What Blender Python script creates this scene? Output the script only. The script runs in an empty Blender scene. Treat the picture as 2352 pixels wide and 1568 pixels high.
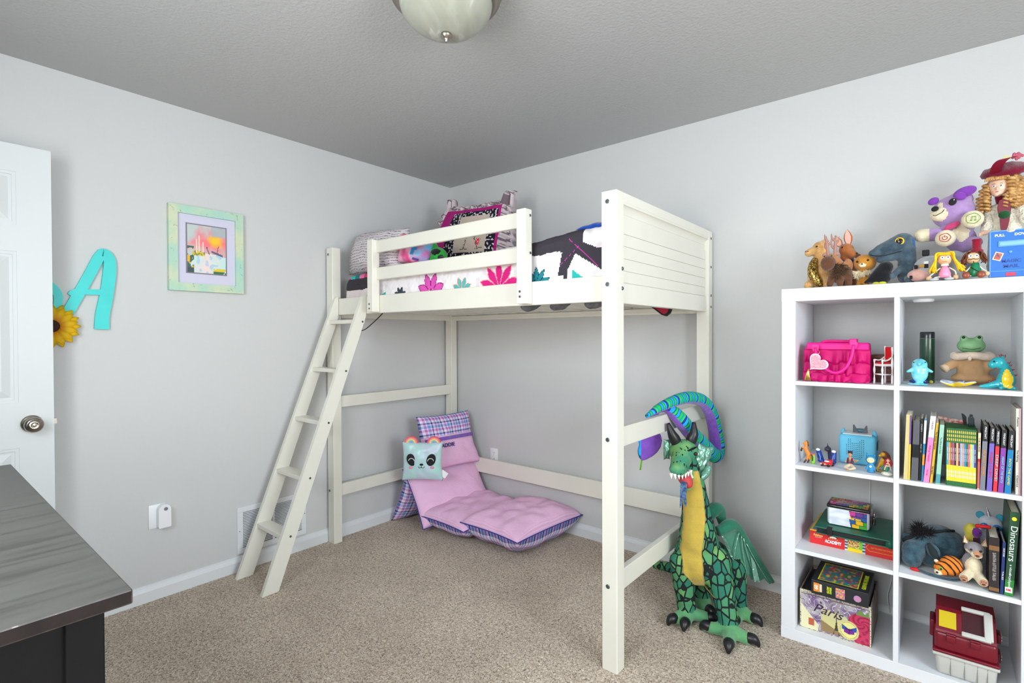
import bpy, bmesh, math, random
from mathutils import Vector, Matrix, Euler, noise
PI = math.pi
S = bpy.context.scene
COL = S.collection
random.seed(7)

# ------------------------------------------------------------------ camera, world, light, exposure
cam_d = bpy.data.cameras.new('camera'); cam = bpy.data.objects.new('camera', cam_d); COL.objects.link(cam)
cam_d.sensor_width = 36.0; cam_d.lens = 1186.34 / 2352 * 36.0; cam_d.clip_start = 0.05
cam.rotation_euler = (Matrix.Rotation(0.69159, 4, 'Z') @ Matrix.Rotation(PI / 2 - 0.01058, 4, 'X') @ Matrix.Rotation(-0.00356, 4, 'Z')).to_euler()
cam.location = (2.95473, -2.81689, 1.28034)
S.camera = cam
S.view_settings.view_transform = 'Standard'; S.view_settings.look = 'None'
S.view_settings.gamma = 1; S.view_settings.use_curve_mapping = False
S.view_settings.exposure = 0.36

w = bpy.data.worlds.new('sky'); S.world = w; w.use_nodes = True
w.node_tree.nodes['Background'].inputs[0].default_value = (0.80, 0.90, 1.0, 1)
w.node_tree.nodes['Background'].inputs[1].default_value = 1.6

def area(name, loc, direction, sx, sy, power, col):
    l = bpy.data.lights.new(name, 'AREA'); l.shape = 'RECTANGLE'; l.size = sx; l.size_y = sy
    l.energy = power; l.color = col
    o = bpy.data.objects.new(name, l); COL.objects.link(o); o.location = loc
    o.rotation_euler = Vector(direction).to_track_quat('-Z', 'Y').to_euler()
    return o
ROOM_X, ROOM_Y, ROOM_H = 4.75, -3.35, 2.44
# daylight standing in the two window openings (right wall, and the front wall behind the camera)
WR0, WR1 = -2.95, -1.45          # right-wall window, along y
area('window_sky_light', (ROOM_X + 0.16, (WR0 + WR1) / 2, 1.78), (-1, 0.12, -0.42), 1.45, 0.60, 50, (0.70, 0.86, 1.0))
area('window_ground_light', (ROOM_X + 0.16, (WR0 + WR1) / 2, 1.12), (-1, 0.12, 0.48), 1.45, 0.60, 39, (1.0, 0.95, 0.87))
area('window_sky_light', (2.10, ROOM_Y - 0.16, 1.83), (0.05, 1, -0.45), 1.45, 0.60, 35, (0.86, 0.94, 1.0))
area('window_ground_light', (2.10, ROOM_Y - 0.16, 1.17), (0.05, 1, 0.36), 1.45, 0.60, 25, (1.0, 0.96, 0.89))

# ------------------------------------------------------------------ colour + material helpers
def lin(c):
    if isinstance(c, str):
        c = tuple(int(c[i:i + 2], 16) for i in (0, 2, 4))
    return tuple(((v / 255) / 12.92 if v / 255 <= .04045 else ((v / 255 + .055) / 1.055) ** 2.4) for v in c)
def L4(c): return (*lin(c), 1.0)

class NT:
    def __init__(s, name, rough=.6):
        s.m = bpy.data.materials.new(name); s.m.use_nodes = True
        s.t = s.m.node_tree; s.b = s.t.nodes['Principled BSDF']; s.b.inputs['Roughness'].default_value = rough
    def n(s, typ, **k):
        nd = s.t.nodes.new('ShaderNode' + typ)
        for a, v in k.items():
            if a.startswith('_'): setattr(nd, a[1:], v)
            else:
                key = int(a[1:]) if a[0] == 'i' and a[1:].isdigit() else a.replace('__', ' ')
                inp = nd.inputs[key]
                if hasattr(v, 'is_output'): s.t.links.new(v, inp)
                else: inp.default_value = v
        return nd
    def link(s, a, b): s.t.links.new(a, b)
    def coord(s, kind='Object'): return s.n('TexCoord').outputs[kind]
    def math(s, op, a, b=0.0, c=None):
        k = dict(_operation=op, i0=a, i1=b)
        if c is not None: k['i2'] = c
        return s.n('Math', **k).outputs[0]
    def ramp(s, fac, stops, interp='LINEAR'):
        r = s.n('ValToRGB'); cr = r.color_ramp; cr.interpolation = interp
        while len(cr.elements) < len(stops): cr.elements.new(0.5)
        for e, (p, c) in zip(cr.elements, stops): e.position = p; e.color = L4(c) if len(c) != 4 else c
        s.link(fac, r.inputs[0]); return r.outputs[0]
    def mix(s, f, a, b, mode='MIX'):
        nd = s.t.nodes.new('ShaderNodeMix'); nd.data_type = 'RGBA'; nd.blend_type = mode
        for key, v in ((0, f), (6, a), (7, b)):
            if hasattr(v, 'is_output'): s.link(v, nd.inputs[key])
            else: nd.inputs[key].default_value = v
        return nd.outputs[2]
    def color(s, c):
        if hasattr(c, 'is_output'): s.link(c, s.b.inputs['Base Color'])
        else: s.b.inputs['Base Color'].default_value = L4(c)
    def bump(s, h, strength=.3, dist=.01, prev=None):
        b = s.n('Bump', Strength=strength, Distance=dist, Height=h)
        if prev: s.link(prev, b.inputs['Normal'])
        s.link(b.outputs[0], s.b.inputs['Normal']); return b.outputs[0]

MATS = {}
def P(name, c, rough=.6, metal=0.0, bump=0.0, bscale=200.0, bdist=.002, var=0.0, vscale=8.0, c2=None, spec=None, coat=0.0, sheen=0.0, emit=0.0, detail=2.0):
    """plain procedural material: colour (+ noise variation) + noise bump"""
    if name in MATS: return MATS[name]
    t = NT(name, rough); t.b.inputs['Metallic'].default_value = metal
    if spec is not None: t.b.inputs['Specular IOR Level'].default_value = spec
    if coat: t.b.inputs['Coat Weight'].default_value = coat; t.b.inputs['Coat Roughness'].default_value = .08
    if sheen: t.b.inputs['Sheen Weight'].default_value = sheen; t.b.inputs['Sheen Roughness'].default_value = .5
    co = t.coord()
    if var or c2:
        nz = t.n('TexNoise', Vector=co, Scale=vscale, Detail=4.0)
        base = lin(c)
        if c2: a, b = L4(c), L4(c2)
        else:
            a = tuple(max(0, v * (1 - var)) for v in base) + (1,); b = tuple(min(1, v * (1 + var)) for v in base) + (1,)
        t.color(t.ramp(nz.outputs[0], [(.35, a), (.65, b)]))
    else: t.color(c)
    if bump:
        nz = t.n('TexNoise', Vector=co, Scale=bscale, Detail=detail)
        t.bump(nz.outputs[0], bump, bdist)
    MATS[name] = t.m; return t.m
def plush(name, c, c2=None, var=.12, vscale=30, b=.6, bs=260, bd=.004):
    return P(name, c, rough=.95, bump=b, bscale=bs, bdist=bd, var=var, vscale=vscale, c2=c2, sheen=.35, spec=.1, detail=3)

# ------------------------------------------------------------------ object helpers
SHIFT = {}
def thing(name, label, cat, loc=(0, 0, 0), rotz=0.0, group=None, world=True):
    o = bpy.data.objects.new(name, None); COL.objects.link(o); o.empty_display_size = .02
    o.location = loc; o.rotation_euler = (0, 0, rotz); o['label'] = label; o['category'] = cat
    if group: o['group'] = group
    SHIFT[o] = Vector(loc) if world else Vector((0, 0, 0))
    return o
def obj(name, bm, mats, parent=None, smooth=False, label=None, angle=None):
    """bmesh -> one mesh object; coordinates of parts of a 'world' thing are given in room coordinates"""
    if not isinstance(mats, (list, tuple)): mats = [mats]
    if parent is not None:
        sh = SHIFT.get(parent, Vector((0, 0, 0)))
        if sh.length: bmesh.ops.translate(bm, verts=bm.verts, vec=-sh)
    me = bpy.data.meshes.new(name); bm.normal_update(); bm.to_mesh(me); bm.free()
    for m in mats: me.materials.append(m)
    if smooth:
        me.polygons.foreach_set('use_smooth', [True] * len(me.polygons))
        if angle: me.set_sharp_from_angle(angle=math.radians(angle))
    o = bpy.data.objects.new(name, me); COL.objects.link(o)
    if parent is not None: o.parent = parent; SHIFT[o] = SHIFT.get(parent, Vector((0, 0, 0)))
    if label: o['label'] = label
    return o
def single(name, label, cat, bm, mats, loc, group=None, smooth=False, kind=None, angle=None):
    bmesh.ops.translate(bm, verts=bm.verts, vec=-Vector(loc))
    o = obj(name, bm, mats, None, smooth, angle=angle); o.location = loc; o['label'] = label; o['category'] = cat
    if group: o['group'] = group
    if kind: o['kind'] = kind
    SHIFT[o] = Vector(loc)
    return o
def struct(name, bm, mats, label=None, parent=None, smooth=False):
    o = obj(name, bm, mats, parent, smooth)
    if parent is None:
        o['kind'] = 'structure'
        if label: o['label'] = label
    return o
def B(): return bmesh.new()
def setmat(faces, mi):
    for f in faces: f.material_index = mi
def box(bm, a, b, bev=0.0, mi=0, M=None, seg=2):
    a = Vector(a); b = Vector(b)
    r = bmesh.ops.create_cube(bm, size=1.0); vs = r['verts']
    bmesh.ops.scale(bm, vec=[max(abs(b[i] - a[i]), 1e-5) for i in range(3)], verts=vs)
    bmesh.ops.translate(bm, vec=(a + b) / 2, verts=vs)
    fs = set(f for v in vs for f in v.link_faces)
    if bev > 0:
        es = list(set(e for v in vs for e in v.link_edges))
        rb = bmesh.ops.bevel(bm, geom=es, offset=bev, segments=seg, profile=.5, affect='EDGES')
        fs = set(rb['faces']) | set(f for f in fs if f.is_valid); vs = list(set(v for f in fs for v in f.verts))
        allf = set()
        for v in vs:
            for f in v.link_faces: allf.add(f)
        fs = allf
    if M is not None: bmesh.ops.transform(bm, matrix=M, verts=list(set(v for f in fs for v in f.verts)))
    for f in fs: f.material_index = mi
    return fs
def prism(bm, pts, d0, d1, axis='y', mi=0, M=None):
    """extrude a 2D outline: axis y -> pts are (x,z); x -> (y,z); z -> (x,y)"""
    def v3(p, d):
        return {'y': (p[0], d, p[1]), 'x': (d, p[0], p[1]), 'z': (p[0], p[1], d)}[axis]
    a = [bm.verts.new(v3(p, d0)) for p in pts]; b = [bm.verts.new(v3(p, d1)) for p in pts]
    n = len(pts); fs = [bm.faces.new(a), bm.faces.new(b[::-1])]
    for i in range(n): fs.append(bm.faces.new((a[i], b[i], b[(i + 1) % n], a[(i + 1) % n])))
    if M is not None: bmesh.ops.transform(bm, matrix=M, verts=a + b)
    setmat(fs, mi); bmesh.ops.recalc_face_normals(bm, faces=fs)
    if len(pts) > 4: bmesh.ops.triangulate(bm, faces=fs[:2])
    return fs
def ell(bm, c, r, rot=None, mi=0, sub=3, M=None):
    if isinstance(r, (int, float)): r = (r, r, r)
    s = bmesh.ops.create_icosphere(bm, subdivisions=sub, radius=1.0); vs = s['verts']
    m = Matrix.Translation(c) @ (Euler(rot).to_matrix().to_4x4() if rot else Matrix.Identity(4)) @ Matrix.Diagonal((*r, 1))
    if M is not None: m = M @ m
    bmesh.ops.transform(bm, matrix=m, verts=vs)
    fs = set(f for v in vs for f in v.link_faces); setmat(fs, mi)
    return vs
def cr_path(pts, n=8):
    """Catmull-Rom resample; pts may carry extra channels (radius)"""
    P_ = [list(p) for p in pts]; out = []
    P_ = [[2 * a - b for a, b in zip(P_[0], P_[1])]] + P_ + [[2 * a - b for a, b in zip(P_[-1], P_[-2])]]
    for i in range(1, len(P_) - 2):
        p0, p1, p2, p3 = P_[i - 1:i + 3]
        for k in range(n):
            t = k / n
            out.append([.5 * (2 * b + (c - a) * t + (2 * a - 5 * b + 4 * c - d) * t * t + (3 * b - a - 3 * c + d) * t ** 3) for a, b, c, d in zip(p0, p1, p2, p3)])
    out.append(P_[-2][:]); return out
def tube(bm, pts, r=None, seg=10, n=6, mi=0, flat=1.0, up=None, cap=True, uv=False, close=False, mifn=None):
    """swept tube; pts (x,y,z[,r]); flat squashes along the frame's second axis"""
    if len(pts[0]) == 3: pts = [(*p, r) for p in pts]
    q = cr_path(pts, n) if n > 1 else [list(p) for p in pts]
    rings = []; prev = None; uvl = bm.loops.layers.uv.verify() if uv else None; dist = [0.0]
    for i in range(1, len(q)): dist.append(dist[-1] + (Vector(q[i][:3]) - Vector(q[i - 1][:3])).length)
    for i, p in enumerate(q):
        c = Vector(p[:3]); d = (Vector(q[min(i + 1, len(q) - 1)][:3]) - Vector(q[max(i - 1, 0)][:3]))
        d = d.normalized() if d.length > 1e-9 else Vector((0, 0, 1))
        if prev is None:
            a = Vector(up) if up else (Vector((0, 0, 1)) if abs(d.z) < .9 else Vector((0, 1, 0)))
        else: a = prev
        a = (a - d * a.dot(d)); a = a.normalized() if a.length > 1e-6 else d.orthogonal().normalized()
        prev = a; b = d.cross(a)
        rings.append([bm.verts.new(c + (b * math.cos(2 * PI * k / seg) + a * flat * math.sin(2 * PI * k / seg)) * max(p[3], 1e-4)) for k in range(seg)])
    fs = []
    for i in range(len(rings) - 1):
        for k in range(seg):
            f = bm.faces.new((rings[i][k], rings[i][(k + 1) % seg], rings[i + 1][(k + 1) % seg], rings[i + 1][k])); fs.append(f)
            f.material_index = mifn(k / seg, i / len(rings)) if mifn else mi
            if uv:
                us = [(k / seg, dist[i]), ((k + 1) / seg, dist[i]), ((k + 1) / seg, dist[i + 1]), (k / seg, dist[i + 1])]
                for lp, u_ in zip(f.loops, us): lp[uvl].uv = u_
    if cap:
        f = bm.faces.new(rings[0][::-1]); f.material_index = mi; fs.append(f)
        f = bm.faces.new(rings[-1]); f.material_index = mi; fs.append(f)
    for f in fs: f.smooth = True
    return fs
def lathe(bm, prof, c, seg=32, axis='z', mi=0, M=None):
    """prof: (radius, height) pairs, revolved about the axis through c"""
    rings = []
    for r, h in prof:
        ring = []
        for k in range(seg):
            a = 2 * PI * k / seg; x, y = r * math.cos(a), r * math.sin(a)
            v = {'z': (x, y, h), 'x': (h, x, y), 'y': (x, h, y)}[axis]
            ring.append(bm.verts.new(Vector(c) + Vector(v)))
        rings.append(ring)
    fs = []
    for i in range(len(rings) - 1):
        for k in range(seg): fs.append(bm.faces.new((rings[i][k], rings[i][(k + 1) % seg], rings[i + 1][(k + 1) % seg], rings[i + 1][k])))
    fs.append(bm.faces.new(rings[0][::-1])); fs.append(bm.faces.new(rings[-1]))
    setmat(fs, mi); vs = [v for r_ in rings for v in r_]
    if M is not None: bmesh.ops.transform(bm, matrix=M, verts=vs)
    bmesh.ops.recalc_face_normals(bm, faces=fs)
    bmesh.ops.remove_doubles(bm, verts=vs, dist=1e-6)
    return vs
def evaluated(bm, mods):
    me = bpy.data.meshes.new('tmp'); bm.to_mesh(me); bm.free()
    o = bpy.data.objects.new('tmp', me); COL.objects.link(o)
    for typ, kw in mods:
        md = o.modifiers.new(typ, typ)
        for k, v in kw.items(): setattr(md, k, v)
    bpy.context.view_layer.update()
    dg = bpy.context.evaluated_depsgraph_get(); e = o.evaluated_get(dg)
    out = bmesh.new(); out.from_mesh(e.to_mesh()); e.to_mesh_clear()
    bpy.data.objects.remove(o); bpy.data.meshes.remove(me)
    return out
def blob(parts, voxel, smooth=4, paint=(), fac=.6):
    """one continuous soft body from overlapping ellipsoids ('e',c,r,rot,mi) and capsules ('c',p0,p1,r0,r1,mi)"""
    bm = bmesh.new(); prim = []
    for p in parts:
        if p[0] == 'e':
            _, c, r, rot, mi = p
            if isinstance(r, (int, float)): r = (r, r, r)
            ell(bm, c, r, rot, sub=3)
            R = (Euler(rot).to_matrix() if rot else Matrix.Identity(3)); prim.append((Vector(c), Vector(r), R.transposed(), mi))
        else:
            _, a, b, r0, r1, mi = p; a = Vector(a); b = Vector(b); d = (b - a).length
            k = max(2, int(d / (min(r0, r1) * .4)) + 1)
            for i in range(k):
                t = i / (k - 1); r = r0 + (r1 - r0) * t; c = a.lerp(b, t); ell(bm, c, r, None, sub=2)
                prim.append((c, Vector((r, r, r)), Matrix.Identity(3), mi))
    out = evaluated(bm, [('REMESH', dict(mode='VOXEL', voxel_size=voxel, use_smooth_shade=True)), ('SMOOTH', dict(factor=fac, iterations=smooth))])
    for f in out.faces:
        c = f.calc_center_median(); best = 1e9; mi = 0
        for pc, r, R, m in prim:
            q = R @ (c - pc); d = math.sqrt(sum((q[i] / r[i]) ** 2 for i in range(3)))
            if d < best: best = d; mi = m
        for pc, r, m in paint:
            q = c - Vector(pc)
            if isinstance(r, (int, float)): r = (r, r, r)
            if sum((q[i] / r[i]) ** 2 for i in range(3)) < 1: mi = m
        f.material_index = mi; f.smooth = True
    return out
def cushion(bm, M, W, H, T, nx=26, ny=20, pinch=.07, mi=(0, 1), crease=0.0, seed=0, ex=3.0, uvs=1.0, sag=None):
    """stuffed rectangular cushion in the local XY plane (front = +Z); uv in metres"""
    uvl = bm.loops.layers.uv.verify(); grids = []
    rim = {}
    for side in (1, -1):
        g = []
        for j in range(ny + 1):
            row = []
            for i in range(nx + 1):
                u = -1 + 2 * i / nx; v = -1 + 2 * j / ny
                if side == -1 and (i in (0, nx) or j in (0, ny)): row.append(rim[(i, j)]); continue
                x = u * W / 2 * (1 - pinch * (1 - v * v)); y = v * H / 2 * (1 - pinch * (1 - u * u))
                z = side * T / 2 * (max(0, 1 - abs(u) ** ex) * max(0, 1 - abs(v) ** ex)) ** .5
                if crease: z += side * crease * (noise.noise(Vector((u * 3 + seed, v * 3, seed * 1.7))) * (1 - .5 * abs(u * v))) * (0 if (i in (0, nx) or j in (0, ny)) else 1)
                p = Vector((x, y, z))
                if sag: p = Vector(sag(p, u, v))
                vt = bm.verts.new(M @ p)
                if side == 1 and (i in (0, nx) or j in (0, ny)): rim[(i, j)] = vt
                row.append(vt)
            g.append(row)
        for j in range(ny):
            for i in range(nx):
                q = (g[j][i], g[j][i + 1], g[j + 1][i + 1], g[j + 1][i])
                f = bm.faces.new(q if side == 1 else q[::-1]); f.material_index = mi[0] if side == 1 else mi[1]; f.smooth = True
                cs = [(i, j), (i + 1, j), (i + 1, j + 1), (i, j + 1)]
                if side == -1: cs = cs[::-1]
                for lp, (a, b) in zip(f.loops, cs): lp[uvl].uv = (a / nx * W * uvs, b / ny * H * uvs)
        grids.append(g)
    return rim
def frame_m(o, xd, yd):
    x = Vector(xd).normalized(); y = Vector(yd); y = (y - x * y.dot(x)).normalized(); z = x.cross(y)
    m = Matrix((x, y, z)).transposed().to_4x4(); m.translation = Vector(o); return m
FONTM = {}
def text(body, size, M, mat, parent, name='lettering', width=None, ext=.0004, bold=0.0, italic=0.0, align='CENTER', label=None):
    """flat raised lettering; M maps local X (reading direction) / Y (up) / Z (out)"""
    cu = bpy.data.curves.new('t', 'FONT'); cu.body = body; cu.size = size; cu.align_x = align; cu.align_y = 'CENTER'
    cu.extrude = ext; cu.offset = bold; cu.shear = italic; cu.resolution_u = 3
    o = bpy.data.objects.new('t', cu); COL.objects.link(o); bpy.context.view_layer.update()
    dg = bpy.context.evaluated_depsgraph_get(); e = o.evaluated_get(dg)
    bm = bmesh.new(); bm.from_mesh(e.to_mesh()); e.to_mesh_clear(); bpy.data.objects.remove(o); bpy.data.curves.remove(cu)
    if width and bm.verts:
        xs = [v.co.x for v in bm.verts]; w_ = max(xs) - min(xs)
        if w_ > 0: bmesh.ops.scale(bm, vec=(width / w_, 1, 1), verts=bm.verts)
    bmesh.ops.transform(bm, matrix=M, verts=bm.verts)
    return obj(name, bm, mat, parent, label=label)
def vcol_mat(name, rough=.5):
    if name in MATS: return MATS[name]
    t = NT(name, rough); a = t.n('Attribute', _attribute_name='Col'); t.color(a.outputs['Color']); MATS[name] = t.m; return t.m
def painted(bm, O, U, V, nu, nv, fn, mi=0, W=1.0, H=1.0):
    """printed picture: a grid of coloured cells from fn(u,v)->rgb255; W,H = aspect lengths handed to fn"""
    cl = bm.loops.layers.float_color.get('Col') or bm.loops.layers.float_color.new('Col')
    O, U, V = Vector(O), Vector(U), Vector(V)
    g = [[bm.verts.new(O + U * (i / nu) + V * (j / nv)) for i in range(nu + 1)] for j in range(nv + 1)]
    fs = []
    for j in range(nv):
        for i in range(nu):
            f = bm.faces.new((g[j][i], g[j][i + 1], g[j + 1][i + 1], g[j + 1][i])); f.material_index = mi
            c = L4(fn((i + .5) / nu, (j + .5) / nv))
            for lp in f.loops: lp[cl] = c
            fs.append(f)
    return fs
def mixc(a, b, t):
    t = max(0, min(1, t)); return tuple(x + (y - x) * t for x, y in zip(a, b))
def nz(x, y, s=1.0, k=0.0): return noise.noise(Vector((x * s, y * s, k)))
def XZ(o, s=1.0):      # text/plane frame facing -y (front of the shelf): reading +x, up +z
    return frame_m(o, (1, 0, 0), (0, 0, 1))
# ------------------------------------------------------------------ materials of the room
def wall_mat(name, c, bs=.12, scale=260, dist=.002):
    t = NT(name, .72); co = t.coord(); t.color(c)
    a = t.n('TexNoise', Vector=co, Scale=scale, Detail=3.0); t.bump(a.outputs[0], bs, dist); return t.m
M_WALL = wall_mat('painted_wall', (203, 203, 202), .35, 170, .002)
M_CEIL = wall_mat('textured_ceiling', (182, 183, 183), .6, 75, .004)
def carpet_mat():
    t = NT('cut_pile_carpet', .98); co = t.coord()
    w1 = t.n('TexNoise', Vector=co, Scale=60.0, Detail=2.0)
    v = t.n('TexNoise', Vector=co, Scale=125.0, Detail=3.0, Roughness=.75, Distortion=1.2)
    v2 = t.n('TexNoise', Vector=co, Scale=3.0, Detail=3.0)
    c = t.ramp(v.outputs[0], [(.36, (118, 96, 76)), (.44, (182, 158, 134)), (.51, (230, 208, 184)), (.60, (255, 240, 220))])
    big = t.ramp(v2.outputs[0], [(.35, (238, 236, 234)), (.65, (255, 255, 255))])
    t.color(t.mix(1.0, c, big, 'MULTIPLY'))
    h = t.math('ADD', v.outputs[0], t.math('MULTIPLY', w1.outputs[0], .6))
    t.bump(h, .9, .012); t.b.inputs['Sheen Weight'].default_value = .3; t.b.inputs['Specular IOR Level'].default_value = .1
    return t.m
M_CARPET = carpet_mat()
M_TRIM = P('white_trim_paint', (222, 224, 226), .38)
M_BED = P('cream_painted_wood', (226, 223, 211), .36, var=.015, vscale=6, bump=.06, bscale=25, bdist=.001)
M_STEEL = P('brushed_nickel', (168, 160, 150), .28, metal=1.0)
M_BOLT = P('zinc_bolt', (120, 128, 130), .35, metal=.9)
M_HOLE = P('dark_hole', (30, 28, 27), .8)
M_LAM = P('white_laminate', (228, 230, 234), .42)

# ------------------------------------------------------------------ room shell
T = .12
bm = B(); box(bm, (-T, ROOM_Y - T, -.1), (ROOM_X + T, T, 0)); struct('floor', bm, M_CARPET)
bm = B(); box(bm, (-T, ROOM_Y - T, ROOM_H), (ROOM_X + T, T, ROOM_H + .1)); struct('ceiling', bm, M_CEIL)
bm = B(); box(bm, (-T, ROOM_Y - T, 0), (0, T, ROOM_H)); struct('wall_left', bm, M_WALL)
bm = B(); box(bm, (0, 0, 0), (ROOM_X + T, T, ROOM_H)); struct('wall_back', bm, M_WALL)
def wall_with_opening(name, axis, d0, d1, s0, s1, a0, a1, z0, z1, extra=None):
    bm = B()
    def bx(u0, u1, h0, h1):
        if axis == 'x': box(bm, (d0, u0, h0), (d1, u1, h1))
        else: box(bm, (u0, d0, h0), (u1, d1, h1))
    ops = [(a0, a1, z0, z1)] + ([extra] if extra else [])
    ops.sort(); cur = s0
    for (u0, u1, h0, h1) in ops:
        bx(cur, u0, 0, ROOM_H); bx(u0, u1, h1, ROOM_H)
        if h0 > 0: bx(u0, u1, 0, h0)
        cur = u1
    bx(cur, s1, 0, ROOM_H)
    struct(name, bm, M_WALL)
wall_with_opening('wall_right', 'x', ROOM_X, ROOM_X + T, ROOM_Y - T, 0, WR0, WR1, .82, 2.08)
wall_with_opening('wall_front', 'y', ROOM_Y - T, ROOM_Y, 0, ROOM_X, 1.35, 2.85, .87, 2.13, extra=(.12, .92, 0, 2.06))
M_GLASS = None
def glass():
    t = NT('window_glass', .02); n = t.t.nodes; tr = t.n('BsdfTransparent'); gl = t.n('BsdfGlossy', Roughness=.02)
    mx = t.n('MixShader', Fac=.06); t.link(tr.outputs[0], mx.inputs[1]); t.link(gl.outputs[0], mx.inputs[2])
    t.link(mx.outputs[0], n['Material Output'].inputs['Surface']); return t.m
M_GLASS = glass()
def window(n, axis, d, u0, u1, z0, z1):
    def bx(bm, a, b, c0, c1, h0, h1, **k):
        box(bm, (a, c0, h0) if axis == 'x' else (c0, a, h0), (b, c1, h1) if axis == 'x' else (c1, b, h1), **k)
    s = 1 if axis == 'x' else -1
    bm = B(); f = .05; a, b = d + s * .02, d + s * .08
    bx(bm, a, b, u0, u1, z0, z0 + f); bx(bm, a, b, u0, u1, z1 - f, z1); bx(bm, a, b, u0, u0 + f, z0 + f, z1 - f); bx(bm, a, b, u1 - f, u1, z0 + f, z1 - f)
    um = (u0 + u1) / 2; bx(bm, a, b, um - .03, um + .03, z0 + f, z1 - f)
    o = struct('window_%d' % n, bm, M_TRIM)
    bm = B(); bx(bm, d + s * .045, d + s * .05, u0 + f, u1 - f, z0 + f, z1 - f); obj('pane', bm, M_GLASS, o)
    bm = B(); c = .06; a, b = d - s * .015, d
    bx(bm, a, b, u0 - c, u1 + c, z1, z1 + c); bx(bm, a, b, u0 - c, u1 + c, z0 - c, z0); bx(bm, a, b, u0 - c, u0, z0, z1); bx(bm, a, b, u1, u1 + c, z0, z1)
    obj('casing', bm, M_TRIM, o)
window(1, 'x', ROOM_X, WR0, WR1, .82, 2.08)
window(2, 'y', ROOM_Y, 1.35, 2.85, .87, 2.13)
def baseboard(name, axis, d, s, u0, u1):
    bm = B(); prof = [(0, 0), (.0145, 0), (.0145, .052), (.011, .062), (.0065, .070), (.005, .078), (0, .080)]
    if axis == 'x':      # runs along y at x = d
        pts = [(d + s * p[0], p[1]) for p in prof]
        prism(bm, pts, u0, u1, 'y')
    else:
        pts = [(d + s * p[0], p[1]) for p in prof]
        prism(bm, pts, u0, u1, 'x')
    struct(name, bm, M_TRIM)
baseboard('baseboard_left', 'x', 0, 1, ROOM_Y, 0)
baseboard('baseboard_back', 'y', 0, -1, .0145, ROOM_X)
baseboard('baseboard_right', 'x', ROOM_X, -1, ROOM_Y, -.0145)
baseboard('baseboard_front', 'y', ROOM_Y, 1, .99, ROOM_X - .0145)
bm = B(); box(bm, (.06, ROOM_Y, 0), (.12, ROOM_Y + .016, 2.12)); box(bm, (.92, ROOM_Y, 0), (.98, ROOM_Y + .016, 2.12)); box(bm, (.12, ROOM_Y, 2.06), (.92, ROOM_Y + .016, 2.12))
struct('trim_1', bm, M_TRIM)
# hallway wall seen only through the doorway, keeps the room closed
bm = B(); box(bm, (-.1, ROOM_Y - 1.2, -.1), (1.4, ROOM_Y - 1.1, ROOM_H)); box(bm, (-.2, ROOM_Y - 1.2, -.1), (-.1, ROOM_Y - T, ROOM_H)); box(bm, (1.4, ROOM_Y - 1.2, -.1), (1.5, ROOM_Y - T, ROOM_H)); box(bm, (-.2, ROOM_Y - 1.2, ROOM_H), (1.5, ROOM_Y - T, ROOM_H + .1)); box(bm, (-.2, ROOM_Y - 1.2, -.1), (1.5, ROOM_Y - T, 0))
struct('wall_hallway', bm, M_WALL)

# ------------------------------------------------------------------ the open door against the left wall
DX, DE = .138, -2.383          # face towards the room, latch edge
bm = B()
DL = .80; dy0 = DE - DL
rects = [(1.727, 1.937), (1.022, 1.622), (.20, .842)]
cols = [(DE - .106 - .215, DE - .106), (dy0 + .106, dy0 + .106 + .215)]
face = DX; back = DX - .035
box(bm, (back, dy0, .015), (face - .008, DE, 2.045))
# stiles and rails stand proud of the recessed panel field
box(bm, (face - .008, dy0, .015), (face, dy0 + .106, 2.045)); box(bm, (face - .008, DE - .106, .015), (face, DE, 2.045))
box(bm, (face - .008, cols[1][1], .015), (face, cols[0][0], 2.045))
zs = [.015] + [z for r in sorted(rects) for z in r] + [2.045]
for c0, c1 in cols:
    for k in range(0, len(zs), 2): box(bm, (face - .008, c0, zs[k]), (face, c1, zs[k + 1]))
    for z0, z1 in rects:     # raised centre field with sloped edge
        a, b = .022, .048
        o_ = [(c0 + a, z0 + a), (c1 - a, z0 + a), (c1 - a, z1 - a), (c0 + a, z1 - a)]
        i_ = [(c0 + b, z0 + b), (c1 - b, z0 + b), (c1 - b, z1 - b), (c0 + b, z1 - b)]
        vo = [bm.verts.new((face - .008, y, z)) for y, z in o_]; vi = [bm.verts.new((face - .001, y, z)) for y, z in i_]
        bm.faces.new(vi)
        for k in range(4): bm.faces.new((vo[k], vo[(k + 1) % 4], vi[(k + 1) % 4], vi[k]))
        # ovolo moulding strip around the field
        for y0, y1, h0, h1 in ((c0 - .001, c1 + .001, z0 - .001, z0 + .012), (c0 - .001, c1 + .001, z1 - .012, z1 + .001), (c0 - .001, c0 + .012, z0 + .012, z1 - .012), (c1 - .012, c1 + .001, z0 + .012, z1 - .012)):
            box(bm, (face - .010, y0, h0), (face - .0035, y1, h1))
door = struct('door_1', bm, P('white_door_paint', (210, 213, 213), .42))
door['label'] = 'white six-panel door standing open against the left wall'
bm = B(); kx, ky, kz = face, -2.452, .935
lathe(bm, [(.0, 0), (.034, 0), (.034, .004), (.030, .008), (.014, .012), (.013, .030), (.020, .036), (.029, .046), (.031, .054), (.028, .062), (.022, .066), (.020, .0665), (.019, .069), (.010, .072), (.009, .0705), (.006, .0715), (.0, .073)], (kx, ky, kz), 32, 'x')
obj('door_knob', bm, M_STEEL, door, True)
bm = B(); box(bm, (face - .026, DE, kz - .011), (face - .010, DE + .010, kz + .011)); obj('latch', bm, M_STEEL, door)
for z in (.25, 1.05, 1.85):
    bm = B(); lathe(bm, [(0, -.045), (.006, -.045), (.006, .045), (0, .045)], (face - .017, dy0 - .007, z), 10); obj('hinge', bm, M_STEEL, door, True)

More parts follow.
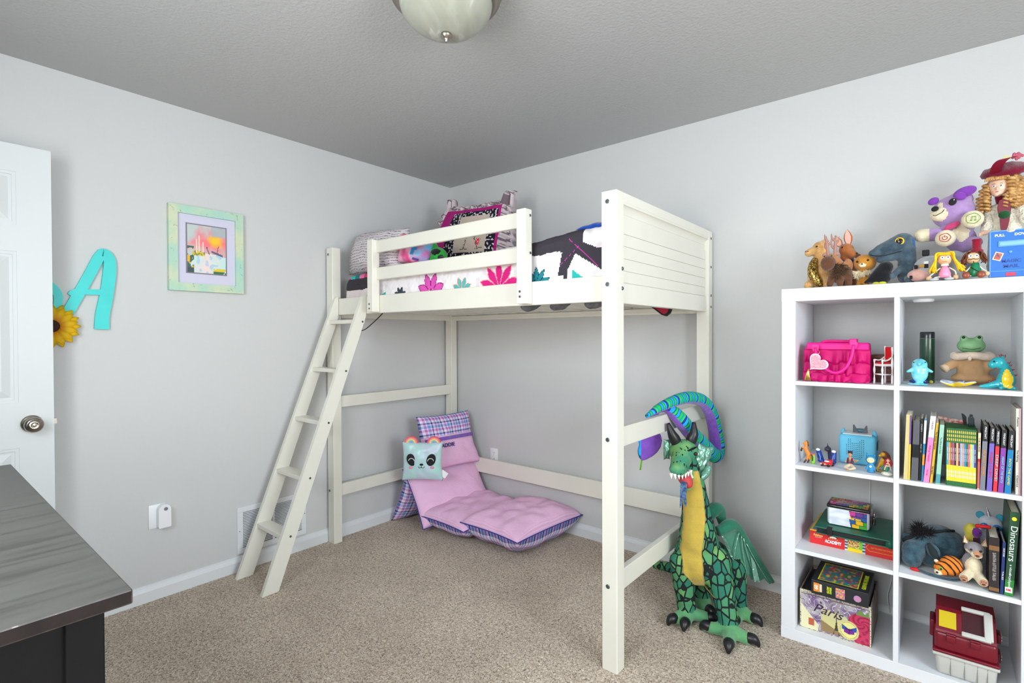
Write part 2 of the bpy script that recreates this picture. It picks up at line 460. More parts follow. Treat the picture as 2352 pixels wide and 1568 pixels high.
# ------------------------------------------------------------------ ceiling lamp
LC = (1.706, -1.641)
t = thing('ceiling_lamp', 'round flush-mount ceiling lamp with an alabaster glass bowl and nickel trim', 'lamp', (*LC, ROOM_H))
bm = B(); lathe(bm, [(0, 0), (.186, 0), (.190, -.006), (.190, -.026), (.186, -.032), (.178, -.040), (.180, -.050), (.177, -.058), (.166, -.066), (.160, -.074), (.150, -.076), (.145, -.060), (0, -.060)], (*LC, ROOM_H), 64)
obj('pan', bm, P('satin_nickel', (150, 140, 128), .34, metal=.85), t, True, angle=50)
def alabaster():
    t_ = NT('alabaster_glass', .25); co = t_.coord()
    n1 = t_.n('TexNoise', Vector=co, Scale=7.0, Detail=3.0, Distortion=1.2)
    t_.color(t_.ramp(n1.outputs[0], [(.40, (158, 160, 146)), (.55, (168, 170, 158)), (.60, (192, 194, 184)), (.64, (170, 172, 160))]))
    t_.b.inputs['Coat Weight'].default_value = .4; t_.b.inputs['Subsurface Weight'].default_value = .15; return t_.m
bm = B(); R_, H_ = .152, .103
prof = [(R_ * math.cos(a), -.068 - H_ * math.sin(a)) for a in [i / 16 * PI / 2 for i in range(17)]]
prof = [(R_, -.062)] + prof; prof[-1] = (0.0001, prof[-1][1])
lathe(bm, prof, (*LC, ROOM_H), 64); obj('glass_bowl', bm, alabaster(), t, True)
bm = B(); z0 = -.068 - H_
lathe(bm, [(0, z0 + .003), (.017, z0 + .001), (.0185, z0 - .004), (.017, z0 - .009), (.010, z0 - .015), (.006, z0 - .019), (.0065, z0 - .022), (.003, z0 - .027), (0, z0 - .029)], (*LC, ROOM_H), 24)
obj('finial', bm, M_STEEL, t, True)

# ------------------------------------------------------------------ wall fittings
# framed picture on the left wall
t = thing('framed_picture', 'small landscape print in a distressed mint-green wooden frame on the left wall', 'picture', (0, -1.752, 1.73))
def frame_mat():
    t_ = NT('distressed_mint_wood', .6); co = t_.coord()
    a = t_.n('TexNoise', Vector=co, Scale=9.0, Detail=3.0); b = t_.n('TexNoise', Vector=co, Scale=40.0, Detail=5.0, Distortion=1.0)
    c = t_.ramp(a.outputs[0], [(.35, (168, 208, 194)), (.5, (180, 210, 184)), (.62, (205, 212, 180))])
    d = t_.ramp(b.outputs[0], [(.30, (120, 120, 100)), (.38, (255, 255, 255))])
    t_.color(t_.mix(.55, c, d, 'MULTIPLY')); t_.bump(b.outputs[0], .2, .002); return t_.m
yl, yr, zb, zt = -1.930, -1.575, 1.515, 1.945; fw = .040
inn = (yl + fw, yr - fw, zb + fw, zt - fw)
FM = frame_mat()
for nm, o4 in (('a', [(yl, zb), (yr, zb), (inn[1], inn[2]), (inn[0], inn[2])]), ('b', [(yl, zt), (yr, zt), (inn[1], inn[3]), (inn[0], inn[3])]), ('c', [(yl, zb), (yl, zt), (inn[0], inn[3]), (inn[0], inn[2])]), ('d', [(yr, zb), (yr, zt), (inn[1], inn[3]), (inn[1], inn[2])])):
    if nm == 'a': bmf = B()
    prism(bmf, o4, .002, .026, 'x')
obj('frame', bmf, FM, t)
bm = B(); box(bm, (.004, inn[0], inn[2]), (.012, inn[1], inn[3])); obj('mat_board', bm, P('lavender_mat', (206, 203, 222), .8), t)
py0, py1, pz0, pz1 = -1.845, -1.662, 1.612, 1.856
bm = B(); box(bm, (.012, py0 - .006, pz0 - .006), (.0135, py1 + .006, pz1 + .006)); obj('inner_mat', bm, P('grey_mat', (130, 125, 135), .8), t)
def landscape(u, v):
    # plain generic dreamscape: sunset sky above a pale mirror lake
    n_ = nz(u, v, 5, 1) * .5 + nz(u, v, 13, 2) * .3
    sky = mixc((190, 200, 196), (250, 120, 130), 1 - abs(v - .62) * 2.6 + n_ * .8 - max(0, .35 - u) * 1.8)
    d = math.hypot((u - .72) * 1.1, (v - .70) * 1.6) + n_ * .12
    sky = mixc((255, 196, 40), sky, (d - .10) / .16)
    if u > .62 and v > .80: sky = mixc(sky, (165, 180, 185), .8)
    lake = mixc((236, 214, 210), (190, 226, 220), abs(u - .5) * 2 + n_); lake = mixc(lake, (150, 190, 225), .6 if nz(u, v, 9, 5) > .25 else 0)
    c = lake if v < .36 + .06 * math.sin(u * 3) else sky
    for tx, h in ((.23, .70), (.30, .78), (.40, .66)):
        if abs(u - tx) < .018 and .40 < v < h: c = (240, 205, 190)
    if u < .16 and v < .55 and nz(u, v, 8, 3) > -.1: c = (230, 180, 40) if nz(u, v, 14, 4) > .1 else (60, 100, 95)
    if .16 < u < .45 and .36 < v < .45 + .05 * nz(u, v, 20, 1): c = (120, 150, 70) if nz(u, v, 22, 6) > 0 else (232, 190, 60)
    if abs(v - (.43 - (u - .78) * .25)) < .022 and .62 < u < .92: c = (90, 92, 120)
    if abs(u - (.53 + .03 * math.sin(v * 20))) < .012 and .40 < v < .56: c = (80, 80, 110)
    if abs(u - (.78 + (v - .5) * .3)) < .010 and .44 < v < .60: c = (95, 90, 80)
    if v < .12 and u > .66 and nz(u, v, 9, 8) > -.25: c = (225, 195, 40) if v > .05 else (50, 110, 70)
    if v < .10 and u < .16: c = (60, 75, 80)
    return c
bm = B(); painted(bm, (.0142, py0, pz0), (0, py1 - py0, 0), (0, 0, pz1 - pz0), 60, 78, landscape)
obj('print', bm, vcol_mat('print_paper', .5), t)
# wooden letters and the sunflower
M_TEAL = P('turquoise_painted_wood', (62, 208, 204), .5, var=.03)
def ring_outline(path, widths): # thick stroke outline around a polyline
    L_, R_ = [], []
    for i, p in enumerate(path):
        a = path[max(i - 1, 0)]; b = path[min(i + 1, len(path) - 1)]; d = (Vector(b) - Vector(a)).normalized(); n_ = Vector((-d.y, d.x)) * widths[i] / 2
        L_.append((p[0] + n_.x, p[1] + n_.y)); R_.append((p[0] - n_.x, p[1] - n_.y))
    return L_ + R_[::-1]
t = thing('wall_letter', 'turquoise cursive letter A mounted on the left wall beside the door', 'letter', (0, -2.23, 1.5))
bm = B()
def stroke(bm, pts, x0, x1):
    q = cr_path(pts, 8); path = [(p[0], p[1]) for p in q]; prism_pts = ring_outline(path, [p[2] for p in q])
    n_ = len(path); a = [bm.verts.new((x0, *p)) for p in prism_pts]; b = [bm.verts.new((x1, *p)) for p in prism_pts]; N = len(a)
    for i in range(n_ - 1):
        for vs, fl in ((a, 0), (b, 1)):
            q4 = (vs[i], vs[i + 1], vs[N - 2 - i], vs[N - 1 - i]); bm.faces.new(q4 if fl else q4[::-1])
    for i in range(N): bm.faces.new((a[i], a[(i + 1) % N], b[(i + 1) % N], b[i]))
stroke(bm, [(-2.328, 1.360, .041), (-2.280, 1.465, .041), (-2.232, 1.575, .041), (-2.205, 1.640, .041), (-2.190, 1.664, .040)], .003, .016)
stroke(bm, [(-2.202, 1.663, .030), (-2.186, 1.668, .036), (-2.168, 1.650, .042), (-2.163, 1.600, .048), (-2.176, 1.480, .050), (-2.192, 1.385, .052), (-2.196, 1.318, .054)], .003, .0163)
stroke(bm, [(-2.306, 1.466, .020), (-2.292, 1.480, .026), (-2.250, 1.484, .024), (-2.18, 1.486, .026)], .003, .0166)
bmesh.ops.recalc_face_normals(bm, faces=bm.faces[:]); obj('letter_board', bm, M_TEAL, t)
t = thing('wall_letter', 'turquoise letter mostly hidden behind the open door', 'letter', (0, -2.36, 1.45))
bm = B(); stroke(bm, [(-2.44, 1.515, .030), (-2.385, 1.513, .030), (-2.352, 1.480, .032), (-2.345, 1.440, .030), (-2.362, 1.370, .032), (-2.44, 1.33, .03)], .003, .014)
bmesh.ops.recalc_face_normals(bm, faces=bm.faces[:]); obj('letter_board', bm, M_TEAL, t)
t = thing('sunflower', 'yellow artificial sunflower fixed to the wall beside the door edge', 'flower', (.02, -2.370, 1.330))
M_PETAL = NT('sunflower_petal', .6); co = M_PETAL.coord(); ln = M_PETAL.n('VectorMath', _operation='LENGTH', i0=co)
M_PETAL.color(M_PETAL.ramp(ln.outputs['Value'], [(.022, (210, 100, 10)), (.036, (246, 170, 10)), (.060, (255, 214, 20))])); M_PETAL = M_PETAL.m
for ring, n_, r1, off in ((0, 16, .098, .0), (1, 14, .088, .2)):
    for k in range(n_):
        a = 2 * PI * k / n_ + off; bm = B(); c0 = Vector((.026 + ring * .006, -2.370, 1.330)); d = Vector((0, math.cos(a), math.sin(a))); s = Vector((0, -math.sin(a), math.cos(a)))
        rows = []
        for i in range(6):
            f = i / 5; wd = .018 * math.sin(PI * (f * .86 + .12)) + .001; r = .016 + (r1 - .016) * f
            rows.append([bm.verts.new(c0 + d * r + s * wd * q + Vector((.012 * math.sin(f * 2.6) - .004 * abs(q), 0, 0))) for q in (-1, 0, 1)])
        for i in range(5):
            for j in range(2): bm.faces.new((rows[i][j], rows[i][j + 1], rows[i + 1][j + 1], rows[i + 1][j]))
        ex = bmesh.ops.solidify(bm, geom=bm.faces[:], thickness=.0012)
        obj('petal', bm, M_PETAL, t, True)
bm = B(); ell(bm, (.038, -2.370, 1.330), (.010, .026, .026), sub=3)
obj('seed_head', bm, P('sunflower_seed_head', (52, 30, 16), .9, bump=1, bscale=220, bdist=.006), t, True)
# outlets
def outlet_plate(t, face_axis, cx, cz, w_=.072, h_=.116):
    bm = B()
    if face_axis == 'x': box(bm, (0.0005, cx - w_ / 2, cz - h_ / 2), (.006, cx + w_ / 2, cz + h_ / 2), .0025)
    else: box(bm, (cx - w_ / 2, -.006, cz - h_ / 2), (cx + w_ / 2, -.0005, cz + h_ / 2), .0025)
    obj('cover_plate', bm, P('white_plastic', (238, 238, 240), .35), t, True, angle=30)
t = thing('wall_outlet', 'white wall outlet behind the rail under the loft bed', 'outlet', (.452, 0, .412))
outlet_plate(t, 'y', .452, .405)
bm = B()
for dz in (.022, -.022): box(bm, (.436, -.0085, .405 + dz - .014), (.468, -.005, .405 + dz + .014), .006, seg=3)
obj('socket', bm, P('white_plastic', (238, 238, 240), .35), t)
bm = B()
for dz in (.022, -.022):
    for dx in (-.006, .006): box(bm, (.452 + dx - .001, -.0089, .405 + dz - .002), (.452 + dx + .001, -.0084, .405 + dz + .007))
    box(bm, (.4505, -.0089, .405 + dz - .010), (.4535, -.0084, .405 + dz - .006))
obj('socket_slots', bm, P('outlet_slot', (90, 88, 86), .6), t)
t = thing('wall_outlet', 'white outlet cover on the left wall behind a plug-in freshener', 'outlet', (0, -1.983, .405))
outlet_plate(t, 'x', -1.985, .405)
t = thing('plug_in_device', 'rounded white plug-in device on the left wall outlet', 'plug-in device', (.006, -1.965, .39))
bm = B(); pts = []
for k in range(25): a = PI * k / 24; pts.append((-1.962 + .0265 * math.cos(a), .436 + .0265 * math.sin(a)))
pts += [(-1.9885, .355), (-1.9855, .350), (-1.9385, .350), (-1.9355, .355)]
fs = prism(bm, pts, .008, .040, 'x'); obj('housing', bm, P('white_plastic', (238, 238, 240), .35), t)
bm = B(); lathe(bm, [(0, 0), (.0085, 0), (.0085, .0015), (.0065, .0022), (0, .0022)], (.040, -1.958, .441), 20, 'x'); obj('sensor_lens', bm, P('grey_lens', (120, 124, 132), .2), t, True)
# return-air grille
t = thing('vent_grille', 'white return-air grille low on the left wall behind the ladder', 'vent', (0, -1.412, .2))
v0, v1, w0, w1 = -1.612, -1.213, .090, .345
bm = B(); fr = .030
box(bm, (.0005, v0, w0), (.007, v1, w0 + fr), .002); box(bm, (.0005, v0, w1 - fr), (.007, v1, w1), .002); box(bm, (.0005, v0, w0 + fr), (.007, v0 + fr, w1 - fr), .002); box(bm, (.0005, v1 - fr, w0 + fr), (.007, v1, w1 - fr), .002)
box(bm, (.0005, -1.4185, w0 + fr), (.0066, -1.4065, w1 - fr))
obj('frame', bm, M_TRIM, t)
bm = B(); box(bm, (.0003, v0 + fr, w0 + fr), (.001, v1 - fr, w1 - fr)); obj('duct_shade_sheet', bm, P('grille_shadow_grey', (52, 54, 60), .9), t)  # flat dark sheet; its colour stands for the shade behind the louvres
for k in range(22):
    z = w0 + fr + .003 + k * (w1 - w0 - 2 * fr - .004) / 22
    bm = B(); M = Matrix.Translation((.0042, (v0 + v1) / 2, z + .004)) @ Matrix.Rotation(math.radians(38), 4, 'Y')
    box(bm, (-.0030, -(v1 - v0) / 2 + fr, -.0006), (.0030, (v1 - v0) / 2 - fr, .0006), M=M); obj('louvre', bm, M_TRIM, t)
for y_ in (v0 + .012, v1 - .012):
    bm = B(); lathe(bm, [(0, 0), (.003, 0), (.0022, .0015), (0, .0016)], (.007, y_, .215), 12, 'x'); obj('screw', bm, M_BOLT, t, True)

# ------------------------------------------------------------------ black dresser, lower left
DH = .945; dx1, dy1 = 2.127, -2.612; dx0, dy0_ = 1.055, -3.10
t = thing('dresser', 'black-brown dresser with a worn top in the left foreground', 'dresser', ((dx0 + dx1) / 2, (dy0_ + dy1) / 2, 0))
def dresser_top():
    t_ = NT('worn_black_top', .34); co = t_.coord()
    mp = t_.n('Mapping', Vector=co); mp.inputs['Scale'].default_value = (22, 2.2, 1)
    a = t_.n('TexNoise', Vector=mp.outputs[0], Scale=2.0, Detail=6.0); 
    t_.color(t_.ramp(a.outputs[0], [(.36, (58, 56, 51)), (.48, (74, 73, 68)), (.7, (82, 82, 77))]))
    t_.link(t_.ramp(a.outputs[0], [(.3, (.42, .42, .42, 1)), (.7, (.52, .52, .52, 1))]), t_.b.inputs['Roughness']); t_.bump(a.outputs[0], .05, .001); return t_.m
M_BLK = P('black_brown_wood', (13, 11, 12), .62, spec=.2, bump=.1, bscale=60, bdist=.001, var=.2, vscale=20)
def worn_edge():
    t_ = NT('worn_black_edge', .4); co = t_.coord(); a = t_.n('TexNoise', Vector=co, Scale=60.0, Detail=4.0)
    t_.color(t_.ramp(a.outputs[0], [(.45, (58, 48, 46)), (.62, (80, 70, 66)), (.7, (170, 160, 152))])); return t_.m
bm = B(); box(bm, (dx0, dy0_, DH - .020), (dx1, dy1, DH), .0022)
for f in bm.faces: f.material_index = 0 if f.normal.z > .9 else (2 if f.calc_area() < .003 else 1)
obj('top', bm, [dresser_top(), P('dark_edge_wood', (38, 31, 30), .6, spec=.15, var=.15, vscale=30), worn_edge()], t)
bx1, by1 = dx1 - .022, dy1 - .026
for nm, a, b in (('front_left_post', (bx1 - .04, by1 - .040, 0), (bx1, by1, DH - .02)), ('p', (bx1 - .04, dy0_ + .01, 0), (bx1, dy0_ + .05, DH - .02)), ('p', (dx0 + .02, by1 - .04, 0), (dx0 + .06, by1, DH - .02)), ('p', (dx0 + .02, dy0_ + .01, 0), (dx0 + .06, dy0_ + .05, DH - .02))):
    bm = B(); box(bm, a, b, .0015); obj('corner_post', bm, M_BLK, t)
bm = B(); box(bm, (bx1 - .022, dy0_ + .05, .08), (bx1 - .010, by1 - .040, DH - .02)); obj('side_panel', bm, M_BLK, t)
bm = B(); box(bm, (dx0 + .03, dy0_ + .05, .08), (dx0 + .042, by1 - .04, DH - .02)); obj('side_panel', bm, M_BLK, t)
bm = B(); box(bm, (dx0 + .06, dy0_ + .012, .08), (bx1 - .04, dy0_ + .02, DH - .02)); obj('back_panel', bm, M_BLK, t)
for k, (z0, z1) in enumerate(((.09, .36), (.37, .64), (.65, .915))):
    bm = B(); box(bm, (dx0 + .064, by1 - .016, z0), (bx1 - .044, by1 - .002, z1), .002); dr = obj('drawer', bm, M_BLK, t)
    for x in (dx0 + .3, bx1 - .28):
        bm = B(); lathe(bm, [(0, 0), (.006, 0), (.006, .012), (.014, .018), (.014, .024), (0, .028)], (x, by1 - .002, (z0 + z1) / 2), 16, 'y'); obj('knob', bm, M_STEEL, dr, True)

# ------------------------------------------------------------------ loft bed
bed = thing('loft_bed', 'cream wooden loft bed with guard rail in the corner of the room', 'bed', (1.02, -.55, 0))
X0, X1, YF, YB = .022, 2.024, -1.078, -.020
PW, PD_ = .065, .058
PH = 1.828
def part(name, a, b, bev=.003, label=None): 
    bm = B(); box(bm, a, b, bev); return obj(name, bm, M_BED, bed, label=label)
posts = [('post', (X0, YF, 0), (X0 + PW, YF + PD_, PH)), ('post', (X0, YB - PD_, 0), (X0 + PW, YB, PH)), ('post', (X1 - PW, YF, 0), (X1, YF + PD_, PH)), ('post', (X1 - PW, YB - PD_, 0), (X1, YB, PH))]
PO = [part(*p) for p in posts]
def bolt(parent, c, axis, r=.0075, sgn=1):
    bm = B(); lathe(bm, [(0, 0), (r, 0), (r, sgn * .0015), (r * .8, sgn * .003), (r * .45, sgn * .003), (r * .4, sgn * .0012), (0, sgn * .0012)], c, 16, axis)
    obj('bolt', bm, M_BOLT, parent, True, angle=40)
for z in (1.788, 1.475, .885, .325): bolt(PO[2], (X1 - PW + .026, YF, z), 'y', .0085, -1)
for z in (1.535, 1.460): bolt(PO[2], (X1, YF + .045, z), 'x', .0075, 1)
for z in (1.788, .325): bolt(PO[0], (X0 + .020, YF, z), 'y', .0075, -1)
for z in (1.79, 1.64, 1.49, 1.43, .885, .325): bolt(PO[3], (X1, YB - .026, z), 'x', .0065, 1)
FR0, FR1 = 1.413, 1.514
part('front_rail', (X0 + PW, YF + .030, FR0), (X1 - PW, YF + .058, FR1), .004)
part('back_rail', (X0 + PW, YB - .035, 1.398), (X1 - PW, YB - .008, FR1), .003)
part('head_rail', (X0 + .020, YF + PD_, 1.398), (X0 + .048, YB - PD_, FR1), .003)
part('lower_back_rail', (X0 + PW, YB - .045, .287), (X1 - PW, YB - .020, .392), .003)
for z0, z1 in ((.838, .910), (.284, .358)): part('end_crossbar', (X0 + .022, YF + PD_, z0), (X0 + .048, YB - PD_, z1), .003)
for z0, z1 in ((.848, .926), (.290, .370)): part('end_crossbar', (X1 - .042, YF + PD_, z0), (X1 - .016, YB - PD_, z1), .003)
# ledger strips + slats
part('slat_ledger', (X0 + PW, YB - .058, 1.412), (X1 - PW, YB - .035, 1.432), .002)
part('slat_ledger', (X0 + PW, YF + .058, 1.416), (X1 - PW, YF + .080, 1.434), .002)
for k in range(11):
    x = .16 + k * .168; part('slat', (x, YF + .062, 1.434), (x + .075, YB - .038, 1.450), .002)
# footboard panel with cove moulding and tongue-and-groove boards
ft = part('footboard', (X1 - .046, YF + PD_, 1.405), (X1 - .022, YB - PD_, 1.79), .002)
bm = B(); box(bm, (X1 - .065, YF + PD_, 1.790), (X1 - .0, YB - PD_, PH), .003); obj('cap_rail', bm, M_BED, ft)
bm = B(); pts = [(X1 - .030, 1.752)] + [(X1 - .0205 + .019 * (1 - math.cos(a)), 1.752 + .030 * math.sin(a)) for a in [k / 8 * PI / 2 for k in range(9)]] + [(X1 - .0015, 1.7905), (X1 - .030, 1.7905)]
prism(bm, pts, YF + PD_, YB - PD_, 'y'); obj('cove_moulding', bm, M_BED, ft)
bm = B(); zz = [1.486, 1.532, 1.580, 1.628, 1.676, 1.724]
for a, b in zip(zz[:-1], zz[1:]): box(bm, (X1 - .023, YF + PD_ + .002, a + .0008), (X1 - .0182, YB - PD_ - .002, b - .0008), .0014)
obj('panel_boards', bm, M_BED, ft)
bm = B(); box(bm, (X1 - .024, YF + PD_, 1.405), (X1 - .013, YB - PD_, 1.484), .0025); obj('bottom_rail', bm, M_BED, ft)
# guard rail bolted outside
GP = []
for x in (.476, 1.556): GP.append(part('guard_post', (x, -1.098, 1.417), (x + .050, -1.050, 1.822), .004))
for g, x in zip(GP, (.476, 1.556)):
    for z in (1.462, 1.437) if x < 1 else (1.470, 1.448): bolt(g, (x + .020, -1.098, z), 'y', .0055, -1)
for z in (1.795, 1.635): bolt(GP[1], (1.606, -1.064, z), 'x', .006, 1)
for z0, z1 in ((1.748, 1.817), (1.597, 1.666)): part('guard_rail', (.510, -1.072, z0), (1.570, -1.048, z1), .006)

# ladder hooked on the front rail
lad = thing('bed_ladder', 'cream five-step wooden ladder leaning on the loft bed', 'ladder', (.24, -1.36, 0))
for x0_, x1_ in ((.0875, .1095), (.374, .397)):
    bm = B(); pts = [(-1.660, 0), (-1.576, 0), (-1.036, 1.385), (-1.036, 1.526), (-1.056, 1.526), (-1.068, 1.512)]
    pts = [(-1.660, 0), (-1.576, 0), (-1.051, 1.400), (-1.051, 1.522), (-1.062, 1.524), (-1.074, 1.512)]
    prism(bm, pts, x0_, x1_, 'x'); st = obj('stringer', bm, M_BED, lad)
    if x1_ > .3:
        for z in (1.366, 1.088, .812, .534, .258):
            y = -1.618 + (1.53 - 0) * 0 + z * (.5515 / 1.40) ; bolt(st, (x1_, y + .004, z), 'x', .006, 1)
for z in (1.366, 1.088, .812, .534, .258):
    y = -1.618 + z * (.5515 / 1.40)
    bm = B(); box(bm, (.1095, y - .036, z - .010), (.374, y + .036, z + .012), .0015); obj('step', bm, M_BED, lad)
# ------------------------------------------------------------------ fabrics
def plaid(name='plaid_fabric', per=.080):
    t = NT(name, .9); uv = t.coord('UV'); sp = t.n('SeparateXYZ', i0=uv)
    def bands(s):
        f = t.math('FRACT', t.math('DIVIDE', s, per))
        return t.ramp(f, [(0, (44, 52, 140)), (.13, (238, 230, 246)), (.34, (206, 120, 196)), (.54, (240, 230, 246)), (.64, (120, 160, 214)), (.86, (228, 214, 242))], 'CONSTANT')
    c = t.mix(.5, bands(sp.outputs[0]), bands(sp.outputs[1])); t.color(t.mix(.22, c, t.mix(1.0, bands(sp.outputs[0]), bands(sp.outputs[1]), 'MULTIPLY')))
    nzt = t.n('TexNoise', Vector=t.coord(), Scale=25.0, Detail=3.0); t.bump(nzt.outputs[0], .35, .008); return t.m
M_PLAID = plaid()
def gingham():
    t = NT('pink_gingham', .92); uv = t.coord('UV'); sp = t.n('SeparateXYZ', i0=uv)
    f = t.math('FRACT', t.math('DIVIDE', sp.outputs[1], .0062)); g = t.math('FRACT', t.math('DIVIDE', sp.outputs[0], .0062))
    a = t.ramp(f, [(0, (230, 172, 212)), (.5, (246, 208, 234))], 'CONSTANT'); b = t.ramp(g, [(0, (232, 178, 216)), (.5, (243, 202, 230))], 'CONSTANT')
    t.color(t.mix(.5, a, b)); nzt = t.n('TexNoise', Vector=t.coord(), Scale=14.0, Detail=4.0, Distortion=.6); t.bump(nzt.outputs[0], .55, .012); return t.m
M_PINK = gingham()
def script_cloth():
    t = NT('script_print_cloth', .9); co = t.coord(); sp = t.n('SeparateXYZ', i0=co)
    n1 = t.n('TexNoise', Vector=co, Scale=9.0, Detail=2.0)
    row = t.math('FRACT', t.math('ADD', t.math('MULTIPLY', sp.outputs[2], 62.0), t.math('MULTIPLY', n1.outputs[0], 2.5)))
    mp = t.n('Mapping', Vector=co); mp.inputs['Scale'].default_value = (90, 90, 420)
    n2 = t.n('TexNoise', Vector=mp.outputs[0], Scale=1.0, Detail=3.0)
    line = t.math('MULTIPLY', t.math('LESS_THAN', row, .38), t.math('GREATER_THAN', n2.outputs[0], .50))
    t.color(t.mix(line, L4((214, 206, 208)), L4((112, 98, 108)))); t.bump(n1.outputs[0], .6, .02); return t.m
M_SCRIPT = script_cloth()
def recolor(bm, fn, mi=None, key='uv'):
    cl = bm.loops.layers.float_color.get('Col') or bm.loops.layers.float_color.new('Col'); uvl = bm.loops.layers.uv.verify()
    for f in bm.faces:
        if mi is not None and f.material_index != mi: continue
        if key == 'uv':
            u = sum(lp[uvl].uv[0] for lp in f.loops) / len(f.loops); v = sum(lp[uvl].uv[1] for lp in f.loops) / len(f.loops); c = L4(fn(u, v))
        else: c = L4(fn(f.calc_center_median(), f.normal))
        for lp in f.loops: lp[cl] = c
def cloth_v(name, rough=.9, bs=120, b=.3):
    if name in MATS: return MATS[name]
    t = NT(name, rough); a = t.n('Attribute', _attribute_name='Col'); t.color(a.outputs['Color'])
    n_ = t.n('TexNoise', Vector=t.coord(), Scale=float(bs), Detail=3.0); t.bump(n_.outputs[0], b, .004); t.b.inputs['Specular IOR Level'].default_value = .15
    MATS[name] = t.m; return t.m

# ------------------------------------------------------------------ bedding
bm = B(); box(bm, (.150, -.998, 1.4525), (1.925, -.085, 1.615), .03, seg=3)
single('mattress', 'pale mattress lying on the slats under the quilt of the loft bed', 'mattress', bm, P('mattress_ticking', (206, 204, 202), .9), (1.03, -.53, 1.45), smooth=True)
def petals(px, pz, cx, cz, R, n_, a0=0.0, half=True):
    dx, dz = px - cx, pz - cz; r = math.hypot(dx, dz)
    if r > R or (half and dz < -.012): return None
    a = math.atan2(dz, dx) + a0; k = a / PI * n_; fr = abs(k - math.floor(k) - .5) * 2
    prof = min(1, math.sin(PI * min(1, r / R) ** .75) * 1.1)
    if fr < prof: return 'e' if fr > prof - .16 else 'i'
    return None
def quilt_color(c, n_):
    x, z, y = c.x, c.z, c.y
    side = y < -.985
    white = (238, 232, 234)
    q = nz(x, z + y, 26, 3)
    base = mixc(white, (216, 208, 212), max(0, q) * 1.5)
    if side or z < 1.60:
        for cx, cz, R, n__, c1, c2 in ((.912, 1.505, .112, 4, (222, 90, 182), (150, 30, 110)), (1.142, 1.508, .068, 4, (92, 178, 176), (235, 150, 130)), (1.384, 1.500, .132, 5, (214, 40, 128), (246, 170, 170)), (.661, 1.505, .052, 4, (60, 70, 80), (30, 40, 48)), (1.598, 1.505, .078, 5, (40, 128, 138), (20, 70, 90))):
            p = petals(x, z, cx, cz, R, n__)
            if p: return c1 if p == 'i' else c2
            if R > .13 and math.hypot(x - cx, z - cz) < .040: return (226, 130, 190)
        if abs(x - .50) < .03 and z < 1.523 + (x - .5) * .5: return (40, 178, 168)
        if x < .36 and z < 1.56: return (222, 210, 208)
    edge_top = 1.648
    if x < .46:
        lo = 1.535 + (x - .14) * .15
        if z > lo:
            if z < 1.628 + (x - .14) * .01 and y < -.96: return (62, 58, 64)
            k = math.floor((x + y * .9) * 22) % 4
            return [(60, 190, 180), (36, 130, 130), (240, 120, 170), (214, 60, 130)][k] if y < -.90 else white
    if x > 1.52:
        dark = (62, 58, 66)
        if x < 1.76:
            dip = 1.632 - .004 * math.sin(x * 40)
            if 1.56 < x < 1.735 - (1.632 - z) * .25 and z < dip: return base
            if z < 1.535 and x < 1.74: return base
        tri = 1.619 - abs(x - 1.80) * (.62 if x > 1.80 else 1.6)
        if x > 1.762 and z < tri:
            if abs(x - 1.815) < .03 and z < 1.512 + (1.845 - x) * .7: return (40, 178, 168)
            return base
        if x > 1.835 and z > 1.662 - (x - 1.835) * .45 + 0 and z > 1.63 and y < -.93: return base if x < 1.93 else dark
        if y > -.90 and x < 1.80:
            k = math.floor((x - y) * 16) % 4; return [(60, 190, 180), (214, 90, 160), dark, (120, 80, 130)][k] if y < -.84 else white
        if abs((z - 1.56) - (x - 1.70) * .75) < .0012 or abs((z - 1.60) + (x - 1.86) * .9) < .0011: return (190, 60, 160)
        return dark
    return base
bm = B(); prof = []
for i in range(56): prof.append((-1.0125, 1.452 + i * (1.628 - 1.452) / 55))
for i in range(1, 13): a = i / 12 * PI / 2; prof.append((-1.0125 + .035 * (1 - math.cos(a)), 1.628 + .034 * math.sin(a)))
for i in range(1, 46): prof.append((-.9775 + i * .0198, 1.662))
prof += [(-.075, 1.65), (-.065, 1.60)]
NX = 380; g = []
for i in range(NX + 1):
    x = .135 + (1.935 - .135) * i / NX; row = []
    e = min(1, (x - .135) / .05) ; er = math.sqrt(max(0, 1 - (1 - e) ** 2))
    for (y, z) in prof:
        top = max(0, (z - 1.50) / .16); lift = (x - .5) * .028 + .022 * math.exp(-((x - 1.85) / .18) ** 2) * max(0, 1 - (y + 1.0) ** 2 * 3)
        wob = .007 * nz(x * 5, y * 5 + z * 3, 1, 2) + .004 * nz(x * 18, y * 18 + z * 14, 1, 5) + .0018 * nz(x * 60, z * 60 + y * 60, 1, 9)
        zz = z + top * lift + (wob if z > 1.60 else 0); yy = y - (wob * .9 if z < 1.64 else 0)
        if z > 1.50: zz = 1.50 + (zz - 1.50) * (.55 + .45 * er)
        row.append(bm.verts.new((x, max(yy, -1.018), zz)))
    g.append(row)
for i in range(NX):
    for j in range(len(prof) - 1): bm.faces.new((g[i][j], g[i + 1][j], g[i + 1][j + 1], g[i][j + 1])).smooth = True
bm.faces.new(g[0]).smooth = False
bm.normal_update(); recolor(bm, quilt_color, key='c')
single('quilt', 'white patchwork quilt with pink and teal flowers and charcoal borders on the loft bed', 'quilt', bm, cloth_v('quilted_cotton', bs=70, b=.45), (1.03, -.53, 1.452))
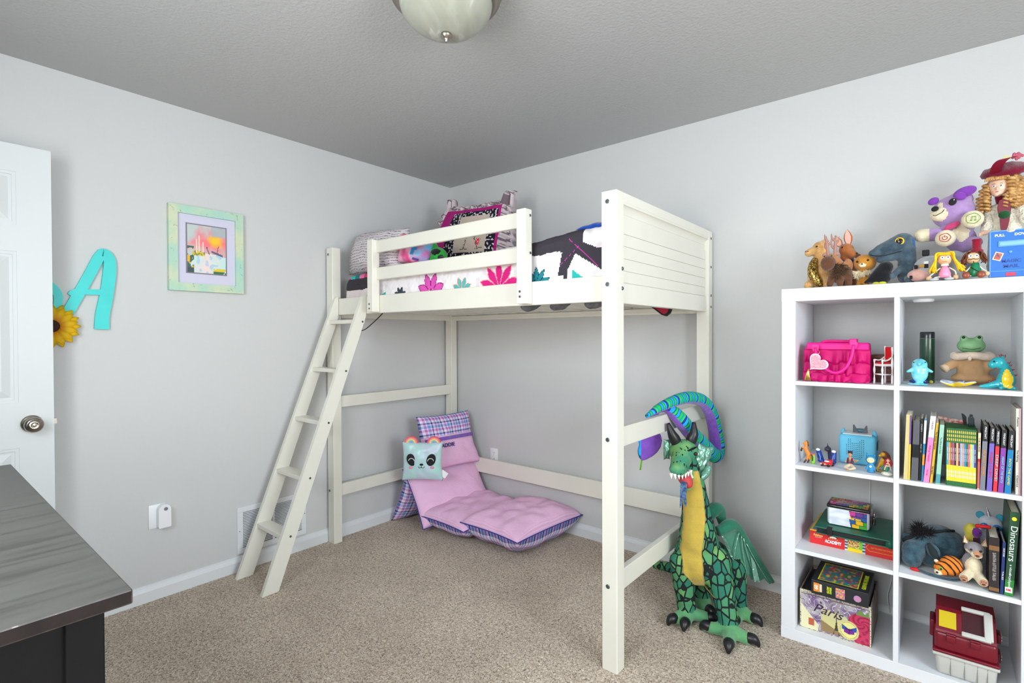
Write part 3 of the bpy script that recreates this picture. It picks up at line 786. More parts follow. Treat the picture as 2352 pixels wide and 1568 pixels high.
# sheet sagging between the slats
t = thing('bed_sheet', 'grey sheet sagging between the slats under the loft bed', 'sheet', (1.62, -.72, 1.43))
for x, y, dz, rx, mt in ((1.4575, -.86, 0, .040, 0), (1.6255, -.86, .0, .040, 0), (1.7935, -.84, .002, .040, 0)):
    bm = B(); bmx = ell(bm, (x, y, 1.430), (.036, .075, .030), (.25, 0, 0), sub=4)
    for v in bm.verts: v.co += Vector((.004 * nz(v.co.y, v.co.z, 30, 1), 0, .006 * nz(v.co.x * 1.4, v.co.y, 26, 2)))
    obj('sagging_fold', bm, P('grey_woven_sheet', (104, 104, 110), .9, bump=.5, bscale=60, bdist=.006, var=.25, vscale=30), t, True)
bm = B(); prism(bm, [(1.80, 1.432), (1.92, 1.430), (1.905, 1.392), (1.885, 1.378), (1.862, 1.385)], -.30, -.285, 'y'); prism(bm, [(1.815, 1.432), (1.905, 1.430), (1.893, 1.398), (1.880, 1.388), (1.866, 1.393)], -.303, -.282, 'y', mi=1)
single('pillowcase_corner', 'red cloth corner with black edging poking down beside the footboard', 'cloth', bm, [P('black_piping', (34, 30, 32), .9), P('red_cloth', (170, 30, 60), .9, bump=.4, bscale=90)], (1.86, -.29, 1.43))
bm = B(); tube(bm, [(.40, -.92, 1.436, .003), (.375, -.93, 1.41, .005), (.31, -.94, 1.365, .005), (.24, -.95, 1.325, .005), (.19, -.955, 1.315, .004)], seg=8, flat=.5)
single('quilt_strap', 'black fabric strap hanging under the bed behind the ladder top', 'strap', bm, P('black_strap', (40, 34, 38), .9), (.3, -.94, 1.38), smooth=True)
# pillows
bm = B(); cushion(bm, frame_m((.285, -.880, 1.800), (1, .04, -.03), (0, .24, 1)), .50, .27, .20, pinch=.03, crease=.010, seed=2, ex=2.2)
single('pillow', 'plump script-print pillow at the ladder end of the loft bed', 'pillow', bm, M_SCRIPT, (.29, -.845, 1.68), smooth=True)
SH = frame_m((.620, -.400, 1.912), (1, 0, -.055), (0, .26, 1))
bm = B(); Ws, Hs = .72, .50
def shag(p, u, v):
    k = 1 - .18 * max(0, v) - .02; edge = max(abs(u), abs(v))
    x = p.x * k; y = p.y + (.050 if v > .8 and abs(u) > .80 else -.02 * (1 - u * u) * max(0, v)) 
    z = p.z + (.018 * math.sin(u * 38 + v * 3) * (1 if edge > .84 else 0)) + (.018 * math.sin(v * 30) if abs(u) > .86 else 0)
    return (x, y, z)
cushion(bm, SH, Ws, Hs, .16, nx=110, ny=80, pinch=.03, mi=(0, 1), crease=.008, seed=5, ex=3.2, sag=shag)
def sham_c(u, v):
    a, b = u / Ws, v / Hs
    if a < .09 or a > .91 or b < .10 or b > .90:
        return (120, 104, 112) if (math.sin(b * 90 + 6 * nz(a, b, 9, 1)) > .72 or math.sin(a * 120) > .93) else (208, 192, 194)
    if a < .26 or a > .885 or b < .16 or b > .84: return (176, 40, 122) if nz(a, b, 40, 1) > -.35 else (160, 32, 108)
    if a < .40 or a > .79 or b > .76 or b < .24: return (214, 206, 210) if nz(a, b * .8, 46, 2) > .20 else (34, 32, 44)
    # tan patch with a sketched letter A and three red flowers
    x, y = (a - .40) / .39, (b - .24) / .52
    for fx, fy, r in ((.36, .46, .055), (.62, .52, .10), (.76, .26, .09)):
        d = math.hypot((x - fx), (y - fy) * .9)
        if d < r * (.75 + .25 * math.cos(9 * math.atan2(y - fy, x - fx))): return (226, 60, 80) if d > r * .3 else (240, 150, 160)
    for (x0, y0, x1, y1, wd) in ((.34, .08, .42, .56, .022), (.78, .10, .50, .58, .02), (.38, .38, .66, .40, .012), (.24, .08, .46, .08, .012), (.70, .08, .92, .10, .012)):
        dx, dy = x1 - x0, y1 - y0; tt = max(0, min(1, ((x - x0) * dx + (y - y0) * dy) / (dx * dx + dy * dy))); d = math.hypot(x - x0 - tt * dx, y - y0 - tt * dy)
        if d < wd and nz(x, y, 40, 6) > -.3: return (104, 100, 92)
    return (200, 184, 168)
recolor(bm, sham_c, 0); recolor(bm, lambda u, v: (208, 192, 194), 1)
single('ruffled_pillow_sham', 'magenta and black pillow sham with a pale ruffled edge leaning upright on the bed', 'pillow', bm, cloth_v('sham_cotton', bs=60, b=.4), (.735, -.42, 1.68), smooth=True)
t = thing('letter_cushion', 'small tie-dye pink and blue cushion with a blue letter F on the bed', 'cushion', (.650, -.87, 1.68))
bm = B(); FMX = frame_m((.662, -.900, 1.776), (1, 0, -.16), (0, .25, 1)); cushion(bm, FMX, .255, .17, .10, nx=50, ny=34, pinch=.02, crease=.006, seed=8, ex=2.2)
def tie(u, v):
    a = nz(u, v, 12, 3) + .4 * nz(u, v, 30, 4); c = mixc((240, 70, 140), (250, 190, 215), (a + .35) * 1.6)
    return mixc(c, (90, 180, 220), (u - .17) * 9 + a)
recolor(bm, tie); obj('cover', bm, cloth_v('plush_tie_dye', bs=200, b=.5), t, True)
text('F', .085, FMX @ Matrix.Translation((.052, -.020, .0560)), P('blue_letter_felt', (30, 140, 200), .8), t, ext=.0025, bold=.004)
text('I', .06, FMX @ Matrix.Translation((.066, -.070, .036)) @ Matrix.Rotation(1.45, 4, 'Z'), P('violet_letter_felt', (96, 70, 160), .8), t, ext=.0025, bold=.003)
for k, (dx, dz, r) in enumerate(((-.10, .045, .040), (-.115, .0, .034))):
    bm = B(); ell(bm, FMX @ Vector((dx, dz, .02)), (r, .03, r * .8), sub=3); obj('fluffy_corner', bm, plush('hot_pink_fluff', (246, 60, 130), bs=90, bd=.01), t, True)
t = thing('plush_turtle', 'small green plush turtle with yellow patches wedged between cushions on the bed', 'plush toy', (.805, -.85, 1.68))
obj('body', blob([('e', (.80, -.855, 1.735), (.060, .045, .042), (0, .4, 0), 0), ('e', (.762, -.865, 1.785), (.032, .03, .026), None, 0), ('c', (.83, -.87, 1.72), (.865, -.885, 1.700), .018, .013, 1), ('c', (.77, -.875, 1.72), (.75, -.895, 1.700), .018, .012, 0)], .006, 4, paint=[((.815, -.89, 1.745), (.03, .03, .018), 1), ((.765, -.90, 1.790), (.02, .02, .010), 2)]), [plush('green_plush', (40, 170, 60)), plush('black_plush', (26, 26, 30)), plush('yellow_plush', (210, 205, 40))], t, True)
for s in (-1, 1):
    bm = B(); ell(bm, (.762 + s * .012, -.893, 1.788), .0045, sub=2); obj('eye', bm, P('black_bead', (12, 12, 14), .15), t, True)
bm = B(); cushion(bm, frame_m((1.865, -.80, 1.730), (1, 0, 0), (0, 1, .02)), .18, .34, .05, pinch=.02, crease=.006, seed=4, ex=5)
single('folded_blanket', 'royal blue folded blanket against the footboard on the bed', 'blanket', bm, plush('royal_blue_fleece', (22, 72, 170), var=.2), (1.865, -.80, 1.69), smooth=True)

# ------------------------------------------------------------------ floor lounger made of sewn pillows
lg = thing('floor_lounger', 'pink and plaid floor lounger of sewn-together pillows under the loft bed', 'floor cushion', (.60, -.32, 0))
def cush_part(name, M, W_, H_, T_, mats, label=None, **k):
    bm = B(); cushion(bm, M, W_, H_, T_, **k); return obj(name, bm, mats, lg, True, label=label)
def lift(k):
    return lambda p, u, v: (p.x, p.y, p.z + k * max(abs(u), abs(v)) ** 3)
cp = cush_part('foot_cushion', frame_m((.955, -.305, .112), (.06, 1, 0), (-1, .06, .0)), .615, .475, .215, [M_PINK, M_PLAID], nx=40, ny=34, pinch=.06, crease=.018, seed=1, ex=3.6, sag=lift(.030))
cp = cush_part('seat_cushion', frame_m((.560, -.330, .095), (.0, 1, .02), (-1, 0, .03)), .60, .40, .18, [M_PINK, M_PLAID], nx=40, ny=30, pinch=.05, crease=.014, seed=3, ex=3.6, sag=lift(.022))
cp = cush_part('back_cushion', frame_m((.335, -.335, .215), (.14, 1, 0), (-.22, .02, .30)), .60, .42, .13, [M_PINK, M_PLAID], nx=40, ny=30, pinch=.04, crease=.010, seed=6, ex=3)
cp = cush_part('prop_cushion', frame_m((.150, -.340, .185), (.06, 1, 0), (.17, 0, .34)), .57, .39, .13, [M_PLAID, M_PLAID], nx=34, ny=28, pinch=.05, crease=.010, seed=7, ex=2.6)
HM = frame_m((.270, -.300, .545), (.10, 1, 0), (-.09, .0, .36))
bm = B()
def hsag(p, u, v): return (p.x * (1 + .13 * max(0, -v)), p.y, p.z + .03 * max(0, -v - .3))
cushion(bm, HM, .46, .38, .13, nx=44, ny=40, pinch=.05, crease=.010, seed=9, ex=2.6, sag=hsag, mi=(0, 1))
uvl = bm.loops.layers.uv.verify()
for f in bm.faces:
    v = sum(lp[uvl].uv[1] for lp in f.loops) / 4 / .38
    f.material_index = 0 if (f.material_index == 0 and v < .60) else 1
hc = obj('head_cushion', bm, [M_PINK, M_PLAID], lg, True)
def ribbon_m():
    t = NT('violet_ribbon', .7); co = t.coord('Generated'); v = t.n('TexVoronoi', Vector=t.coord(), Scale=42.0)
    t.color(t.ramp(v.outputs['Distance'], [(.22, (96, 150, 120)), (.34, (130, 90, 190))])); return t.m
bm = B(); N = 30
for i in range(N):
    def hp(u, v): 
        z = .13 / 2 * (max(0, 1 - abs(u) ** 2.6) * max(0, 1 - abs(v) ** 2.6)) ** .5 + .0155
        return HM @ Vector((u * .23 * (1 - .05 * (1 - v * v)), v * .19, z))
    u0, u1 = -.96 + 1.92 * i / N, -.96 + 1.92 * (i + 1) / N
    bm.faces.new([bm.verts.new(hp(*q)) for q in ((u0, .015), (u1, .015), (u1, .135), (u0, .135))])
bmesh.ops.remove_doubles(bm, verts=bm.verts, dist=1e-5); bmesh.ops.solidify(bm, geom=bm.faces[:], thickness=.0015)
obj('ribbon_band', bm, ribbon_m(), hc, True)
text('ADDIE', .036, HM @ Matrix.Translation((-.052, -.034, .0775)), P('navy_thread', (46, 44, 120), .8), hc, 'embroidery', ext=.001, bold=.0006, width=.115)
# piping cord along the seams
for (M, W_, H_, pn, lf) in ((frame_m((.955, -.305, .112), (.06, 1, 0), (-1, .06, .0)), .615, .475, .06, .030), (frame_m((.335, -.335, .215), (.14, 1, 0), (-.22, .02, .30)), .60, .42, .04, 0.0), (frame_m((.560, -.330, .095), (.0, 1, .02), (-1, 0, .03)), .60, .40, .05, .022)):
    bm = B(); q = []
    for k in range(80):
        a = k / 80 * 4; s = int(a); f = a - s; c = [(-1, -1), (1, -1), (1, 1), (-1, 1), (-1, -1)]
        u = c[s][0] + (c[s + 1][0] - c[s][0]) * f; v = c[s][1] + (c[s + 1][1] - c[s][1]) * f
        q.append(tuple(M @ Vector((u * W_ / 2 * (1 - pn * (1 - v * v)), v * H_ / 2 * (1 - pn * (1 - u * u)), lf))))
    tube(bm, q + [q[0]], .0032, seg=6, n=1, cap=False); obj('seam_piping', bm, P('blue_piping', (60, 62, 150), .9), lg, True)

# mint panda cushion
t = thing('panda_cushion', 'square mint panda-face cushion with rainbow ears propped on the pink lounger', 'cushion', (.375, -.60, .36))
PM = frame_m((.372, -.612, .472), (.77, .636, -.01), (.15, .125, .96))
bm = B(); cushion(bm, PM, .265, .255, .090, nx=40, ny=36, pinch=.07, crease=.007, seed=11, ex=2.4); obj('cover', bm, P('mint_satin', (176, 224, 216), .32, c2=(196, 206, 226), vscale=14, bump=.35, bscale=22, bdist=.01, sheen=.5), t, True)
def on_panda(x, y, dz=0.0):
    x *= 1.09; y *= 1.09; u, v = x / .1325, y / .1275; z = .0450 * (max(0, 1 - abs(u) ** 2.4) * max(0, 1 - abs(v) ** 2.4)) ** .5
    return PM @ Vector((x, y, z + dz))
R3 = PM.to_3x3().to_euler()
def dab(name, x, y, rx, ry, mat, parent, rot=0.0, dz=.001, th=.006):
    bm = B(); Mx = Matrix.Translation(on_panda(x, y, dz)) @ PM.to_3x3().to_4x4() @ Matrix.Rotation(rot, 4, 'Z'); ell(bm, (0, 0, 0), (rx, ry, th), sub=3, M=Mx); return obj(name, bm, mat, parent, True)
M_BLK2 = P('black_felt', (18, 18, 22), .8); M_WHT2 = P('white_felt', (244, 244, 244), .8); M_PNK2 = P('blush_felt', (236, 150, 168), .8)
for s in (-1, 1):
    e = dab('eye_patch', s * .058 - .002, .015, .029, .040, M_BLK2, t, -s * .35)
    bm = B(); tube(bm, [tuple(on_panda(s * .056 - .002 + .017 * math.cos(a), .010 + .015 * math.sin(a), .0085)) for a in [PI * k / 8 for k in range(9)]], .0020, seg=6, n=2); obj('closed_eyelid', bm, M_WHT2, e, True)
    dab('cheek', s * .062, -.030, .013, .008, M_PNK2, t, 0, .0015)
dab('nose', 0, -.012, .012, .007, M_BLK2, t)
for s in (-1, 1):
    bm = B(); tube(bm, [tuple(on_panda(s * .009 - s * .009 * math.cos(a), -.022 - .009 * math.sin(a), .003)) for a in [PI * k / 8 for k in range(9)]], .0016, seg=6, n=2); obj('mouth_line', bm, M_BLK2, t, True)
RB = [(232, 90, 120), (246, 150, 130), (244, 214, 120), (120, 196, 200), (150, 140, 214)]
for s in (-1, 1):
    bm = B(); c0 = PM @ Vector((s * .074, .116, 0)); xa = PM.to_3x3() @ Vector((1, 0, 0)); ya = PM.to_3x3() @ Vector((0, 1, 0)); za = PM.to_3x3() @ Vector((0, 0, 1))
    mats_ = [P('rainbow_%s' % n_, c, .6, bump=.4, bscale=200) for n_, c in zip(('rose', 'coral', 'yellow', 'aqua', 'lilac'), RB)]
    for k in range(5):
        r1, r0 = .045 - k * .0083, .045 - (k + 1) * .0083 if k < 4 else .0005
        pts = [((r1 * math.cos(a)), (r1 * math.sin(a))) for a in [PI * i / 20 for i in range(21)]] + [((r0 * math.cos(a)), (r0 * math.sin(a))) for a in [PI * i / 20 for i in range(20, -1, -1)]]
        M = Matrix((xa, ya, za)).transposed().to_4x4(); M.translation = c0
        th = .012 - .001 * k; vsA = [bm.verts.new(M @ Vector((p[0], p[1], -th / 2))) for p in pts]; vsB = [bm.verts.new(M @ Vector((p[0], p[1], th / 2))) for p in pts]; n2 = len(pts)
        for i in range(20):
            for vs, fl in ((vsA, 1), (vsB, 0)):
                q4 = (vs[i], vs[i + 1], vs[n2 - 2 - i], vs[n2 - 1 - i]); f = bm.faces.new(q4[::-1] if fl else q4); f.material_index = k
        for i in range(n2): f = bm.faces.new((vsA[i], vsA[(i + 1) % n2], vsB[(i + 1) % n2], vsB[i])); f.material_index = k
    bmesh.ops.recalc_face_normals(bm, faces=bm.faces[:]); obj('rainbow_ear', bm, mats_, t)
bm = B(); Mt = PM @ Matrix.Translation((.118, -.075, -.01)) @ Matrix.Rotation(-.6, 4, 'Z'); box(bm, (0, -.02, -.0006), (.045, .02, .0006), M=Mt); obj('care_tag', bm, M_WHT2, t)

# ------------------------------------------------------------------ big plush dragon (built in its own frame, then turned to face the camera side)
dg_ = thing('plush_dragon', 'large green plush dragon with yellow belly and black horns sitting on the carpet', 'plush toy', (2.190, -.474, 0), .69159, world=False)
def scales_mat():
    t = NT('green_scale_plush', .9); co = t.coord(); mp = t.n('Mapping', Vector=co); mp.inputs['Scale'].default_value = (1.0, 1.0, .62)
    v = t.n('TexVoronoi', Vector=mp.outputs[0], Scale=34.0, _feature='DISTANCE_TO_EDGE'); v2 = t.n('TexVoronoi', Vector=mp.outputs[0], Scale=34.0)
    cell = t.ramp(t.n('SeparateColor', i0=v2.outputs['Color']).outputs[0], [(0, (28, 104, 88)), (.5, (50, 128, 98)), (1, (112, 168, 96))])
    line = t.math('LESS_THAN', v.outputs['Distance'], .085)
    t.color(t.mix(line, cell, L4((10, 18, 20)))); n_ = t.n('TexNoise', Vector=co, Scale=260.0, Detail=3.0); t.bump(n_.outputs[0], .4, .004); return t.m
def dabs_mat():
    t = NT('green_spotted_plush', .9); co = t.coord(); mp = t.n('Mapping', Vector=co); mp.inputs['Scale'].default_value = (1.6, 1.6, .55); mp.inputs['Rotation'].default_value = (0, .8, 0)
    v = t.n('TexVoronoi', Vector=mp.outputs[0], Scale=38.0); dark = t.math('LESS_THAN', v.outputs['Distance'], .23)
    n0 = t.n('TexNoise', Vector=co, Scale=14.0)
    t.color(t.mix(dark, t.ramp(n0.outputs[0], [(.4, (62, 138, 106)), (.62, (116, 166, 96))]), L4((16, 30, 28)))); n_ = t.n('TexNoise', Vector=co, Scale=260.0, Detail=3.0); t.bump(n_.outputs[0], .4, .004); return t.m
M_SC = scales_mat(); M_DAB = dabs_mat(); M_FEET = plush('green_foot_plush', (86, 150, 104), c2=(104, 164, 110), vscale=12); M_YEL = plush('yellow_belly_plush', (244, 216, 104), var=.05, vscale=20)
parts = [('c', (-.135, -.005, .735), (-.098, 0, .61), .046, .052, 0), ('c', (-.098, 0, .61), (-.086, 0, .49), .052, .066, 0), ('c', (-.086, 0, .49), (-.078, 0, .37), .066, .088, 0),
         ('e', (-.070, .015, .285), (.108, .105, .115), None, 0), ('e', (.015, .10, .225), (.105, .12, .105), None, 0), ('e', (.04, .15, .16), (.09, .10, .09), None, 0),
         ('c', (-.152, .0, .27), (-.128, .015, .075), .056, .043, 0), ('c', (-.010, -.03, .29), (.012, -.105, .070), .062, .043, 0),
         ('c', (.10, .07, .22), (.118, .045, .065), .066, .040, 0), ('c', (-.005, .14, .14), (-.020, .115, .045), .05, .035, 0)]
tail = [(.02, .22, .09), (.0, .34, .06), (-.03, .42, .045), (-.08, .47, .040), (-.13, .50, .034)]
rr = [.06, .042, .032, .027, .021]
for a, b, r0, r1 in zip(tail[:-1], tail[1:], rr[:-1], rr[1:]): parts.append(('c', a, b, r0, r1, 0))
feet = [((-.115, .015), [(-.188, -.020), (-.152, -.050), (-.040, -.012)]), ((.010, -.130), [(-.058, -.088), (-.027, -.205), (.066, -.172)]), ((.118, .030), [(.155, -.018), (.075, -.030)]), ((-.02, .105), [(-.01, .055)])]
for (cx, cy), toes in feet:
    parts.append(('e', (cx, cy, .036), (.042, .042, .034), None, 1))
    for tx, ty in toes: parts.append(('c', (cx, cy, .036), (tx, ty, .027), .030, .025, 1))
bm = blob(parts, .0072, 5)
from mathutils.bvhtree import BVHTree
bm.normal_update(); tree = BVHTree.FromBMesh(bm)
def interp(z, tb):
    for (z0, x0), (z1, x1) in zip(tb[:-1], tb[1:]):
        if z0 <= z <= z1: return x0 + (x1 - x0) * (z - z0) / (z1 - z0)
    return tb[0][1] if z < tb[0][0] else tb[-1][1]
TL = [(.158, -.052), (.19, -.112), (.25, -.166), (.35, -.161), (.49, -.147), (.60, -.146), (.69, -.156)]; TR = [(.158, -.036), (.19, -.066), (.25, -.086), (.35, -.092), (.49, -.070), (.60, -.076), (.69, -.095)]
obj('body', bm, [M_SC, M_FEET, M_YEL], dg_, True)
bm = B(); rows = []
for i in range(91):
    z = .158 + (.690 - .158) * i / 90; row = []
    for j in range(13):
        x = interp(z, TL) + (interp(z, TR) - interp(z, TL)) * j / 12
        hp, n_, _, _ = tree.ray_cast(Vector((x, -.5, z)), Vector((0, 1, 0)))
        if hp is None: hp = Vector((x, 0, z)); n_ = Vector((0, -1, 0))
        row.append(bm.verts.new(hp + n_ * (.0022 + .0016 * abs(math.sin(i * PI / 9)) ** .5)))
    rows.append(row)
for i in range(90):
    for j in range(12): bm.faces.new((rows[i][j], rows[i][j + 1], rows[i + 1][j + 1], rows[i + 1][j]))
bmesh.ops.solidify(bm, geom=bm.faces[:], thickness=.004)
obj('belly_panel', bm, M_YEL, dg_, True)
# head
hd = obj('head', blob([('e', (-.142, .005, .762), (.062, .062, .056), None, 0), ('c', (-.160, -.03, .750), (-.198, -.095, .712), .047, .036, 0), ('e', (-.205, -.108, .714), (.036, .030, .026), None, 0), ('e', (-.182, -.098, .735), (.018, .02, .014), None, 0),
      ('e', (-.225, -.112, .722), (.012, .012, .010), None, 0), ('e', (-.188, -.128, .722), (.012, .012, .010), None, 0),
      ('c', (-.126, -.015, .690), (-.152, -.062, .634), .034, .022, 1), ('e', (-.158, -.074, .628), (.026, .026, .015), None, 1)], .0055, 3), [M_DAB, M_FEET], dg_, True)
bm = B(); ell(bm, (-.163, -.074, .664), (.027, .046, .028), rot=(.75, 0, .45), sub=3); obj('mouth', bm, P('red_mouth_lining', (190, 60, 60), .7), hd, True)
def cone(bm, a, b, r, seg=8, mi=0): 
    a = Vector(a); b = Vector(b); d = (b - a).normalized(); x = d.orthogonal().normalized(); y = d.cross(x)
    vs = [bm.verts.new(a + (x * math.cos(2 * PI * k / seg) + y * math.sin(2 * PI * k / seg)) * r) for k in range(seg)]; tp = bm.verts.new(b)
    for k in range(seg): f = bm.faces.new((vs[k], vs[(k + 1) % seg], tp)); f.material_index = mi
    bm.faces.new(vs[::-1]).material_index = mi
M_TOOTH = P('white_teeth_felt', (240, 240, 236), .6)
for i in range(7):
    f = i / 6; p = Vector((-.236, -.118, .700)).lerp(Vector((-.140, -.078, .702)), f) + Vector((0, -.016 * math.sin(PI * f), -.004 * math.sin(PI * f)))
    bm = B(); cone(bm, p, p + Vector((.002, -.002, -.026)), .0090); obj('tooth', bm, M_TOOTH, hd)
for i in range(4):
    f = i / 3; p = Vector((-.182, -.094, .636)).lerp(Vector((-.128, -.060, .664)), f); bm = B(); cone(bm, p, p + Vector((-.001, -.002, .020)), .0075); obj('tooth', bm, M_TOOTH, hd)
bm = B(); tp = [(-.168, -.085, .662), (-.182, -.118, .655), (-.188, -.132, .632), (-.190, -.134, .600)]
def ribbon(bm, path, wid, th=.0015, side=(1, 0, 0), mi=0):
    sd = Vector(side).normalized(); q = cr_path([(*p, w_) for p, w_ in zip(path, wid)], 5); A = []
    for p in q: c = Vector(p[:3]); A.append((bm.verts.new(c - sd * p[3] / 2), bm.verts.new(c + sd * p[3] / 2)))
    fs = [bm.faces.new((A[i][0], A[i][1], A[i + 1][1], A[i + 1][0])) for i in range(len(A) - 1)]; setmat(fs, mi); return fs
fs = ribbon(bm, tp, [.026, .027, .028, .026]); fs += ribbon(bm, [(-.1965, -.134, .602), (-.199, -.135, .580), (-.203, -.135, .558)], [.013, .011, .003]); fs += ribbon(bm, [(-.1835, -.134, .602), (-.181, -.135, .580), (-.180, -.135, .562)], [.013, .011, .003])
bmesh.ops.solidify(bm, geom=fs, thickness=.0018); obj('forked_tongue', bm, P('blue_foil_fabric', (70, 104, 176), .3, c2=(150, 190, 224), vscale=90, metal=.35), hd, True)
for a, b, c in (((-.172, .005, .800), (-.196, .0, .845), (-.212, .004, .890)), ((-.112, .01, .800), (-.096, .005, .845), (-.094, .012, .893))):
    bm = B(); tube(bm, [(*a, .023), (*((Vector(a) + Vector(b)) / 2), .024), (*b, .019), (*c, .008)], seg=16); obj('horn', bm, P('black_vinyl', (24, 24, 28), .38), hd, True)
for x, y, z in ((-.108, -.052, .765), (-.182, -.045, .775)):
    bm = B(); ell(bm, (x, y, z), .0085, sub=3); obj('eye', bm, P('dark_glass_eye', (40, 18, 10), .08), hd, True)
bm = B(); ribbon(bm, [(-.150, -.060, .778), (-.120, -.058, .790), (-.098, -.040, .794)], [.006, .010, .004], side=(0, 0, 1)); bmesh.ops.solidify(bm, geom=bm.faces[:], thickness=.002); obj('brow', bm, M_BLK2, hd)
M_FOIL = P('metallic_green_vinyl', (120, 170, 150), .26, metal=.45, bump=.8, bscale=26, bdist=.02)
bm = B(); cushion(bm, frame_m((-.062, .01, .722), (.90, .1, -.30), (.2, 0, 1)), .078, .150, .032, pinch=.10, crease=.006, seed=3, ex=2.5); obj('ear', bm, M_FOIL, hd, True)
bm = B(); tube(bm, [(-.100, -.02, .655, .006), (-.080, -.02, .650, .014), (-.05, -.012, .668, .017), (-.030, 0, .70, .012)], seg=12); obj('ear_fold', bm, M_FOIL, hd, True)
bm = B(); cushion(bm, frame_m((-.212, .02, .770), (.9, .35, .0), (.08, 0, 1)), .034, .095, .022, pinch=.10, crease=.004, seed=5, ex=2.5); obj('ear', bm, M_FOIL, hd, True)
# claws
M_CLAW = P('black_vinyl', (24, 24, 28), .38)
for (cx, cy), toes in feet:
    for tx, ty in toes:
        d = Vector((tx - cx, ty - cy, 0)).normalized(); p = Vector((tx, ty, .030)); bm = B()
        tube(bm, [(*(p + d * .002), .023), (*(p + d * .020 + Vector((0, 0, .002))), .021), (*(p + d * .034 - Vector((0, 0, .008))), .014), (*(p + d * .042 - Vector((0, 0, .022))), .005)], seg=14); obj('claw', bm, M_CLAW, dg_, True)
# wings
M_WING = plush('dark_green_fleece', (40, 108, 84), var=.08); M_MEMB = P('green_wing_cloth', (64, 124, 102), .55, bump=.3, bscale=60, bdist=.004, var=.08); M_SILV = P('silver_green_trim', (150, 200, 180), .2, metal=.6, bump=.6, bscale=60, bdist=.01)
def wing(pts_arm, r_arm, poly, depth):
    w_ = thing_child('wing')
def thing_child(name): return None
bm = B(); tube(bm, [(.020, .03, .395, .022), (.045, .035, .402, .026), (.080, .04, .420, .028), (.115, .045, .405, .022), (.165, .05, .330, .017), (.225, .055, .240, .013), (.285, .060, .150, .008)], seg=14)
wg = obj('wing', bm, M_WING, dg_, True)
def membrane(poly, y0, y1):
    bm = B(); Y = lambda p: y0 + (y1 - y0) * (p[0] - poly[0][0]) / .28
    a = [bm.verts.new((p[0], Y(p), p[1])) for p in poly]; b = [bm.verts.new((p[0], Y(p) + .006, p[1])) for p in poly]; n_ = len(poly)
    f1 = bm.faces.new(a); f2 = bm.faces.new(b[::-1])
    for i in range(n_): bm.faces.new((a[i], b[i], b[(i + 1) % n_], a[(i + 1) % n_]))
    bmesh.ops.recalc_face_normals(bm, faces=bm.faces[:]); bmesh.ops.triangulate(bm, faces=[f1, f2]); return bm
obj('wing_membrane', membrane([(.028, .395), (.070, .398), (.112, .400), (.150, .345), (.215, .250), (.285, .155), (.265, .145), (.240, .172), (.212, .160), (.200, .172), (.178, .170), (.170, .195), (.152, .186), (.128, .220), (.095, .258), (.070, .310)], .028, .055), [M_MEMB], wg)
for a, b in (((.112, .020, .392), (.088, .018, .268)), ((.125, .024, .378), (.154, .030, .196)), ((.135, .026, .365), (.196, .036, .176)), ((.150, .030, .340), (.262, .045, .152))):
    bm = B(); m_ = [(a[i] + b[i]) / 2 for i in range(3)]; tube(bm, [(*a, .0022), (m_[0] - .004, m_[1], m_[2], .0028), (*b, .0016)], seg=6); obj('wing_rib', bm, M_SILV, wg, True)
bm = B(); ribbon(bm, [(.030, .012, .385), (.048, .014, .360), (.070, .016, .305), (.090, .018, .262)], [.006, .014, .010, .003], side=(1, 0, .3)); bmesh.ops.solidify(bm, geom=bm.faces[:], thickness=.003); obj('silver_trim', bm, M_SILV, wg, True)
bm = B(); prism(bm, [(.165, .290), (.185, .255), (.208, .165), (.196, .176), (.182, .170), (.176, .200)], .020, .023, 'y'); obj('silver_trim', bm, M_SILV, wg)
bm = B(); tube(bm, [(.0, .09, .43, .020), (.022, .10, .462, .030), (.050, .11, .470, .032), (.066, .11, .440, .026), (.068, .10, .400, .014)], seg=14); obj('folded_wing', bm, M_WING, dg_, True)

# ------------------------------------------------------------------ striped plush snake over the end crossbar
t = thing('plush_snake', 'blue and green striped plush snake with purple belly draped over the bed crossbar', 'plush toy', (2.03, -.45, .93))
def snake_mat():
    t_ = NT('striped_snake_plush', .85); uv = t_.coord('UV'); sp = t_.n('SeparateXYZ', i0=uv); n_ = t_.n('TexNoise', Vector=t_.coord(), Scale=16.0, Detail=2.0)
    s = t_.math('FRACT', t_.math('ADD', t_.math('MULTIPLY', sp.outputs[1], 11.0), t_.math('MULTIPLY', n_.outputs[0], .35)))
    t_.color(t_.ramp(s, [(0, (22, 190, 70)), (.13, (10, 90, 120)), (.17, (20, 160, 230)), (.32, (14, 60, 130)), (.36, (30, 200, 80)), (.48, (14, 90, 110)), (.52, (24, 170, 235)), (.66, (24, 50, 160)), (.80, (40, 205, 70)), (.92, (16, 140, 190))], 'CONSTANT'))
    t_.bump(n_.outputs[0], .3, .006); return t_.m
M_SNK = snake_mat(); M_PUR = plush('purple_belly_plush', (132, 84, 190), bs=70, bd=.01)
bm = B()
A = [(2.016, -.805, .945, .008), (2.03, -.70, .972, .019), (2.045, -.56, .990, .026), (2.052, -.42, .988, .029), (2.062, -.29, .962, .031), (2.066, -.185, .900, .033), (2.067, -.125, .82, .034), (2.067, -.088, .74, .036), (2.067, -.075, .685, .037), (2.067, -.095, .655, .036)]
tube(bm, A, seg=20, n=10, up=(0, 0, 1), uv=True, mifn=lambda u, s: 1 if (.56 < u < .88 and s < .93) else 0)
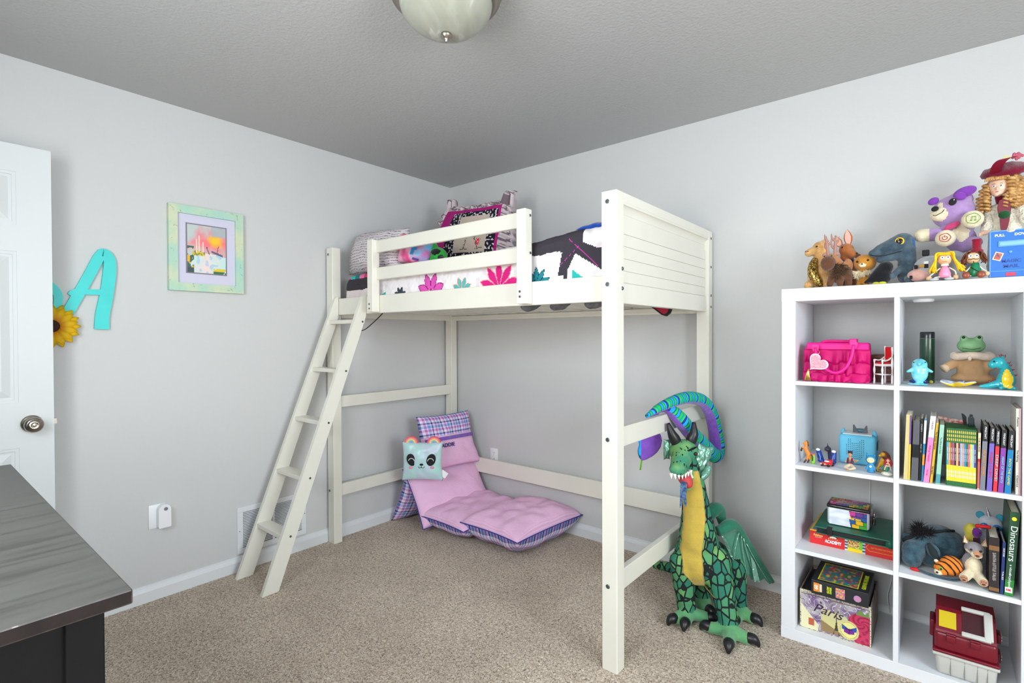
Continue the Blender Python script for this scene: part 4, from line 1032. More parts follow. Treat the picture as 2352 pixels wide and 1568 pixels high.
Bp = [(2.067, -.082, .672, .037), (2.066, -.125, .665, .037), (2.064, -.22, .715, .035), (2.064, -.33, .770, .036), (2.058, -.43, .830, .036), (2.044, -.52, .900, .034), (2.022, -.566, .944, .026), (1.995, -.585, .955, .022), (1.958, -.585, .938, .020), (1.935, -.58, .89, .022), (1.914, -.565, .83, .024)]
tube(bm, Bp, seg=20, n=10, up=(0, 0, 1), uv=True, mifn=lambda u, s: 1 if .60 < u < .88 and s > .3 else 0)
obj('body', bm, [M_SNK, M_PUR], t, True)
bm = B(); hp_ = [(.020, .080), (.052, .048), (.060, .012), (.045, -.030), (.008, -.062), (-.026, -.076), (-.044, -.066), (-.052, -.030), (-.044, .0), (-.058, .030), (-.060, .052), (-.03, .078)]
hp_ = [p[:2] for p in cr_path([(*p, 0) for p in hp_ + [hp_[0]]], 4)[:-1]]
HS = frame_m((1.912, -.560, .775), (.770, .638, 0), (0, 0, 1)); prism(bm, hp_, -.012, .012, 'z', M=HS); HI = HS.inverted()
bmh = evaluated(bm, [('REMESH', dict(mode='VOXEL', voxel_size=.005)), ('SMOOTH', dict(factor=.6, iterations=10))])
for f in bmh.faces: f.material_index = 0 if (HI @ f.calc_center_median()).x < -.040 else 1; f.smooth = True
hd2 = obj('head', bmh, [M_SNK, M_PUR], t, True)
bm = B(); ribbon(bm, [tuple(HS @ Vector((-.032, -.068, 0))), tuple(HS @ Vector((-.036, -.095, 0))), tuple(HS @ Vector((-.040, -.122, 0)))], [.010, .008, .009], side=(.77, .64, 0)); bmesh.ops.solidify(bm, geom=bm.faces[:], thickness=.002); obj('tongue', bm, P('lime_felt', (140, 220, 70), .8), hd2)
# ------------------------------------------------------------------ cube shelf
SX0, SX1, SY0, SY1, SHT = 2.440, 3.220, -.407, -.018, 1.4735
sh = thing('cube_shelf', 'white two-column cube shelf full of toys and books against the back wall', 'shelf', ((SX0 + SX1) / 2, SY0 / 2, 0))
def spart(name, a, b, bev=.0012):
    bm = B(); box(bm, a, b, bev, seg=1); obj(name, bm, M_LAM, sh)
spart('top_board', (SX0 - .001, SY0 - .001, 1.4205), (SX1 + .001, SY1, SHT)); spart('bottom_board', (SX0 - .001, SY0 - .001, 0), (SX1 + .001, SY1, .0465))
spart('side_panel', (SX0, SY0, .0465), (2.492, SY1, 1.4205)); spart('side_panel', (3.169, SY0, .0465), (SX1, SY1, 1.4205))
spart('divider', (2.8225, SY0, .0465), (2.8390, SY1, 1.4205))
RZ = [.3885, .7385, 1.0885]
for z in RZ:
    spart('shelf_board', (2.492, SY0 + .0005, z - .0165), (2.8225, SY1, z)); spart('shelf_board', (2.8390, SY0 + .0005, z - .0165), (3.169, SY1, z))
Z1, Z2, Z3, Z4, ZT = 1.0890, .7390, .3890, .0470, 1.4740
bm = B(); lathe(bm, [(0, 0), (.034, 0), (.034, -.006), (.030, -.011), (0, -.012)], (2.905, -.20, 1.420), 28)
single('puck_light', 'white puck light stuck under the top board of the shelf', 'light', bm, P('white_plastic', (238, 238, 240), .35), (2.905, -.20, 1.42), smooth=True, angle=40)
bm = B(); tube(bm, [(2.800, -.016, .30, .0022), (2.796, -.030, .21, .0022), (2.782, -.024, .13, .0022), (2.792, -.022, .06, .0022)], seg=6); 
single('power_cord', 'white power cord hanging behind the lower left shelf cube', 'cord', bm, P('white_plastic', (238, 238, 240), .35), (2.79, -.02, .06), smooth=True)
bm = B(); tube(bm, [(2.715, -.006, .72, .002), (2.716, -.006, .60, .002), (2.712, -.006, .42, .002)], seg=6)
single('power_cord', 'thin white cord running down the wall behind the card tin', 'cord', bm, P('white_plastic', (238, 238, 240), .35), (2.715, -.006, .42), smooth=True)

def bead(parent, c, r, name='eye', mat=None, fl=None):
    bm = B(); ell(bm, c, r if fl is None else fl, sub=2); return obj(name, bm, mat or P('black_bead', (12, 12, 14), .15), parent, True)
def tufts(cs, n_, L0, r, spread, seed, base=None):
    rnd = random.Random(seed); bm = B()
    for k in range(n_):
        c = Vector(rnd.choice(cs)); d = Vector((rnd.uniform(-1, 1), rnd.uniform(-1, .4), rnd.uniform(-1, 1))).normalized(); dd = (d * spread + Vector(base or (0, 0, 0))).normalized()
        cone(bm, c + d * .004, c + dd * L0 * rnd.uniform(.7, 1.2), r, 5)
    return bm
def line_part(name, pts, r, mat, parent, seg=6, n=3):
    bm = B(); tube(bm, pts, r, seg=seg, n=n); return obj(name, bm, mat, parent, True)
def flat_shape(bm, outline, y0, y1, M=None, mi=0, smooth=3):
    o = [p[:2] for p in cr_path([(*p, 0) for p in list(outline) + [outline[0]]], smooth)[:-1]] if smooth else outline
    return prism(bm, o, y0, y1, 'y', M=M, mi=mi)

# ================================================================== toys on the top of the shelf
t = thing('plush_toy', 'tan plush dragon with a gold scaled belly at the left end of the shelf top', 'plush toy', (2.555, -.27, ZT))
M_TAN = plush('tan_dragon_plush', (204, 150, 88), c2=(226, 182, 120), vscale=60, bs=200, bd=.008)
obj('body', blob([('e', (2.555, -.255, 1.528), (.046, .048, .055), None, 0), ('c', (2.555, -.255, 1.56), (2.566, -.265, 1.645), .036, .026, 0), ('e', (2.560, -.270, 1.655), (.030, .026, .026), None, 0), ('c', (2.550, -.276, 1.643), (2.520, -.292, 1.632), .022, .017, 0),
    ('c', (2.535, -.27, 1.51), (2.520, -.30, 1.492), .022, .018, 0), ('c', (2.585, -.27, 1.51), (2.590, -.30, 1.492), .022, .018, 0), ('c', (2.565, -.24, 1.675), (2.578, -.24, 1.688), .014, .008, 0)], .0042, 3), [M_TAN], t, True)
bead(t, (2.550, -.294, 1.656), .0042)
for x in (2.512, 2.520): bead(t, (x, -.309, 1.637), .0022, 'nostril')
def gold_m():
    t_ = NT('gold_scale_fabric', .35); v = t_.n('TexVoronoi', Vector=t_.coord(), Scale=85.0, _feature='DISTANCE_TO_EDGE')
    t_.color(t_.mix(t_.math('LESS_THAN', v.outputs['Distance'], .09), L4((196, 160, 78)), L4((70, 50, 22)))); t_.b.inputs['Metallic'].default_value = .55; return t_.m
bm = B(); tube(bm, [(2.545, -.296, 1.605, .010), (2.538, -.306, 1.575, .017), (2.540, -.310, 1.540, .020), (2.555, -.310, 1.508, .018), (2.572, -.304, 1.488, .010)], seg=14); obj('belly_panel', bm, gold_m(), t, True)
bm = B(); flat_shape(bm, [(2.512, 1.600), (2.506, 1.560), (2.508, 1.525), (2.520, 1.560), (2.535, 1.590)], -.235, -.228); obj('wing', bm, P('olive_gold_cloth', (150, 132, 70), .5, bump=.3, bscale=60), t)
# moose
t = thing('plush_toy', 'brown plush moose with pinkish antlers and a shaggy mane on the shelf top', 'plush toy', (2.635, -.34, ZT))
M_MOO = plush('dark_brown_plush', (104, 66, 44), bs=220, bd=.008); M_LBR = plush('light_brown_plush', (176, 118, 74), bs=220, bd=.008)
obj('body', blob([('e', (2.640, -.300, 1.530), (.038, .045, .040), None, 0), ('c', (2.63, -.31, 1.56), (2.612, -.34, 1.590), .030, .026, 1), ('e', (2.602, -.368, 1.572), (.027, .026, .031), None, 0),
    ('c', (2.615, -.335, 1.52), (2.606, -.350, 1.488), .016, .013, 0), ('c', (2.640, -.335, 1.52), (2.642, -.350, 1.488), .016, .013, 0), ('c', (2.665, -.31, 1.52), (2.668, -.32, 1.489), .016, .014, 0), ('e', (2.662, -.29, 1.565), (.018, .02, .03), None, 1)], .0042, 3), [M_MOO, M_LBR], t, True)
obj('mane', tufts([(2.628, -.350, 1.560), (2.640, -.345, 1.540), (2.630, -.350, 1.530), (2.645, -.335, 1.560), (2.650, -.33, 1.545)], 260, .034, .0022, 1.0, 3, (.3, -.3, -.7)), P('shaggy_brown_fur', (92, 68, 48), .95, var=.3, vscale=80), t)
M_ANT = P('antler_felt', (172, 128, 116), .9, bump=.3, bscale=200)
for bx_, tx in ((2.600, 2.592), (2.624, 2.626)):
    bm = B(); tube(bm, [(bx_, -.345, 1.604, .0055), ((bx_ + tx) / 2, -.345, 1.645, .006), (tx, -.345, 1.686, .003)], seg=8)
    for z, d in ((1.630, -1), (1.650, 1), (1.664, -1)): tube(bm, [(bx_, -.345, z, .0045), (bx_ + d * .010, -.345, z + .012, .004), (bx_ + d * .013, -.345, z + .030, .002)], seg=7)
    obj('antler', bm, M_ANT, t, True)
for s in (-1, 1):
    bm = B(); ell(bm, (2.610 + s * .022, -.345, 1.612), (.010, .005, .007), (0, s * .5, 0), sub=2); obj('ear', bm, M_ANT, t, True); bead(t, (2.604 + s * .013, -.380, 1.600), .0028)
# kangaroo
t = thing('plush_toy', 'reddish brown plush kangaroo with tall pink-lined ears on the shelf top', 'plush toy', (2.655, -.215, ZT))
M_KAN = plush('rust_plush', (172, 98, 48), c2=(190, 118, 64), bs=240)
obj('body', blob([('e', (2.648, -.215, 1.642), (.028, .03, .027), None, 0), ('c', (2.655, -.225, 1.632), (2.680, -.245, 1.614), .022, .014, 0), ('c', (2.648, -.21, 1.62), (2.652, -.20, 1.54), .024, .036, 0), ('e', (2.650, -.20, 1.515), (.040, .045, .040), None, 0), ('c', (2.67, -.235, 1.55), (2.677, -.26, 1.53), .010, .008, 0)], .0042, 3), [M_KAN], t, True)
for (a, b, w_) in (((2.656, 1.660), (2.650, 1.728), .016), ((2.628, 1.655), (2.606, 1.706), .014)):
    for nm, k, y0, m_ in (('ear', 1.0, -.212, M_KAN), ('ear_lining', .72, -.2175, P('pink_ear_felt', (236, 178, 160), .9))):
        d = Vector((b[0] - a[0], b[1] - a[1])); n_ = Vector((-d.y, d.x)).normalized() * w_ * k; q = []
        for f, ww in ((.0, .35), (.25, .85), (.5, 1.0), (.75, .7), (1.0, .08)): q.append((a[0] + d.x * f * (.9 + .1 * k) + n_.x * ww, a[1] + d.y * f * (.9 + .1 * k) + n_.y * ww))
        for f, ww in ((1.0, .08), (.75, .7), (.5, 1.0), (.25, .85), (.0, .35)): q.append((a[0] + d.x * f * (.9 + .1 * k) - n_.x * ww, a[1] + d.y * f * (.9 + .1 * k) - n_.y * ww))
        bm = B(); flat_shape(bm, q, y0, y0 + .005, smooth=0); obj(nm, bm, m_, t)
bead(t, (2.636, -.240, 1.650), .0038); bead(t, (2.688, -.252, 1.617), .005, 'nose')
bm = B(); tube(bm, [(2.625, -.225, 1.598), (2.645, -.245, 1.588), (2.672, -.232, 1.592)], .0065, seg=8); obj('collar', bm, P('navy_ribbon', (40, 44, 110), .7), t, True)
# generic cub
t = thing('plush_toy', 'small orange-brown plush cub with a cream fluffy collar beside the dinosaur', 'plush toy', (2.716, -.27, ZT))
M_CUB = plush('orange_brown_plush', (200, 136, 50), bs=260); M_CRM = plush('cream_fluff', (240, 226, 190), bs=120, bd=.01)
obj('body', blob([('e', (2.718, -.265, 1.574), (.040, .034, .035), None, 0), ('e', (2.714, -.262, 1.512), (.026, .028, .036), None, 0), ('c', (2.703, -.28, 1.50), (2.700, -.292, 1.484), .011, .010, 0), ('c', (2.725, -.28, 1.50), (2.726, -.292, 1.484), .011, .010, 0), ('e', (2.712, -.296, 1.562), (.013, .008, .009), None, 1)], .004, 3), [M_CUB, M_CRM], t, True)
for s in (-1, 1):
    bm = B(); ell(bm, (2.720 + s * .026, -.262, 1.604), (.011, .006, .011), sub=2); obj('ear', bm, plush('dark_brown_plush', (104, 66, 44)), t, True)
bead(t, (2.695, -.296, 1.578), .0045); bead(t, (2.731, -.296, 1.581), .0045); bead(t, (2.712, -.305, 1.566), .003, 'nose')
obj('collar', tufts([(2.690, -.285, 1.536), (2.702, -.292, 1.530), (2.716, -.294, 1.528), (2.730, -.290, 1.534), (2.695, -.288, 1.520)], 240, .020, .0024, 1, 9, (-.1, -.5, -.5)), M_CRM, t)
# raptor
t = thing('plush_toy', 'slate blue plush dinosaur with a big yellow-ringed eye on the shelf top', 'plush toy', (2.85, -.29, ZT))
M_RAP = plush('slate_blue_velour', (54, 70, 84), c2=(84, 102, 114), vscale=34, bs=120, bd=.006); M_RBL = plush('bright_blue_streak', (16, 84, 140))
obj('body', blob([('e', (2.842, -.290, 1.634), (.040, .036, .043), None, 0), ('c', (2.830, -.295, 1.632), (2.775, -.305, 1.612), .038, .027, 0), ('c', (2.775, -.305, 1.608), (2.748, -.308, 1.604), .024, .016, 0),
    ('c', (2.850, -.29, 1.595), (2.770, -.300, 1.578), .020, .014, 0), ('c', (2.856, -.285, 1.61), (2.855, -.28, 1.53), .030, .032, 0), ('e', (2.856, -.265, 1.512), (.032, .045, .036), None, 0), ('c', (2.835, -.305, 1.535), (2.812, -.325, 1.508), .012, .012, 0),
    ('c', (2.862, -.30, 1.50), (2.862, -.33, 1.488), .016, .012, 0)], .0042, 3, paint=[((2.882, -.29, 1.64), (.014, .03, .022), 1)]), [M_RAP, M_RBL], t, True)
bm = B(); lathe(bm, [(0, 0), (.0155, 0), (.0150, -.004), (.0125, -.006), (0, -.006)], (2.834, -.3235, 1.640), 24, 'y'); e_ = obj('eye', bm, P('yellow_eye_ring', (244, 190, 20), .4), t, True, angle=40)
bm = B(); ell(bm, (2.834, -.329, 1.640), (.0112, .0045, .0112), sub=3); obj('pupil', bm, P('dark_amber_eye', (34, 20, 12), .06), e_, True)
bead(e_, (2.830, -.3335, 1.645), .0018, 'highlight', P('white_felt', (244, 244, 244), .8))
line_part('mouth_line', [(2.742, -.322, 1.598), (2.765, -.3305, 1.590), (2.800, -.331, 1.592), (2.840, -.322, 1.602)], .0014, P('black_felt', (18, 18, 22), .8), t)
# black bird
t = thing('plush_toy', 'black plush bird with yellow feet tucked under the dinosaur head', 'plush toy', (2.775, -.32, ZT))
obj('body', blob([('c', (2.790, -.315, 1.545), (2.752, -.325, 1.502), .026, .020, 0), ('e', (2.778, -.315, 1.512), (.032, .030, .034), None, 0), ('c', (2.745, -.33, 1.50), (2.726, -.335, 1.488), .012, .006, 0)], .0042, 3), [P('black_plush', (22, 22, 26), .95)], t, True)
bm = B(); ell(bm, (2.782, -.350, 1.481), (.014, .012, .006), sub=2); ell(bm, (2.762, -.350, 1.481), (.012, .012, .006), sub=2); obj('feet', bm, plush('yellow_plush', (226, 176, 30)), t, True)
# grey plush
t = thing('plush_toy', 'grey plush animal with a pink snout and square patches lying under the purple puppy', 'plush toy', (2.95, -.29, ZT))
M_GRY = plush('light_grey_plush', (172, 174, 178)); M_PKS = plush('pale_pink_plush', (226, 178, 166))
obj('body', blob([('e', (2.925, -.300, 1.535), (.050, .050, .044), None, 0), ('e', (2.990, -.270, 1.535), (.055, .055, .060), None, 0), ('e', (2.890, -.325, 1.505), (.034, .028, .024), None, 1), ('c', (2.985, -.31, 1.50), (3.01, -.325, 1.490), .018, .015, 0)], .005, 4), [M_GRY, M_PKS], t, True)
for i, (x, z, w_, h_, c) in enumerate(((2.870, 1.497, .008, .012, (24, 22, 24)), (2.902, 1.537, .016, .010, (196, 150, 70)), (2.915, 1.535, .012, .014, (24, 22, 24)), (2.884, 1.535, .010, .013, (24, 22, 24)), (2.915, 1.548, .014, .010, (238, 238, 238)))):
    bm = B(); box(bm, (x - w_ / 2, -.3535, z - h_ / 2), (x + w_ / 2, -.335, z + h_ / 2), .001); obj('square_patch', bm, P('patch_%d' % sum(c), c, .85), t)
bm = B(); box(bm, (2.902, -.318, 1.578), (2.924, -.30, 1.600), .003); obj('ear', bm, P('black_felt', (18, 18, 22), .8), t)
# purple puppy
t = thing('plush_toy', 'purple and cream plush puppy with paw symbols leaning on the wall above the shelf', 'plush toy', (3.01, -.22, 1.595))
M_PRP = plush('lilac_plush', (170, 138, 188), bs=300); M_DPR = plush('violet_ear_plush', (128, 62, 168)); M_CR2 = plush('cream_plush', (230, 216, 184), bs=300)
obj('body', blob([('e', (2.992, -.215, 1.748), (.066, .058, .064), None, 0), ('e', (3.012, -.210, 1.790), (.040, .036, .034), None, 0), ('e', (2.952, -.256, 1.738), (.030, .026, .027), None, 1), ('e', (3.020, -.205, 1.640), (.042, .042, .050), None, 0),
    ('c', (2.985, -.225, 1.666), (2.900, -.255, 1.664), .024, .027, 0), ('c', (3.03, -.23, 1.68), (3.046, -.275, 1.700), .024, .024, 0), ('e', (3.046, -.282, 1.701), (.033, .022, .033), None, 1),
    ('c', (3.00, -.22, 1.622), (2.974, -.272, 1.640), .026, .022, 0), ('e', (2.970, -.290, 1.640), (.032, .021, .032), None, 1), ('c', (3.04, -.21, 1.622), (3.055, -.255, 1.620), .026, .022, 0)], .005, 3,
    paint=[((2.895, -.255, 1.664), (.030, .05, .05), 1), ((2.952, -.270, 1.768), (.012, .025, .030), 1), ((3.015, -.250, 1.665), (.026, .022, .036), 1)]), [M_PRP, M_CR2], t, True)
for c, r, rot in (((2.934, -.235, 1.795), (.018, .010, .014), (0, -.5, 0)), ((3.025, -.245, 1.812), (.036, .016, .020), (0, -.35, .2)), ((3.012, -.268, 1.795), (.018, .008, .014), (0, .6, 0))):
    bm = B(); ell(bm, c, r, rot, sub=3); obj('ear', bm, M_DPR, t, True)
bm = B(); ell(bm, (2.939, -.283, 1.756), (.0115, .007, .0095), (0, -.3, 0), sub=3); obj('nose', bm, P('black_felt', (18, 18, 22), .8), t, True)
bm = B(); ell(bm, (2.990, -.2735, 1.776), (.0115, .004, .0135), (0, .3, 0), sub=3); e_ = obj('eye', bm, P('black_felt', (18, 18, 22), .8), t, True); bead(e_, (2.994, -.279, 1.782), .002, 'highlight', P('white_felt', (244, 244, 244), .8))
line_part('mouth_line', [(2.933, -.281, 1.734), (2.940, -.284, 1.730), (2.950, -.285, 1.734), (2.960, -.283, 1.740), (2.966, -.279, 1.750)], .0011, P('black_felt', (18, 18, 22), .8), t)
M_GSY = P('green_stitching', (96, 160, 40), .8); M_RSY = P('red_stitching', (180, 28, 40), .8)
def cloud(cx, cy, cz, r, mat, parent):
    pts = [(cx + r * (1 + .05 * math.cos(5 * a)) * math.cos(a) * 1.1, cy, cz + r * (1 + .05 * math.cos(5 * a)) * math.sin(a)) for a in [2 * PI * k / 40 for k in range(41)]]
    return line_part('stitched_outline', pts, .0010, mat, parent, n=1)
cloud(3.046, -.3045, 1.701, .018, M_GSY, t); bm = B()
for x in (3.041, 3.052): ell(bm, (x, -.3055, 1.694), (.003, .0012, .0022), sub=2); box(bm, (x + .0018, -.306, 1.694), (x + .0028, -.3045, 1.7075))
box(bm, (3.0428, -.306, 1.706), (3.0548, -.3045, 1.7085)); obj('music_note', bm, M_GSY, t)
cloud(2.968, -.3110, 1.640, .015, M_RSY, t)
line_part('power_symbol', [(2.968 + .0072 * math.sin(a), -.3122, 1.639 + .0072 * math.cos(a)) for a in [.7 + (2 * PI - 1.4) * k / 20 for k in range(21)]], .0011, M_RSY, t, n=1)
line_part('power_symbol_bar', [(2.968, -.3122, 1.640), (2.968, -.3122, 1.649)], .0011, M_RSY, t, n=1)
bm = B(); ell(bm, (2.988, -.262, 1.688), (.026, .008, .011), (0, -.45, 0), sub=3); obj('name_badge', bm, plush('pink_badge', (206, 70, 120)), t, True)
# blonde puppet
M_WOOD = P('pale_turned_wood', (226, 184, 140), .45); M_ROPE = P('cotton_rope', (232, 222, 204), .9)
def puppet(label, cx, hz, top, hair, bodym, shoem, feet, hands, hl, hr, base):
    t = thing('wooden_puppet', label, 'doll', (cx, -.392, base))
    bm = B(); ell(bm, (cx, -.392, hz), .0205, sub=3); h = obj('head', bm, M_WOOD, t, True)
    for s in (-1, 1):
        bm = B(); ell(bm, (cx + s * .0080, -.4105, hz + .005), (.0062, .0030, .0068), sub=2); e = obj('eye', bm, P('white_gloss_paint', (244, 244, 244), .3), h, True); bead(e, (cx + s * .0080 + .001, -.4135, hz + .005), .0024, 'pupil', P('blue_iris', (40, 80, 120), .3))
    return t, h
t, h = puppet('small wooden puppet with yellow yarn hair and a pink dress on the shelf edge', 2.968, 1.550, 1.588, None, None, None, None, None, None, None, ZT)
bm = B(); rnd = random.Random(4)
for k in range(90):
    f = k / 89; s = -1 if k % 2 else 1; a = rnd.uniform(-.25, 1); dx = .010 + .014 * abs(a)
    end = (2.968 + s * (.022 + .022 * rnd.random() + (.014 if s > 0 else 0)), -.392 + rnd.uniform(-.018, .02), 1.508 + rnd.uniform(-.006, .010))
    tube(bm, [(2.968 + rnd.uniform(-.006, .006), -.392 - .012 * a, 1.5715, .0022), (2.968 + s * dx, -.396 - .012 * a, 1.572, .0024), (2.968 + s * (.024 + .004 * rnd.random()), -.392 - .016 * a, 1.548, .0025), end + (.0020,)], seg=5, n=3)
for k in range(12): tube(bm, [(2.968 + (k - 6) * .0010, -.392, 1.574, .0024), (2.968 + (k - 6) * .0022, -.408, 1.570, .0022), (2.968 + (k - 6) * .0033, -.4120, 1.563, .0016)], seg=5, n=2)
ell(bm, (2.968, -.386, 1.556), (.022, .020, .022), sub=2); obj('yarn_hair', bm, P('yellow_yarn', (250, 200, 30), .9, bump=.4, bscale=300, var=.1), h, True)
bm = B(); lathe(bm, [(0, 1.533), (.011, 1.533), (.011, 1.526), (0, 1.526)], (2.968, -.392, 0), 16); obj('collar', bm, P('white_gloss_paint', (244, 244, 244), .3), t, True, angle=40)
bm = B(); lathe(bm, [(0, 1.526), (.007, 1.526), (.012, 1.515), (.017, 1.500), (.018, 1.488), (.012, 1.484), (0, 1.483)], (2.968, -.392, 0), 20); obj('dress', bm, P('pink_gloss_paint', (246, 150, 186), .3), t, True)
line_part('smile', [(2.962, -.4118, 1.541), (2.968, -.4125, 1.539), (2.974, -.4118, 1.541)], .0006, M_RSY, h)
for s, hx in ((-1, 2.924), (1, 2.999)):
    ar = line_part('arm', [(2.968 + s * .012, -.392, 1.520), (2.968 + s * .028, -.395, 1.506), (hx, -.398, 1.490)], .0024, M_ROPE, t); bm = B(); ell(bm, (hx, -.398, 1.4845), .0090, sub=2); obj('hand', bm, M_WOOD, ar, True)
for fx in (2.938, 2.980):
    lg_ = line_part('leg', [(2.964 + (fx > 2.96) * .008, -.398, 1.488), (fx + .004, -.404, 1.486), (fx, -.410, 1.480)], .0022, M_ROPE, t); bm = B(); ell(bm, (fx, -.412, 1.4790), (.0150, .010, .0050), sub=2); obj('shoe', bm, P('silver_grey_paint', (186, 190, 194), .35), lg_, True)
# bearded puppet in green
t, h = puppet('small wooden puppet with brown hair, tall red hat and green tunic on the shelf edge', 3.044, 1.548, 1.6, None, None, None, None, None, None, None, ZT)
bm = B(); rnd = random.Random(8)
for k in range(70):
    s = 1 if rnd.random() < .62 else -1; x0 = 3.046; e = (x0 + s * (.018 + .018 * rnd.random()), -.392 + rnd.uniform(-.02, .018), 1.530 + rnd.uniform(-.004, .012)); ph = rnd.random() * 6
    tube(bm, [(x0 + s * .004, -.392 - .008 * rnd.random(), 1.571, .0016), (x0 + s * .020, -.394 - rnd.uniform(-.01, .014), 1.566, .0018), (x0 + s * (.025 + .006 * math.sin(ph)), -.396 - rnd.uniform(-.01, .014), 1.548, .0018), e + (.0014,)], seg=5, n=3)
ell(bm, (3.048, -.386, 1.556), (.022, .020, .020), sub=2); obj('hair', bm, P('brown_mohair', (112, 58, 36), .9, var=.2, vscale=60), h, True)
bm = B(); lathe(bm, [(0, 1.568), (.018, 1.568), (.0175, 1.574), (.0125, 1.578), (.0120, 1.606), (.014, 1.612), (0, 1.613)], (3.053, -.388, 0), 20); obj('hat', bm, plush('burgundy_felt', (140, 22, 44)), h, True, angle=50)
line_part('moustache', [(3.030, -.4128, 1.541), (3.037, -.4145, 1.5405), (3.044, -.4145, 1.543), (3.051, -.4145, 1.5405), (3.058, -.4125, 1.542)], .0011, P('black_felt', (18, 18, 22), .8), h)
line_part('goatee', [(3.044, -.4125, 1.534), (3.045, -.410, 1.5285)], .0012, P('black_felt', (18, 18, 22), .8), h)
bm = B(); lathe(bm, [(0, 1.530), (.010, 1.530), (.012, 1.520), (.016, 1.505), (.019, 1.488), (.014, 1.483), (0, 1.482)], (3.049, -.392, 0), 20); obj('tunic', bm, P('green_gloss_paint', (16, 120, 78), .3), t, True)
line_part('belt', [(3.036, -.405, 1.515), (3.048, -.4095, 1.505), (3.062, -.407, 1.496)], .0013, P('black_felt', (18, 18, 22), .8), t)
for s, hx in ((-1, 3.022), (1, 3.079)):
    ar = line_part('arm', [(3.049 + s * .010, -.392, 1.520), (3.049 + s * .020, -.398, 1.506), (hx, -.400, 1.497)], .0022, M_ROPE, t); bm = B(); ell(bm, (hx, -.400, 1.490), .0085, sub=2); obj('hand', bm, M_WOOD, ar, True)
for fx in (3.025, 3.064):
    lg_ = line_part('leg', [(3.045, -.400, 1.486), (fx, -.408, 1.484)], .0022, M_ROPE, t); bm = B(); ell(bm, (fx, -.415, 1.4870), (.0112, .0060, .0125), sub=3); obj('shoe', bm, P('brown_gloss_paint', (140, 66, 40), .35), lg_, True)
# porcelain doll
DOLL = t = thing('porcelain_doll', 'curly-haired porcelain doll in a burgundy hat and cream coat at the shelf end', 'doll', (3.13, -.22, ZT))
M_COAT = plush('cream_boucle', (226, 218, 196), bs=110, bd=.012, b=1.0); M_BURG = plush('burgundy_velvet', (116, 14, 44)); M_SKIN = P('porcelain_skin', (232, 186, 160), .3)
obj('coat', blob([('c', (3.135, -.20, 1.535), (3.128, -.205, 1.700), .058, .044, 0), ('e', (3.128, -.205, 1.730), (.048, .034, .036), None, 0), ('c', (3.090, -.215, 1.735), (3.076, -.235, 1.665), .022, .017, 0), ('c', (3.170, -.215, 1.735), (3.178, -.240, 1.690), .026, .022, 0)], .005, 3), [M_COAT], t, True)
bm = B(); flat_shape(bm, [(3.110, 1.760), (3.128, 1.765), (3.140, 1.735), (3.138, 1.700), (3.130, 1.655), (3.116, 1.655), (3.112, 1.700), (3.106, 1.735)], -.268, -.240); dr_ = obj('dress_front', bm, P('burgundy_silk', (120, 12, 40), .45), t)
bm = B(); ell(bm, (3.123, -.268, 1.708), (.017, .010, .016), sub=2); obj('green_muff', bm, plush('green_velvet', (34, 80, 44)), t, True)
bm = B(); tube(bm, [(3.120, -.215, 1.755, .015), (3.112, -.225, 1.785, .013)], seg=12, n=2); obj('neck', bm, M_BURG, t, True)
hd = obj('head', blob([('e', (3.110, -.236, 1.817), (.029, .026, .036), None, 0), ('e', (3.107, -.246, 1.795), (.018, .017, .017), None, 0), ('e', (3.1045, -.2635, 1.806), (.0042, .0050, .0060), None, 0), ('e', (3.103, -.256, 1.7850), (.008, .008, .007), None, 0)], .0028, 2), [M_SKIN], t, True)
for s, x in ((-1, 3.0955), (1, 3.1145)):
    bm = B(); ell(bm, (x, -.2600, 1.8150), (.0052, .0028, .0030), sub=2); e = obj('eye', bm, P('white_gloss_paint', (244, 244, 244), .3), hd, True); bead(e, (x, -.2625, 1.8150), .0024, 'iris', P('blue_iris', (40, 80, 120), .3))
    line_part('eyebrow', [(x - .005, -.2595, 1.8225), (x, -.2615, 1.8240), (x + .005, -.2595, 1.8225)], .0007, P('brown_mohair', (112, 58, 36), .9), hd)
bm = B(); ell(bm, (3.1035, -.2635, 1.7940), (.0046, .0022, .0018), sub=2); obj('lips', bm, P('red_lips', (196, 70, 80), .4), hd, True)
bm = B(); tube(bm, [(3.080, -.235, 1.660, .010), (3.072, -.250, 1.652, .009), (3.062, -.262, 1.650, .006)], seg=10); 
for k in range(4): tube(bm, [(3.068, -.258, 1.652 - .003 * k, .0026), (3.060, -.268, 1.650 - .003 * k, .0024), (3.055, -.270, 1.647 - .003 * k, .0018)], seg=6, n=2)
obj('hand', bm, M_SKIN, t, True)
bm = B(); rnd = random.Random(12)
def curl(p0, L_, r, turns):
    pts = []
    for k in range(int(turns * 9) + 1):
        a = k / 9 * 2 * PI; f = k / (turns * 9); pts.append((p0[0] + r * math.cos(a) * (1 - .2 * f), p0[1] + r * math.sin(a) * (1 - .2 * f), p0[2] - L_ * f, r * .62))
    tube(bm, pts, seg=6, n=1)
for (x, y, z, L_, r) in ((3.078, -.225, 1.835, .080, .010), (3.068, -.235, 1.815, .085, .009), (3.078, -.250, 1.785, .055, .008), (3.126, -.266, 1.785, .050, .006), (3.143, -.255, 1.845, .085, .0105), (3.148, -.245, 1.838, .100, .011), (3.163, -.235, 1.830, .095, .011), (3.176, -.225, 1.820, .090, .010), (3.146, -.258, 1.800, .060, .009), (3.155, -.25, 1.790, .055, .009), (3.060, -.225, 1.790, .060, .0085), (3.076, -.25, 1.815, .050, .007), (3.186, -.21, 1.84, .09, .010), (3.170, -.20, 1.845, .1, .011)): curl((x, y, z), L_, r, L_ / .0125)
ell(bm, (3.130, -.196, 1.838), (.050, .036, .034), sub=3); 
